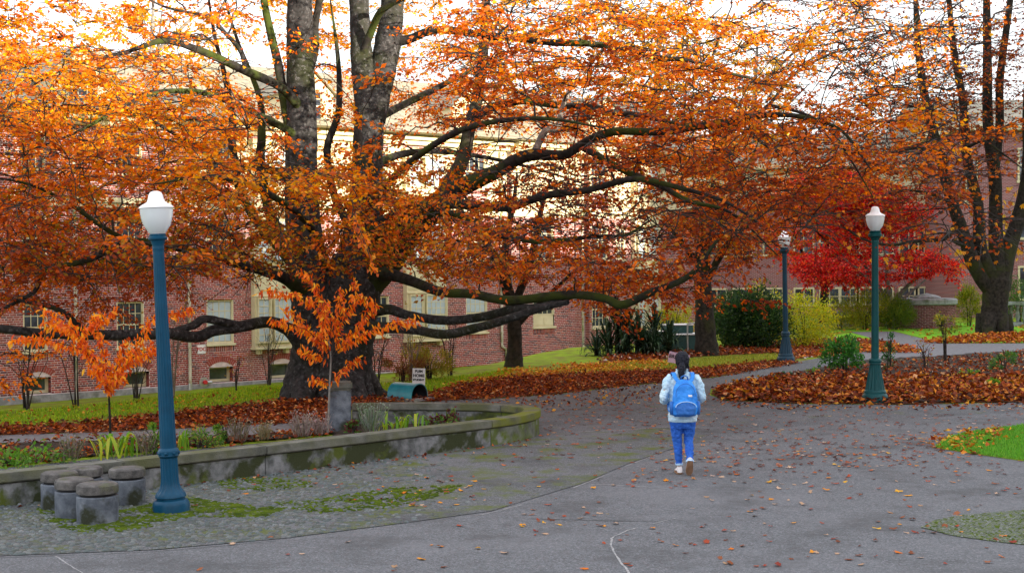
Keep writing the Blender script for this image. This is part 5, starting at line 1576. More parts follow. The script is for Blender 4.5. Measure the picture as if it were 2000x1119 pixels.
cen = cen[np.abs(cen[:, 0] * 29.5 / cen[:, 1] + 3.6 - .4) + rng.random(110) * 1.6 > .5]
dirs = beech.grow(cen, rmax=.03)
def front_cols(p):
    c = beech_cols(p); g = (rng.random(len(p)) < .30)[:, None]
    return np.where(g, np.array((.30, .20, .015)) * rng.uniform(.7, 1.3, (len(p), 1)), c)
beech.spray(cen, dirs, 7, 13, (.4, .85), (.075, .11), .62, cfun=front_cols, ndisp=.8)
cen = np.concatenate([np.stack([rng.uniform(-1, 8.6, 420), rng.uniform(23, 33, 420), rng.uniform(3.2, 8.6, 420)], -1), np.stack([rng.uniform(-12, -4.5, 170), rng.uniform(23, 33, 170), rng.uniform(2.6, 7.5, 170)], -1)])
cen = cen[~((np.abs(cen[:, 0] / cen[:, 1] * FPX - 706) < 90) & (cen[:, 2] < 5.0))]
dirs = beech.grow(cen, rmax=.035, minr=.011, wig=.16)
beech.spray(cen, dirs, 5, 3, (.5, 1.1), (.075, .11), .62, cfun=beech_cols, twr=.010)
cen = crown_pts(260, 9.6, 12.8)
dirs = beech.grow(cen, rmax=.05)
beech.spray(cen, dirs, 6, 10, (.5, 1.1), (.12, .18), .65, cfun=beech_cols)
# a low spray hanging at the left edge of the picture
cen = np.array([P(x, y, 24.5) for x, y in ((20, 690), (-20, 720), (40, 735), (0, 745), (70, 690), (-40, 680))])
beech.np += list(catmull(fallen([(-120, 640, -5), (-60, 660, -5), (10, 690, -5)], D0), 4)); beech.nr += [.03] * 9
dirs = beech.grow(cen, rmax=.02); beech.spray(cen, dirs, 6, 10, (.25, .5), (.07, .1), .6, cfun=lambda p: pick_cols(len(p), PAL[2:5], (3, 3, 1)))
beech.finish()

# ---------------------------------------------------------------- tree with the dark trunk by the cabinets
def simple_tree(name, label, px, py, trunk, limbs, ell, ncen, pal, wts, L, bark='bark_dark', group=None, twigs=6, nl=12, tl=(.35, .7), d=None, off=(0, 0), gap=.5, zcut=-9):
    g = G(px, py) if d is None else P(px, py, d)
    d = d or float((g - CAMP) @ (ROT3 @ np.array((0, 0, -1.0))))
    t = Tree(name, label, 'tree', bark, group)
    t.limb(fallen(trunk[0], d), trunk[1], 'trunk', 12, 6)
    for pts, rad in limbs: t.limb(fallen(pts, d), rad, 'limb', 8, 5)
    cen = []
    for (cpx, cpy, co, rx, ry, rz, k) in ell:
        c0 = P(cpx, cpy, d + co)
        q = rng.normal(0, 1, (int(ncen * k * 3) + 30, 3)); q = unit(q) * (rng.random((len(q), 1)) ** .45)
        q = c0 + q * np.array((rx, ry, rz))
        q = q[(np.clip(gap + .5 * wob(q, 1.2, len(name)), .1, 1) > rng.random(len(q))) & (q[:, 2] > zcut)][:int(ncen * k)]
        cen.append(q)
    cen = np.concatenate(cen)
    dirs = t.grow(cen, rmax=.05)
    if L is not None: t.spray(cen, dirs, twigs, nl, tl, L, .65, pal=pal, wts=wts)
    return t, cen, dirs, d
RUST = [(0.19, .032, .010), (0.36, .065, .008), (0.54, .13, .009), (0.58, .26, .012), (0.24, .16, .015)]
t, _, _, _ = simple_tree('maple_tree', 'dark trunked tree with brown orange crown beside the green cabinets', 1380, 694,
    ([(1382, 700, 0), (1378, 650, 0), (1374, 590, 0), (1372, 520, 0), (1380, 440, 0), (1395, 360, 0)], [.42, .33, .29, .26, .20, .10]),
    [([(1374, 560, 0), (1420, 480, -.4), (1480, 420, -.8), (1540, 390, -1.2)], [.13, .10, .07, .02]), ([(1373, 530, 0), (1330, 470, -.4), (1290, 430, -.8)], [.12, .08, .02]), ([(1378, 460, 0), (1430, 380, .6), (1470, 300, 1.0)], [.12, .08, .02])],
    [(1405, 400, -.3, 2.8, 2.4, 1.9, 1.0)], 150, RUST, (2, 4, 4, 2, 1), (.08, .12))
t.finish()

# ---------------------------------------------------------------- small bare-ish tree against the hall
t, _, _, _ = simple_tree('small_tree', 'small grey multi-stemmed tree with few leaves standing against the brick wall', 1003, 716,
    ([(1003, 722, 0), (1004, 690, 0), (1006, 650, 0), (1000, 600, 0), (985, 545, 0)], [.30, .22, .20, .18, .15]),
    [([(1000, 600, 0), (975, 520, 0), (950, 470, .1), (930, 420, .2), (905, 380, .3)], [.14, .12, .10, .08, .03]), ([(998, 590, 0), (985, 520, 0), (990, 460, 0), (1002, 400, 0), (1010, 340, 0)], [.14, .12, .10, .07, .03]),
     ([(1003, 600, 0), (1030, 530, 0), (1045, 470, .1), (1058, 410, .2), (1075, 350, .3)], [.12, .11, .10, .07, .03]), ([(1008, 640, 0), (1030, 615, -.1), (1055, 590, -.2), (1110, 540, -.4), (1150, 500, -.5)], [.08, .07, .06, .05, .02]),
     ([(960, 490, 0), (900, 470, -.2), (850, 470, -.4), (805, 480, -.5)], [.05, .045, .04, .015]), ([(950, 470, 0), (890, 430, -.2), (840, 440, -.4)], [.05, .04, .015])],
    [(1000, 440, 0, 3.4, 1.6, 1.7, 1.0)], 170, [(0.30, .06, .05), (0.42, .10, .03), (.5, .22, .03)], (3, 3, 1), (.08, .12), bark='bark_dark', twigs=5, nl=5, tl=(.3, .7))
t.finish()

# ---------------------------------------------------------------- red maple
RED = [(0.62, .012, .016), (0.86, .03, .025), (0.90, .15, .10), (0.36, .010, .014), (.86, .22, .02)]
t, _, _, _ = simple_tree('red_maple', 'small red leaved maple with spreading pale stems on the far lawn', 1742, 642,
    ([(1742, 648, 0), (1742, 620, 0), (1741, 595, 0)], [.24, .19, .17]),
    [([(1741, 600, 0), (1715, 570, -.4), (1680, 530, -.8), (1640, 500, -1.2)], [.13, .09, .06, .02]), ([(1741, 600, 0), (1735, 560, 0), (1730, 510, 0), (1720, 450, .2)], [.13, .10, .07, .02]),
     ([(1742, 600, 0), (1765, 565, -.2), (1800, 535, -.5), (1835, 515, -.8)], [.13, .09, .06, .02]), ([(1742, 605, 0), (1780, 570, .4), (1815, 540, .8)], [.09, .06, .02]), ([(1740, 590, 0), (1700, 540, .5), (1660, 460, .8), (1640, 380, 1)], [.10, .08, .05, .02])],
    [(1665, 520, -.5, 2.6, 2.2, .95, .42), (1800, 520, -.3, 1.7, 1.6, .75, .2), (1690, 400, .3, 3.0, 2.0, 2.1, 1.1)], 420, RED, (3, 4, 3, 3, .8), (.09, .14), bark='bark_grey', gap=.40, nl=9)
t.finish()

t, _, _, _ = simple_tree('scarlet_tree', 'orange and scarlet tree crown behind the navy lamp post', 1610, 640,
    ([(1610, 650, 0), (1608, 600, 0), (1612, 540, 0), (1615, 470, 0)], [.25, .2, .17, .10]),
    [([(1610, 560, 0), (1570, 500, .2), (1540, 430, .4)], [.10, .07, .02]), ([(1612, 550, 0), (1650, 480, .3), (1690, 400, .5)], [.10, .07, .02]), ([(1613, 500, 0), (1620, 420, 0), (1610, 350, 0)], [.09, .06, .02])],
    [(1610, 430, 0, 3.2, 2.2, 2.6, 1.0)], 420, RED[1:3] + RUST[2:4] + [(.85, .28, .02)], (3, 2, 3, 1, 2), (.11, .17), d=66, gap=.55, nl=10)
t.finish()

# ---------------------------------------------------------------- horse chestnut on the right
ch = Tree('chestnut_tree', 'thick trunked horse chestnut with a few large orange leaves at the right', 'tree', 'bark_dark')
gch = G(1940, 652); DC = float((gch - CAMP) @ (ROT3 @ np.array((0, 0, -1.0))))
def C_(*p): return fallen(p, DC)
ch.limb(C_((1941, 662, 0), (1941, 630, 0), (1943, 595, 0), (1946, 560, 0), (1948, 530, 0)), [.74, .55, .50, .52, .50], 'trunk', 18, 6, wig=.03)
for ex, eo in ((1905, -.4), (1925, -1.0), (1965, -.9), (1982, -.2)):
    g = P(ex, 655, DC + eo); g[2] = -.04
    st = P(1940 + (ex - 1940) * .45, 618, DC + eo * .3); md = (st + g) / 2; md[2] -= .2
    ch.limb([st, md, g], [.36, .24, .05], 'root', 9, 5, node=False)
for pts, rad in (
    ([(1938, 572, 0), (1906, 522, -.2), (1875, 455, -.4), (1852, 372, -.6), (1838, 305, -.7), (1812, 220, -.8), (1792, 100, -1), (1786, -60, -1)], [.40, .36, .32, .27, .25, .22, .17, .10]),
    ([(1943, 552, -.1), (1916, 488, -.1), (1901, 400, 0), (1887, 300, .1), (1879, 200, .2), (1862, 100, .3), (1848, -60, .3)], [.40, .34, .27, .23, .20, .17, .10]),
    ([(1950, 545, 0), (1943, 450, .3), (1940, 350, .5), (1931, 250, .5), (1926, 100, .6), (1926, -60, .7)], [.44, .36, .32, .27, .22, .15]),
    ([(1941, 345, .5), (1948, 250, .7), (1956, 150, .8), (1972, 20, .9), (1978, -60, 1)], [.24, .22, .20, .16, .12]),
    ([(1955, 565, 0), (1974, 492, .1), (1992, 420, .2), (2004, 330, .3), (2012, 200, .3), (2018, 40, .3)], [.46, .40, .37, .31, .27, .2]),
    ([(1868, 440, -.4), (1845, 462, -.8), (1812, 468, -1.1), (1780, 470, -1.4), (1735, 480, -1.8), (1690, 470, -2.2), (1640, 440, -2.5)], [.17, .14, .11, .09, .065, .05, .02]),
    ([(1900, 470, -.1), (1880, 478, -.5), (1862, 470, -.9)], [.14, .12, .10]),
    ([(1860, 400, -.5), (1820, 380, -1), (1760, 375, -1.6), (1690, 400, -2)], [.10, .08, .05, .02]),
    ([(1838, 300, -.7), (1790, 290, -1.2), (1730, 300, -1.7), (1660, 290, -2.2)], [.09, .07, .05, .02]),
    ([(1885, 290, .1), (1920, 280, -.4), (1960, 300, -.9), (2010, 340, -1.4)], [.09, .07, .05, .02])):
    ch.limb(C_(*pts), [q * .8 for q in rad], 'limb', 9, 5, wig=.14)
def ell(n, px, py, d, rx, ry, rz):
    q = unit(rng.normal(0, 1, (n, 3))) * (rng.random((n, 1)) ** .4)
    return P(px, py, d) + q * np.array((rx, ry, rz))
bare = np.concatenate([ell(330, 1840, 210, DC, 6.4, 3.5, 3.4), ell(330, 1850, -20, DC, 7.4, 4.0, 4.6), ell(130, 1730, 340, DC - 2, 3.4, 2, 2.2)])
dirs = ch.grow(bare, rmax=.06, wig=.12)
ch.spray(bare, dirs, 6, 4, (.5, 1.2), (.10, .17), .6, pal=RUST[:4], wts=(4, 4, 2, .5), twr=.008)
# upright sub-twigs with big palmate leaves, each its own leaf
lc = np.concatenate([ell(60, 1780, 480, DC - 1.2, 3.0, 1.6, 1.3), ell(55, 1905, 430, DC - .8, 2.0, 1.2, 2.2), ell(60, 1985, 470, DC + 1.2, 1.0, 1.2, 2.4), ell(34, 1905, 500, DC + 1.4, .9, .8, 1.0), ell(30, 1800, 350, DC - 1.2, 3.2, 1.5, 1.5), ell(24, 1930, 330, DC - .6, 1.8, 1, 1.6)])
dirs = ch.grow(lc, rmax=.03)
ch.finish()
def palmate():
    v, f = [], []
    for k, a in enumerate((-1.15, -.6, 0, .6, 1.15)):
        l = (.62, .85, 1.0, .85, .62)[k]
        d = np.array((math.sin(a), math.cos(a), 0)); s_ = np.array((d[1], -d[0], 0))
        b = len(v)
        v += [(0, 0, 0), tuple(d * l * .68 + s_ * l * .17 + np.array((0, 0, -.10 * l))), tuple(d * l + np.array((0, 0, -.30 * l))), tuple(d * l * .68 - s_ * l * .17 + np.array((0, 0, -.10 * l)))]
        f += [(b, b + 1, b + 2), (b, b + 2, b + 3)]
    return np.array(v), np.array(f)
M['chestnut_leaf'] = mat_leaf('chestnut_leaf', .45, obj_random=True, base=[(.36, .07, .008), (.56, .14, .010), (.68, .22, .010), (.75, .36, .015)])
M['chestnut_gold'] = mat_leaf('chestnut_gold', .5, obj_random=True, base=[(.65, .30, .02), (.75, .42, .03), (.70, .50, .04)])
pv, pf = palmate()
pm1 = npmesh('palmate_leaf', pv, pf, M['chestnut_leaf']); pm2 = npmesh('palmate_leaf', pv, pf, M['chestnut_gold'])
for i, c in enumerate(lc):
    o = obj('palmate_leaf', pm2 if 115 <= i < 209 else pm1, ch.root, tuple(c))
    s_ = rng.uniform(.14, .25); o.scale = (s_, s_, s_)
    o.rotation_euler = (rng.uniform(-2.2, -.6), rng.uniform(-.6, .6), rng.uniform(0, 6.28))

# ---------------------------------------------------------------- golden trees behind the hall
GOLD = [(.72, .40, .03), (.65, .28, .025), (.70, .48, .05), (.55, .22, .03)]
for (px, py, dd, lab, k, pal) in ((1290, 60, 74, 'tall golden tree rising behind the right part of the brick hall', 1.2, GOLD), (1480, 60, 84, 'slim pale gold tree behind the gap right of the hall', .5, GOLD),
                             (300, 20, 70, 'orange gold tree behind the left part of the brick hall roof', 1.0, GOLD), (980, 30, 80, 'golden tree showing above the middle of the hall roof', .6, GOLD)):
    b0 = P(px, py, dd); b0[2] = -.5
    t = Tree('background_tree', lab, 'tree', 'bark_grey', 'golden trees behind the hall')
    top = b0 + np.array((0, 0, 17.5))
    t.limb([b0, b0 + np.array((.2, 0, 6)), b0 + np.array((-.2, .2, 12)), top], [.45, .34, .2, .06], 'trunk', 9)
    for j in range(7):
        a = rng.uniform(0, 6.28); z0 = 6 + j * 1.4
        t.limb([b0 + np.array((0, 0, z0)), b0 + np.array((1.4 * math.cos(a), 1.4 * math.sin(a), z0 + 1.2)), b0 + np.array((3.4 * math.cos(a), 3.4 * math.sin(a), z0 + 3))], [.15, .10, .03], 'limb', 7)
    c = b0 + np.array((0, 0, 12.0)) + unit(rng.normal(0, 1, (int(150 * k), 3))) * (rng.random((int(150 * k), 1)) ** .4) * np.array((4.6 * min(1, k), 4.6, 5.8))
    dirs = t.grow(c, rmax=.06)
    t.spray(c, dirs, 6, 11, (.6, 1.3), (.16, .24), .7, pal=pal, wts=(3, 2, 2, 1))
    t.finish()

# ---------------------------------------------------------------- orange saplings: every leaf on its own
M['cherry_leaf'] = mat_leaf('cherry_leaf', .5, obj_random=True, base=[(.55, .075, .008), (.80, .19, .008), (.90, .32, .012), (.75, .15, .008), (.90, .48, .03)])
def cherry_mesh():
    ys = [0, .18, .42, .68, .88, 1.0]; ws = [.02, .12, .17, .14, .06, 0]
    v = []
    for y, w in zip(ys, ws): v += [(-w, y, .05 * w / .24 - .18 * y * y), (0, y, -.18 * y * y - .0), (w, y, .05 * w / .24 - .18 * y * y)]
    f = []
    for i in range(5):
        for k in (0, 1): f.append((3 * i + k, 3 * i + k + 1, 3 * i + 4 + k, 3 * i + 3 + k))
    return npmesh('leaf', np.array(v), np.array(f), M['cherry_leaf'], smooth=True)
CH = cherry_mesh()
def sapling(label, base, trunk, trad, branches, nleaf, droop=1.0, stake=False):
    g = G(*base); d = float((g - CAMP) @ (ROT3 @ np.array((0, 0, -1.0))))
    root = empty('cherry_sapling', (0, 0, 0), 0, label, 'sapling', 'young orange cherry trees')
    ts = TubeSet(); tp = catmull(fallen([(x, y, 0) for x, y in trunk], d), 6); ts.add(tp, np.linspace(trad, trad * .55, len(tp)), 8)
    obj('trunk', ts.mesh('trunk', M['bark_dark'] if not stake else M['bark_grey']), root)
    paths = []
    for br, off in branches:
        n = len(br)
        pth = catmull(fallen([(x, y, off * i / max(1, n - 1)) for i, (x, y) in enumerate(br)], d), 8)
        pth[1:-1] += rng.normal(0, .008, (len(pth) - 2, 3))
        ts = TubeSet(); ts.add(pth, np.linspace(.011, .003, len(pth)), 6)
        obj('branch', ts.mesh('branch', M['twig']), root)
        paths.append(pth)
    lens = np.array([np.linalg.norm(np.diff(p, axis=0), axis=1).sum() for p in paths])
    nall = int(nleaf * 5.4)
    cnt = np.maximum(12, (nall * lens / lens.sum()).astype(int))
    made, extra = 0, []
    keep = nleaf / max(1, cnt.sum())
    for pth, n in zip(paths, cnt):
        cum = np.concatenate([[0], np.cumsum(np.linalg.norm(np.diff(pth, axis=0), axis=1))]); 
        for k in range(n):
            t = (.14 + .88 * (k + rng.random()) / n) * cum[-1]; t = min(t, cum[-1])
            c = np.array([np.interp(t, cum, pth[:, j]) for j in range(3)])
            i = min(len(pth) - 2, int(np.searchsorted(cum, t)) - 1); tg = unit(pth[i + 1] - pth[i])
            sd = np.cross(tg, (0, 0, 1)) * (1 if k % 2 else -1)
            ax = unit(tg * rng.uniform(0, .5) + sd * rng.uniform(0, .35) + np.array((0, 0, -1)) * rng.uniform(.6, 1.4) + rng.normal(0, .42, 3))
            up = unit(np.cross(ax, rng.normal(0, 1, 3)) + np.array((0, -.6, .4))); xs = unit(np.cross(ax, up)); up = np.cross(xs, ax)
            L = rng.uniform(.07, .125); c = c + rng.normal(0, .038, 3)
            mw = Matrix(((xs[0] * L, ax[0] * L, up[0] * L, c[0]), (xs[1] * L, ax[1] * L, up[1] * L, c[1]), (xs[2] * L, ax[2] * L, up[2] * L, c[2]), (0, 0, 0, 1)))
            if rng.random() < keep and made < 296:
                made += 1
                o = obj('leaf', CH, root); o.matrix_world = mw
            else: extra.append(np.array(mw))
    E = np.array(extra); cv = np.array([tuple(v.co) + (1.0,) for v in CH.vertices]); cf = np.array([tuple(q.vertices) for q in CH.polygons])
    vv = np.einsum('nij,kj->nki', E, cv)[..., :3].reshape(-1, 3); ff = (cf[None] + (np.arange(len(E)) * len(cv))[:, None, None]).reshape(-1, 4)
    cc = np.repeat(pick_cols(len(E), [(.55, .075, .008), (.80, .19, .008), (.90, .32, .012), (.75, .15, .008), (.90, .48, .03)], (1, 1, 1, 1, .6), .15), len(cv), 0)
    obj('leaves', npmesh('leaves', vv, ff, M['leaf'], cc, smooth=True), root)['kind'] = 'stuff'
    return root
sapling('slender orange cherry sapling behind the planter wall left of the blue lamp', (215, 882), [(215, 884), (215, 830), (213, 780), (211, 745)], .022,
    [([(211, 765), (196, 715), (160, 668), (132, 630), (84, 607)], -.3), ([(203, 735), (170, 690), (122, 672), (75, 660), (28, 663)], -.5), ([(212, 755), (238, 712), (274, 665), (300, 622), (332, 612), (378, 603)], .3),
     ([(155, 662), (178, 628), (200, 622), (226, 604)], .3), ([(212, 768), (248, 706), (278, 692), (305, 676)], -.5), ([(190, 708), (150, 652), (118, 640), (86, 634)], .4), ([(211, 745), (205, 700), (195, 660), (190, 612)], .1), ([(212, 760), (228, 722), (236, 690), (252, 660)], .5), ([(212, 770), (200, 735), (176, 710)], -.4), ([(213, 775), (222, 745), (240, 735)], -.2)], 300)
sapling('young orange cherry sapling in front of the beech trunk beside the pier', (640, 848), [(640, 850), (642, 800), (644, 750), (646, 700), (642, 664)], .020,
    [([(644, 692), (612, 655), (572, 634), (528, 626)], -.3), ([(642, 664), (624, 605), (588, 578), (512, 566)], -.4), ([(642, 655), (630, 590), (608, 545), (588, 530)], .2), ([(645, 685), (664, 628), (688, 592), (693, 546)], .3),
     ([(686, 594), (708, 580), (730, 600)], .1), ([(646, 695), (690, 662), (742, 640), (815, 622)], -.4), ([(645, 702), (612, 692), (584, 682)], -.3), ([(645, 745), (676, 716), (704, 700)], .3), ([(644, 664), (660, 605), (668, 562)], -.1), ([(643, 680), (600, 640), (560, 600)], .3), ([(644, 690), (672, 660), (700, 640), (728, 598)], .2), ([(645, 750), (628, 742), (612, 738)], .2), ([(644, 700), (630, 640), (640, 590)], -.4)], 290, stake=True)

# ---------------------------------------------------------------- shrubs
def bush(name, label, px, py, rx, rz, n, L, pal, wts, zc=None, ry=None, d=None, stems=8, ratio=.45, cat='shrub', flop=0.0, mat='leaf', group=None, up=.3):
    g = G(px, py) if d is None else np.array((*P(px, py, d)[:2], 0))
    g[2] = H(g[0], g[1])
    root = empty(name, (0, 0, 0), 0, label, cat, group)
    ry = ry or rx * .8
    c = g + np.array((0, 0, zc if zc is not None else rz * .95))
    ts = TubeSet(); ends = []
    for k in range(stems):
        a = rng.uniform(0, 6.28); rr = rng.uniform(.2, .9)
        e = c + np.array((rx * rr * math.cos(a), ry * rr * math.sin(a), rz * rng.uniform(.1, .85)))
        m = g + (e - g) * .5 + np.array((0, 0, .15 * rz)) - np.array((e[0] - g[0], e[1] - g[1], 0)) * .15
        ts.add(catmull([g + np.array((.06 * math.cos(a), .06 * math.sin(a), -.05)), m, e], 4), np.linspace(.02, .004, 9), 5)
    o = obj('stems', ts.mesh('stems', M['twig']), root); o['kind'] = 'stuff'
    nc = max(6, n // 45)
    q = unit(rng.normal(0, 1, (nc, 3)))
    cc = c + q * (rng.random((nc, 1)) ** .35) * np.array((rx, ry, rz)) * (1 + .12 * rng.normal(0, 1, (nc, 1)))
    pos = (cc[:, None] + rng.normal(0, .13, (nc, 45, 3)) * np.array((rx, ry, rz)).mean() * 1.1).reshape(-1, 3)
    ok = pos[:, 2] > g[2] + .03
    pos = pos[ok]; m = len(pos)
    out = unit(pos - c); ax = out * .7 + rng.normal(0, .6, (m, 3)) + np.array((0, 0, up)); nr = rng.normal(0, 1, (m, 3)) + np.array((0, -.3, .5))
    ll = rng.uniform(L[0], L[1], m)
    leaf_obj('foliage', pos, ax, nr, ll, ll * ratio, pick_cols(m, pal, wts), M[mat], root, 'stuff')
    return root
GREEN_D = [(.012, .035, .010), (.022, .055, .014), (.04, .09, .018), (.06, .11, .02)]
YEL = [(.36, .40, .015), (.52, .48, .015), (.22, .28, .015), (.62, .46, .02)]
YG = [(.19, .25, .015), (.31, .33, .02), (.12, .17, .015), (.40, .36, .02)]
bush('evergreen_shrub', 'large dark green rounded shrub left of the navy lamp post', 1470, 682, 1.15, 1.0, 10000, (.09, .15), GREEN_D, (3, 3, 2, 1), ry=1.2)
bush('evergreen_shrub', 'dark leafy shrub just right of the dark tree trunk', 1432, 676, .75, .95, 4000, (.09, .15), GREEN_D, (3, 3, 2, .5), d=47)
bush('yellow_shrub', 'yellow leaved shrub right of the navy lamp post', 1572, 668, 1.15, .86, 5200, (.06, .11), YEL, (3, 3, 2, 1), d=46)
bush('yellow_shrub', 'yellow shrub top showing above the dark green shrub', 1500, 640, 1.1, 1.2, 2600, (.06, .11), YEL, (3, 3, 2, 1), d=48)
bush('yellow_shrub', 'yellow green grassy shrub behind the green cabinets', 1318, 668, .75, .75, 2600, (.08, .14), YG + YEL[:2], (1, 2, 1, 2, 2, 2), d=49, ratio=.22, up=.8)
bush('feathery_shrub', 'feathery yellow green shrub left of the teal lamp on the far lawn', 1690, 645, 1.25, .85, 6000, (.10, .18), YG, (2, 3, 1, 2), d=59, ratio=.16, up=.9)
bush('feathery_shrub', 'feathery green shrub beside the round brick planter', 1752, 642, .75, .72, 4200, (.10, .18), [(.07, .13, .015), (.12, .19, .02), (.20, .25, .02)], (2, 3, 2), d=58.5, ratio=.16, up=.9)
bush('feathery_shrub', 'narrow yellow green shrub between round planter and chestnut trunk', 1893, 640, .6, .95, 3000, (.10, .18), YG, (2, 3, 2, 1), d=61.5, ratio=.16, up=.9)
bush('feathery_shrub', 'green shrub behind the balustrade at the right edge', 1990, 640, 1.0, 1.05, 1800, (.08, .14), [(.05, .12, .02), (.09, .18, .03)], (2, 2), d=63)
bush('feathery_shrub', 'low yellow green shrub against the garden wall by the yellow bush', 1640, 650, .7, .6, 1300, (.08, .14), YG, (2, 3, 2, 1), d=60, ratio=.2, up=.8)
bush('grassy_shrub', 'small straw yellow shrub at the foot of the hall wall', 838, 742, .55, .40, 1400, (.10, .2), [(.30, .26, .04), (.22, .20, .04), (.40, .30, .05)], (2, 2, 1), ratio=.14, up=1.2)
bush('grassy_shrub', 'low reddish brown dry shrub beside the straw yellow one', 785, 748, .5, .35, 700, (.08, .15), [(.18, .07, .03), (.25, .16, .05)], (2, 1), ratio=.2, up=.9)

def twig_shrub(label, px, py, h, n, spread=.35, leaves=20, pal=None, group='bare shrubs along the hall wall'):
    g = G(px, py)
    root = empty('bare_shrub', (0, 0, 0), 0, label, 'shrub', group)
    ts = TubeSet(); tips = []
    for k in range(n):
        a = rng.uniform(0, 6.28); s_ = rng.uniform(.2, 1) * spread * h
        e = g + np.array((s_ * math.cos(a), s_ * .6 * math.sin(a), h * rng.uniform(.65, 1.0)))
        m = g + (e - g) * np.array((.35, .35, .5)) + rng.normal(0, .03, 3)
        pth = catmull([g + np.array((.05 * math.cos(a), .05 * math.sin(a), -.05)), m, e], 5)
        ts.add(pth, np.linspace(.016, .004, len(pth)), 5)
        for j in (4, 6, 8):
            e2 = pth[j] + np.array((rng.normal(0, .18), rng.normal(0, .1), rng.uniform(.15, .45))) * h * .6
            ts.add(np.stack([pth[j], (pth[j] + e2) / 2 + rng.normal(0, .02, 3), e2]), np.array([.007, .005, .002]), 4); tips.append(e2)
    obj('stems', ts.mesh('stems', M['twig_tan' if rng.random() < .3 else 'twig']), root)['kind'] = 'stuff'
    if leaves:
        tips = np.array(tips); k = rng.integers(0, len(tips), leaves)
        pos = tips[k] + rng.normal(0, .08, (leaves, 3)); L = rng.uniform(.05, .09, leaves)
        leaf_obj('leaves', pos, rng.normal(0, 1, (leaves, 3)), rng.normal(0, 1, (leaves, 3)), L, L * .6, pick_cols(leaves, pal or [(.35, .25, .04), (.4, .12, .03)], (1, 1) if not pal else [1] * len(pal)), M['leaf'], root, 'stuff')
    return root
for (px, py, h, n, lab) in ((50, 800, 1.5, 9, 'bare twiggy shrub below the leftmost window of the hall'), (150, 795, 2.4, 5, 'tall thin bare shrub beside the mossy downpipe'), (335, 778, 2.4, 7, 'bare shrub behind the blue lamp post against the wall'), (525, 752, 2.3, 10, 'bare twiggy shrub below the cream bay window left of the beech'),
                         (265, 782, 1.1, 7, 'low bare shrub under the arched basement window'), (735, 752, 1.6, 8, 'bare shrub just right of the beech trunk'), (805, 745, 1.9, 7, 'bare shrub below the second cream bay window'), (880, 735, 1.7, 6, 'thin bare shrub right of the straw yellow one'), (458, 765, 1.0, 3, 'single thin bare stem between two basement windows')):
    twig_shrub(lab, px, py, h, n)

# ---------------------------------------------------------------- strap-leaved plants: each leaf a part
def strap_mesh(name, mat, wid=.035, seg=6, bend=1.0):
    v, f = [], []
    for i in range(seg + 1):
        t = i / seg; w = wid * (1 - t ** 2.2) * (.6 + .8 * min(1, t * 3)) * .8
        y = t * (.35 + .25 * bend * t); z = math.sin(min(1.0, t * (1 + .12 * bend)) * 1.9) * .9 * (1 - .22 * bend * t * t)
        v += [(-w, y, z), (w, y, z)]
    for i in range(seg): f.append((2 * i, 2 * i + 1, 2 * i + 3, 2 * i + 2))
    return npmesh(name, np.array(v), np.array(f), mat, smooth=True)
M['strap_green'] = mat_leaf('strap_green', .35, obj_random=True, base=[(.10, .24, .02), (.16, .34, .025), (.28, .40, .03), (.42, .42, .04)])
M['yucca_leaf'] = mat_leaf('yucca_leaf', .1, obj_random=True, base=[(.012, .028, .016), (.02, .045, .022), (.035, .07, .03), (.06, .09, .05)])
SM = [strap_mesh('leaf', M['strap_green'], .06, bend=b) for b in (.3, .8, 1.3)]
YM = [strap_mesh('leaf', M['yucca_leaf'], .036, bend=b) for b in (.1, .5, 1.0)]
def strap_plant(label, px, py, n, h, name='strap_plant', z=None, meshes=SM, spread=.06, cat='plant', tilt=.35, at=None):
    g = G(px, py) if at is None else np.array(at)
    if z is not None and at is None: g = Z(px, py, z)
    root = empty(name, tuple(g), 0, label, cat)
    for k in range(n):
        o = obj('leaf', meshes[int(rng.integers(0, len(meshes)))], root, (rng.normal(0, spread), rng.normal(0, spread), 0))
        s_ = h * rng.uniform(.6, 1.05); o.scale = (s_ * rng.uniform(.7, 1.2), s_, s_)
        o.rotation_euler = (rng.uniform(-.35, tilt), 0, rng.uniform(0, 6.28))
    return root
strap_plant('bright green strap leaved clump at the foot of the left sapling', 222, 893, 26, .46, spread=.16)
strap_plant('yellow green upright strap leaves right of the left sapling', 262, 890, 16, .42, spread=.12)
strap_plant('bright green strap leaved clump just right of the blue lamp post', 352, 880, 18, .36, spread=.08)
strap_plant('bright green strap leaved clump inside the rounded end of the planter', 800, 846, 20, .42, z=.05, spread=.16)
strap_plant('yellowing strap leaves at the middle of the planter end', 765, 848, 14, .30, z=.05, spread=.15)
strap_plant('small dark strap leaved tuft at the edge of the leafy bed', 1590, 732, 14, .25, spread=.07)
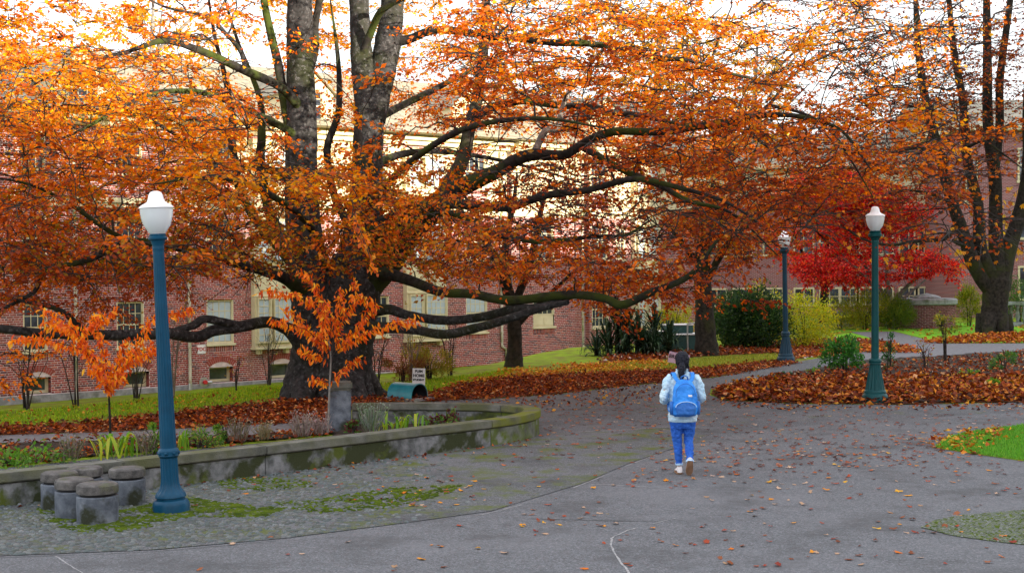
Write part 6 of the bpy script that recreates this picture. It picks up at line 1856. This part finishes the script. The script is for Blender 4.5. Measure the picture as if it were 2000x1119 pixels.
# yucca: heads of stiff leaves on short trunks
gy_ = G(1222, 694); yx = []
yroot = empty('yucca', tuple(gy_), 0, 'dark spiky yucca clump against the right end of the hall', 'yucca')
for (dx, dy, hz, n, L) in ((-.25, .1, 1.05, 40, .75), (.95, .3, .8, 40, .7), (.35, -.2, .45, 36, .8), (-.55, -.2, .2, 30, .8), (1.35, -.1, .25, 34, .75), (.8, -.4, .15, 30, .7), (.1, .2, .8, 26, .7), (-.1, -.35, .05, 26, .7), (-.9, .1, .1, 24, .6), (.6, .1, .1, 26, .7)):
    ts = TubeSet(); ts.add(np.array([(dx, dy, -.1), (dx, dy, hz * .5), (dx, dy, hz + .05)]), np.array([.09, .08, .07]), 8)
    obj('stem', ts.mesh('stem', M['bark_dark']), yroot)
    for k in range(n):
        o = obj('leaf', YM[int(rng.integers(0, 3))], yroot, (dx, dy, hz)); s_ = L * rng.uniform(.9, 1.4); o.scale = (s_ * 1.1, s_, s_)
        o.rotation_euler = (rng.uniform(-1.35, .45), 0, rng.uniform(0, 6.28))
    for k in range(int(n * 1.8)):
        s_ = L * rng.uniform(.7, 1.25)
        yx.append(np.array(Matrix.Translation((gy_[0] + dx + rng.normal(0, .05), gy_[1] + dy + rng.normal(0, .05), gy_[2] + hz * rng.uniform(.55, 1.0))) @ Matrix.Rotation(rng.uniform(0, 6.28), 4, 'Z') @ Matrix.Rotation(rng.uniform(-1.7, .3), 4, 'X') @ Matrix.Diagonal((s_ * 1.1, s_, s_, 1))))
E = np.array(yx); cv = np.array([tuple(v.co) + (1.0,) for v in YM[1].vertices]); cf = np.array([tuple(q.vertices) for q in YM[1].polygons])
vv = np.einsum('nij,kj->nki', E, cv)[..., :3].reshape(-1, 3) - gy_; ff = (cf[None] + (np.arange(len(E)) * len(cv))[:, None, None]).reshape(-1, 4)
obj('leaves', npmesh('leaves', vv, ff, M['blade'], np.repeat(pick_cols(len(E), [(.012, .028, .016), (.02, .045, .022), (.035, .07, .03), (.07, .09, .05)], (1, 1, 1, .5)), len(cv), 0), smooth=True), yroot)['kind'] = 'stuff'

# ---------------------------------------------------------------- bedding plants
LAV = [(.22, .17, .15), (.30, .23, .19), (.16, .15, .09), (.20, .19, .09)]
def tuft(label, px, py, h, n, pal, z=None, name='dry_tuft', wide=.5, cat='plant', wts=None, ratio=.05, mat='blade'):
    g = G(px, py) if z is None else Z(px, py, z)
    root = empty(name, (0, 0, 0), 0, label, cat)
    a = rng.uniform(0, 6.28, n); r0 = h * wide * rng.random(n)
    ax = np.stack([np.cos(a) * rng.uniform(0, .6, n), np.sin(a) * rng.uniform(0, .6, n), np.ones(n)], -1)
    pos = g + np.stack([r0 * np.cos(a) * .7, r0 * np.sin(a) * .7, rng.uniform(0, .45, n) * h], -1)
    n = max(40, n)
    L = h * rng.uniform(.25, .75, n)
    leaf_obj('stalks', pos, ax, rng.normal(0, 1, (n, 3)), L, L * ratio * .4 + .004, pick_cols(n, pal, wts or [1] * len(pal)), M[mat], root, 'stuff')
    m = n
    pos2 = (pos + unit(ax) * L[:, None])[rng.integers(0, n, m)] + rng.normal(0, .015, (m, 3)); l2 = rng.uniform(.02, .045, m)
    leaf_obj('seed_heads', pos2, rng.normal(0, 1, (m, 3)), rng.normal(0, 1, (m, 3)), l2, l2 * .7, pick_cols(m, pal, wts or [1] * len(pal)), M[mat], root, 'stuff')
    return root
tuft('dry greyish lavender tuft left of the left sapling', 140, 905, .42, 120, LAV)
tuft('dry brown tuft directly left of the blue lamp post', 285, 892, .38, 100, LAV)
tuft('dry tuft among the weeds right of the blue lamp post', 465, 866, .42, 120, LAV)
tuft('round dry twiggy tuft midway along the planter wall', 515, 862, .3, 140, [(.25, .22, .10), (.30, .25, .16)])
tuft('pinkish grey dry flower heads left of the pier', 590, 856, .42, 200, [(.42, .32, .30), (.36, .28, .26), (.30, .26, .2)])
tuft('pale dry stalks beside the pier', 625, 852, .36, 120, [(.42, .32, .30), (.36, .28, .26)])
tuft('tall silvery green stalks inside the planter right of the pier', 725, 848, .48, 150, [(.25, .33, .25), (.18, .26, .14), (.32, .32, .28)], z=.05)
LG = [(.10, .24, .03), (.16, .32, .04), (.07, .16, .02), (.26, .34, .04)]
bush('leafy_plant', 'light green leafy plant just left of the blue lamp post', 302, 888, .16, .22, 420, (.05, .09), LG, (2, 3, 1, 1), stems=5, ratio=.35)
bush('leafy_plant', 'sprawling green weeds right of the blue lamp post', 395, 874, .40, .14, 700, (.04, .07), LG + [(.2, .16, .08)], (2, 1, 2, 1, 2), stems=6, ratio=.35)
bush('leafy_plant', 'small green plant above the dry tufts', 440, 866, .14, .2, 260, (.04, .07), LG, (2, 1, 2, 1), stems=4)
bush('leafy_plant', 'green ground weeds at the far left behind the planter wall', 40, 908, .75, .08, 900, (.04, .09), LG + [(.2, .16, .08)], (3, 2, 2, .5, 1), stems=6, ratio=.5)
bush('leafy_plant', 'dark red and green low leaves at the right of the planter end', 880, 842, .34, .14, 420, (.05, .10), [(.12, .24, .04), (.20, .30, .04), (.14, .03, .04), (.10, .04, .03)], (2, 1, 2, 1), stems=5, ratio=.55)
bush('leafy_plant', 'small red green plant at the foot of the pier', 690, 850, .14, .10, 200, (.05, .09), [(.10, .22, .04), (.16, .04, .04)], (1, 1), stems=4, ratio=.6)
bush('leafy_shrub', 'bright green leafy shrub left of the teal lamp post', 1650, 727, .56, .42, 1500, (.06, .12), [(.03, .12, .02), (.05, .19, .03), (.09, .27, .04)], (2, 3, 1), ratio=.55, zc=.5)
bush('leafy_shrub', 'spindly green plant right behind the teal lamp post', 1737, 727, .16, .65, 330, (.05, .09), [(.03, .10, .03), (.06, .16, .05)], (1, 1), stems=5, ratio=.5, zc=.55)
bush('leafy_shrub', 'thin yellowing young shrub in the middle of the right bed', 1848, 708, .38, .34, 600, (.06, .10), [(.20, .22, .03), (.36, .30, .04), (.10, .15, .03)], (2, 2, 2), stems=9, ratio=.45, zc=1.05)
bush('leafy_plant', 'low green weeds in the dark soil of the right bed', 1890, 738, .32, .07, 300, (.05, .08), LG, (3, 2, 1, 1), stems=4, ratio=.4)
bush('leafy_plant', 'bright green weed near the front of the right bed', 1935, 757, .22, .10, 260, (.05, .09), LG, (3, 3, 1, .5), stems=4, ratio=.5)
bush('leafy_plant', 'green upright plant at the right edge of the bed', 1960, 728, .35, .28, 520, (.05, .09), [(.05, .14, .03), (.10, .22, .04)], (1, 1), stems=6, ratio=.4)
bush('leafy_plant', 'small bluish green sprigs where path meets bed', 1525, 738, .24, .05, 160, (.05, .08), [(.05, .14, .09), (.06, .18, .06)], (1, 1), stems=3, ratio=.5)
twig_shrub('thin bare purplish shrub in the right bed near the path', 1808, 727, .8, 7, .35, 40, [(.25, .06, .06), (.3, .2, .05)], 'bare shrubs in the right bed')

# ---------------------------------------------------------------- moss cushions on the cobbles
def moss(name, pts, label_poly=None, n=1400):
    poly = gp(pts)
    xs = [p[0] for p in poly]; ys = [p[1] for p in poly]
    x = rng.uniform(min(xs), max(xs), n * 3); y = rng.uniform(min(ys), max(ys), n * 3)
    ok = inpoly(poly, x, y) & (np.sin(x * 7) * np.sin(y * 6.1) + rng.random(len(x)) > .15)
    x, y = x[ok][:n], y[ok][:n]
    m = len(x); s_ = rng.uniform(.012, .034, m)
    v = dome_geo(x, y, s_, s_ * .8, s_ * rng.uniform(.35, .6, m), rng.uniform(0, 6, m), .018)
    f = (DF[None] + (np.arange(m) * len(DV))[:, None, None]).reshape(-1, 3)
    o = obj(name, npmesh(name, v.reshape(-1, 3), f, M['moss'], smooth=True)); o['kind'] = 'stuff'
    o['label'] = label_poly; o['category'] = 'moss'
moss('moss', [(70, 995), (90, 1012), (120, 1035), (200, 1045), (300, 1030), (370, 1012), (520, 1012), (560, 995), (440, 985), (380, 975), (300, 985), (240, 1000), (150, 990)], 'green moss cushions around the stools and lamp base', 5200)
moss('moss', [(520, 985), (620, 1005), (760, 995), (880, 965), (900, 950), (760, 955), (640, 975)], 'mossy patch in the middle of the cobbles', 900)
moss('moss', [(420, 935), (560, 935), (640, 950), (520, 962), (430, 955)], 'mossy patch near the planter wall joint', 450)

# ---------------------------------------------------------------- leaf litter
def litter(name, label, poly, dens, L, pal, wts, off=.02, flat=.55, thick=.05, nmax=60000, drop=None):
    xs = [p[0] for p in poly]; ys = [p[1] for p in poly]
    area = (max(xs) - min(xs)) * (max(ys) - min(ys)); n = int(min(nmax * 3, area * dens))
    x = rng.uniform(min(xs), max(xs), n); y = rng.uniform(min(ys), max(ys), n)
    ok = inpoly(poly, x + rng.normal(0, .12, n), y + rng.normal(0, .25, n))
    if drop is not None: ok &= rng.random(n) < drop(x, y)
    x, y = x[ok], y[ok]; m = len(x)
    pos = np.stack([x, y, H(x, y) + off + rng.random(m) * thick], -1)
    ax = rng.normal(0, 1, (m, 3)) * np.array((1, 1, .35)); nr = rng.normal(0, flat, (m, 3)) + np.array((0, 0, 1.0))
    ll = rng.uniform(L[0], L[1], m)
    o = leaf_obj(name, pos, ax, nr, ll, ll * rng.uniform(.5, .8, m), pick_cols(m, pal, wts, .28), M['dry_leaf'], None, 'stuff')
    return o
def gg(pts): return [tuple(G(x, y)[:2]) for x, y in pts]
BROWN = [(.12, .024, .010), (.25, .046, .010), (.40, .090, .014), (.52, .18, .03), (.06, .018, .010), (.54, .30, .14)]
BW = (4, 4, 2.5, 1, 2, .5)
OR = [(.55, .20, .02), (.62, .30, .03), (.50, .12, .02), (.60, .40, .05), (.3, .08, .02)]
reg1 = gg([(-120, 850), (0, 838), (200, 824), (400, 802), (540, 786), (640, 776), (760, 778), (835, 772), (900, 752), (1000, 738), (1100, 733), (1250, 726), (1380, 720), (1540, 704), (1560, 709), (1400, 736), (1290, 747), (1200, 756), (1080, 770), (960, 778), (842, 784), (760, 786), (680, 800), (640, 826), (520, 828), (350, 837), (200, 844), (0, 850), (-120, 856)])
drape('leaf_bed', reg1, .012, M['litter_base'], .2)
litter('leaf_litter', '', reg1, 330, (.06, .11), BROWN, BW)
reg2 = gg([(860, 762), (940, 738), (1000, 722), (1100, 714), (1200, 708), (1300, 705), (1300, 722), (1250, 727), (1100, 734), (1000, 740), (900, 754)])
litter('leaf_litter', '', reg2, 200, (.06, .11), OR, (3, 3, 2, 1, 1), drop=lambda x, y: np.clip(.6 + .5 * np.sin(x * 2.1) * np.sin(y * 1.3), .2, 1))
reg3 = gg([(1170, 708), (1200, 696), (1300, 690), (1400, 683), (1500, 672), (1600, 664), (1660, 664), (1740, 671), (1640, 690), (1560, 700), (1500, 690), (1380, 696), (1260, 704)])
drape('leaf_bed', reg3, .012, M['litter_base'], .3)
litter('leaf_litter', '', reg3, 170, (.08, .14), BROWN + [(.5, .42, .36)], BW + (.5,), thick=.09)
reg4 = gg([(1392, 771), (1440, 754), (1520, 742), (1640, 738), (1760, 742), (2000, 738), (2200, 736), (2200, 780), (2000, 785), (1760, 790), (1560, 788), (1420, 782)])
drape('leaf_bed', reg4, .018, M['litter_base'], .2)
litter('leaf_litter', '', reg4, 260, (.09, .16), BROWN + OR[:2], BW + (1.2, .8), off=.03, thick=.10)
reg5 = gg([(1450, 750), (1640, 722), (1760, 712), (2000, 690), (2200, 684), (2200, 742), (2000, 742), (1640, 742)])
litter('leaf_litter', '', reg5, 45, (.08, .13), BROWN + [(.4, .3, .2)], BW + (1,), off=.07, thick=.06)
reg6 = gg([(1795, 670), (1850, 663), (1930, 656), (2100, 648), (2300, 644), (2300, 661), (2100, 667), (2000, 671), (1840, 672)])
litter('leaf_litter', '', reg6, 120, (.10, .2), OR + BROWN[:3], (2, 1, 3, .5, 2, 2, 2, 2), thick=.1)
reg7 = gg([(1545, 704), (1600, 690), (1660, 676), (1745, 672), (1800, 690), (1700, 690), (1640, 692)])
litter('leaf_litter', '', reg7, 130, (.09, .16), OR + BROWN[:3], (2, 1, 3, .5, 2, 2, 2, 2), thick=.09)
reg8 = gg([(-150, 925), (0, 912), (300, 880), (550, 858), (650, 850), (640, 842), (450, 854), (250, 861), (0, 868), (-150, 878)])
litter('leaf_litter', '', reg8, 230, (.06, .11), BROWN, BW, off=.03, drop=lambda x, y: np.clip(.55 + .6 * np.sin(x * 1.7 + 1) * np.sin(y * 2.3), .12, 1))
reg9 = gg([(-150, 842), (0, 834), (200, 815), (420, 792), (560, 772), (560, 758), (400, 772), (200, 792), (0, 808), (-150, 815)])
litter('leaf_litter', '', reg9, 14, (.06, .10), OR + BROWN[:2], (2, 1, 1, 1, 1, 1, 1))
litter('leaf_litter', '', gp([(1370, 778), (1392, 771), (1420, 783), (1560, 789), (1760, 791), (2000, 786), (2200, 781), (2200, 792), (2000, 799), (1760, 803), (1560, 802), (1420, 795)]), 34, (.06, .12), BROWN + OR[:2], BW + (1, 1), off=.014, thick=.02)
litter('leaf_litter', '', gp([(845, 785), (960, 779), (1080, 771), (1200, 757), (1290, 748), (1300, 770), (1220, 790), (1100, 805), (1060, 800), (1000, 789)]), 26, (.05, .10), BROWN + OR[:2], BW + (1, 1), off=.014, thick=.02)
wallfoot = [tuple(p) for p in np.vstack([pl[:near_idx(1040, 808)] - inn[:near_idx(1040, 808)] * .02, (pl[:near_idx(1040, 808)] - inn[:near_idx(1040, 808)] * .16)[::-1]])]
litter('leaf_litter', '', wallfoot, 130, (.04, .08), BROWN, BW, off=.016, thick=.02)
litter('leaf_litter', '', gp([(1600, 652), (1700, 641), (1900, 632), (2200, 622), (2200, 660), (2000, 668), (1838, 668), (1749, 647)]), 3.0, (.10, .2), OR + BROWN[:3], (2, 1, 3, .5, 2, 2, 2, 2), thick=.03)
for o in bpy.data.objects:
    if o.name.startswith('leaf_litter'): o['label'] = 'carpet of fallen rust brown leaves'; o['category'] = 'leaf litter'

# ---------------------------------------------------------------- single fallen leaves on the paving
def oak_leaf(seed):
    r = np.random.default_rng(seed); n = 14
    v = [(0, 0, .10)]
    for k in range(n):
        a = 2 * math.pi * k / n; rad = (.5 if k % 2 else .32) * (1 + .2 * r.normal())
        v.append((rad * math.cos(a) * 1.25, rad * math.sin(a) * .85, .04 + .16 * r.random() * abs(math.cos(a))))
    f = [(0, 1 + k, 1 + (k + 1) % n) for k in range(n)]
    return np.array(v), np.array(f)
om = []
ol = [oak_leaf(k) for k in range(4)]
for nm, base in (('fallen_brown', [(.11, .035, .02), (.22, .065, .025), (.28, .10, .045)]), ('fallen_red', [(.26, .04, .02), (.36, .07, .025), (.20, .03, .02)]), ('fallen_orange', [(.55, .14, .015), (.62, .26, .02), (.60, .36, .03)]), ('fallen_tan', [(.40, .25, .16), (.48, .32, .22), (.34, .20, .11)])):
    mm = mat_leaf(nm, .1, obj_random=True, base=base)
    om.append([npmesh('fallen_leaf', v, f, mm) for v, f in ol])
def place_px(n, f):
    out = []
    while len(out) < n:
        px, py = rng.uniform(380, 2000), 770 + 345 * rng.random() ** 1.3
        if rng.random() < f(px, py):
            p = Z(px, py, .014)
            if inpoly(plaza_poly, np.array([p[0]]), np.array([p[1]]))[0] and not inpoly(isl, np.array([p[0]]), np.array([p[1]]))[0]: out.append((p[0], p[1], py))
    return np.array(out)
def dens(px, py):
    d = .10 * (.4 + 1.2 * (math.sin(px * .013) * math.sin(py * .047 + px * .004) > .1)) + .5 * math.exp(-((px - 1180) / 190) ** 2 - ((py - 800) / 40) ** 2) + .75 * math.exp(-((px - 1640) / 230) ** 2 - ((py - 880) / 32) ** 2) + .25 * math.exp(-((py - 815) / 30) ** 2) * (px > 1060)
    d += .25 * math.exp(-((px - 1420) / 130) ** 2 - ((py - 900) / 40) ** 2) + .9 * math.exp(-((px - 1835) / 40) ** 2 - ((py - 868) / 22) ** 2)
    if px < 1000 and py > 990: d *= .25
    if py > 960: d *= .55
    return d
fl_ = place_px(1900, dens)
fl_ = fl_[np.argsort(-fl_[:, 2])]
for i in range(290):
    x, y, py = fl_[i]
    hue = int(rng.choice(4, p=(.36, .26, .20, .18)))
    o = obj('fallen_leaf', om[hue][int(rng.integers(0, 4))], None, (x, y, .016))
    s_ = rng.uniform(.042, .092); o.scale = (s_, s_, s_ * rng.uniform(.6, 1.8)); o.rotation_euler = (rng.normal(0, .14), rng.normal(0, .14), rng.uniform(0, 6.28))
    px = 1000 + FPX * x / y
    where = ('in front of the cobbles' if px < 1000 else 'near the pale crack in the foreground' if px < 1340 else 'in the middle foreground' if px < 1700 else 'near the pebble patch') if py > 985 else ('between cobbles and walking person' if px < 1290 else 'beside the walking person' if px < 1480 else 'left of the lawn island' if px < 1800 else 'below the lawn island')
    col_ = ('dull brown', 'reddish brown', 'bright orange', 'pale tan')[hue]
    tag(o, col_ + ' fallen leaf on the grey paving ' + where, 'leaf', col_ + ' fallen leaves ' + where)
rest = fl_[290:]
V, Fc, Cc, nb_ = [], [], [], 0
for (x, y, py) in rest:
    v, f = ol[int(rng.integers(0, 4))]
    s_ = rng.uniform(.035, .085); a = rng.uniform(0, 6.28); ca, sa_ = math.cos(a), math.sin(a)
    w = np.stack([v[:, 0] * ca - v[:, 1] * sa_, v[:, 0] * sa_ + v[:, 1] * ca, v[:, 2] * rng.uniform(.6, 1.8)], -1) * s_ + np.array((x, y, .017))
    V.append(w); Fc.append(f + nb_); nb_ += len(v)
    Cc.append(np.tile(pick_cols(1, BROWN + OR[:3] + [(.5, .36, .28)], BW + (1, .6, 1.2, 1)), (len(v), 1)))
o = obj('scattered_leaves', npmesh('scattered_leaves', np.concatenate(V), np.concatenate(Fc), M['dry_leaf'], np.concatenate(Cc))); o['kind'] = 'stuff'
tag(o, 'many small fallen leaves strewn across the plaza', 'leaves')
litter('island_leaves', '', gp([(1826, 880), (1850, 855), (1950, 838), (1990, 845), (1920, 868), (1880, 890)]), 160, (.06, .12), OR + BROWN[:4], (2, 2, 1, 1, 1, 1, 1, 1, 1))
bpy.data.objects['island_leaves'].update() if False else None
tag(bpy.data.objects['island_leaves'], 'fallen leaves gathered on the corner of the lawn island', 'leaves')

# ---------------------------------------------------------------- grass blades
def grass(name, label, poly, dens, h, pal, wts, off=0.0, wd=.012, flat=False):
    xs = [p[0] for p in poly]; ys = [p[1] for p in poly]
    n = int((max(xs) - min(xs)) * (max(ys) - min(ys)) * dens)
    x = rng.uniform(min(xs), max(xs), n); y = rng.uniform(min(ys), max(ys), n)
    ok = inpoly(poly, x, y); x, y = x[ok], y[ok]; m = len(x)
    pos = np.stack([x, y, H(x, y) + off], -1)
    ax = rng.normal(0, .45, (m, 3)) + np.array((0, 0, 1.0)); L = rng.uniform(h[0], h[1], m)
    o = leaf_obj(name, pos, ax, rng.normal(0, 1, (m, 3)), L, np.full(m, wd), pick_cols(m, pal, wts), M['blade'], None, 'stuff')
    tag(o, label, 'grass')
GR = [(.17, .32, .012), (.26, .42, .016), (.34, .46, .02), (.42, .42, .03)]
grass('grass', 'short bright grass of the lawn island at the right', [p for p in isl if p[0] < 12], 3200, (.035, .075), [(.10, .30, .03), (.15, .40, .04), (.22, .42, .05)], (2, 3, 1), off=.014, wd=.010)
grass('grass', 'yellow green lawn strip between hall and leaf carpet', gg([(-150, 842), (0, 834), (200, 815), (420, 792), (560, 774), (560, 750), (400, 768), (200, 790), (0, 806), (-150, 812)]), 420, (.04, .09), GR, (2, 2, 1, 1), wd=.022)
grass('grass', 'green grass at the foot of the wall right of the beech', gg([(730, 770), (730, 752), (800, 745), (900, 735), (1000, 722), (1000, 738), (900, 752), (835, 768)]), 420, (.04, .09), GR, (2, 2, 1, 1), wd=.022)
grass('grass', 'yellowish grass strip behind the walking person', gg([(1180, 728), (1180, 712), (1300, 706), (1400, 698), (1530, 690), (1535, 702), (1380, 720), (1250, 727)]), 300, (.04, .09), [(.30, .30, .04), (.22, .26, .03), (.4, .34, .05)], (2, 2, 1), wd=.022)
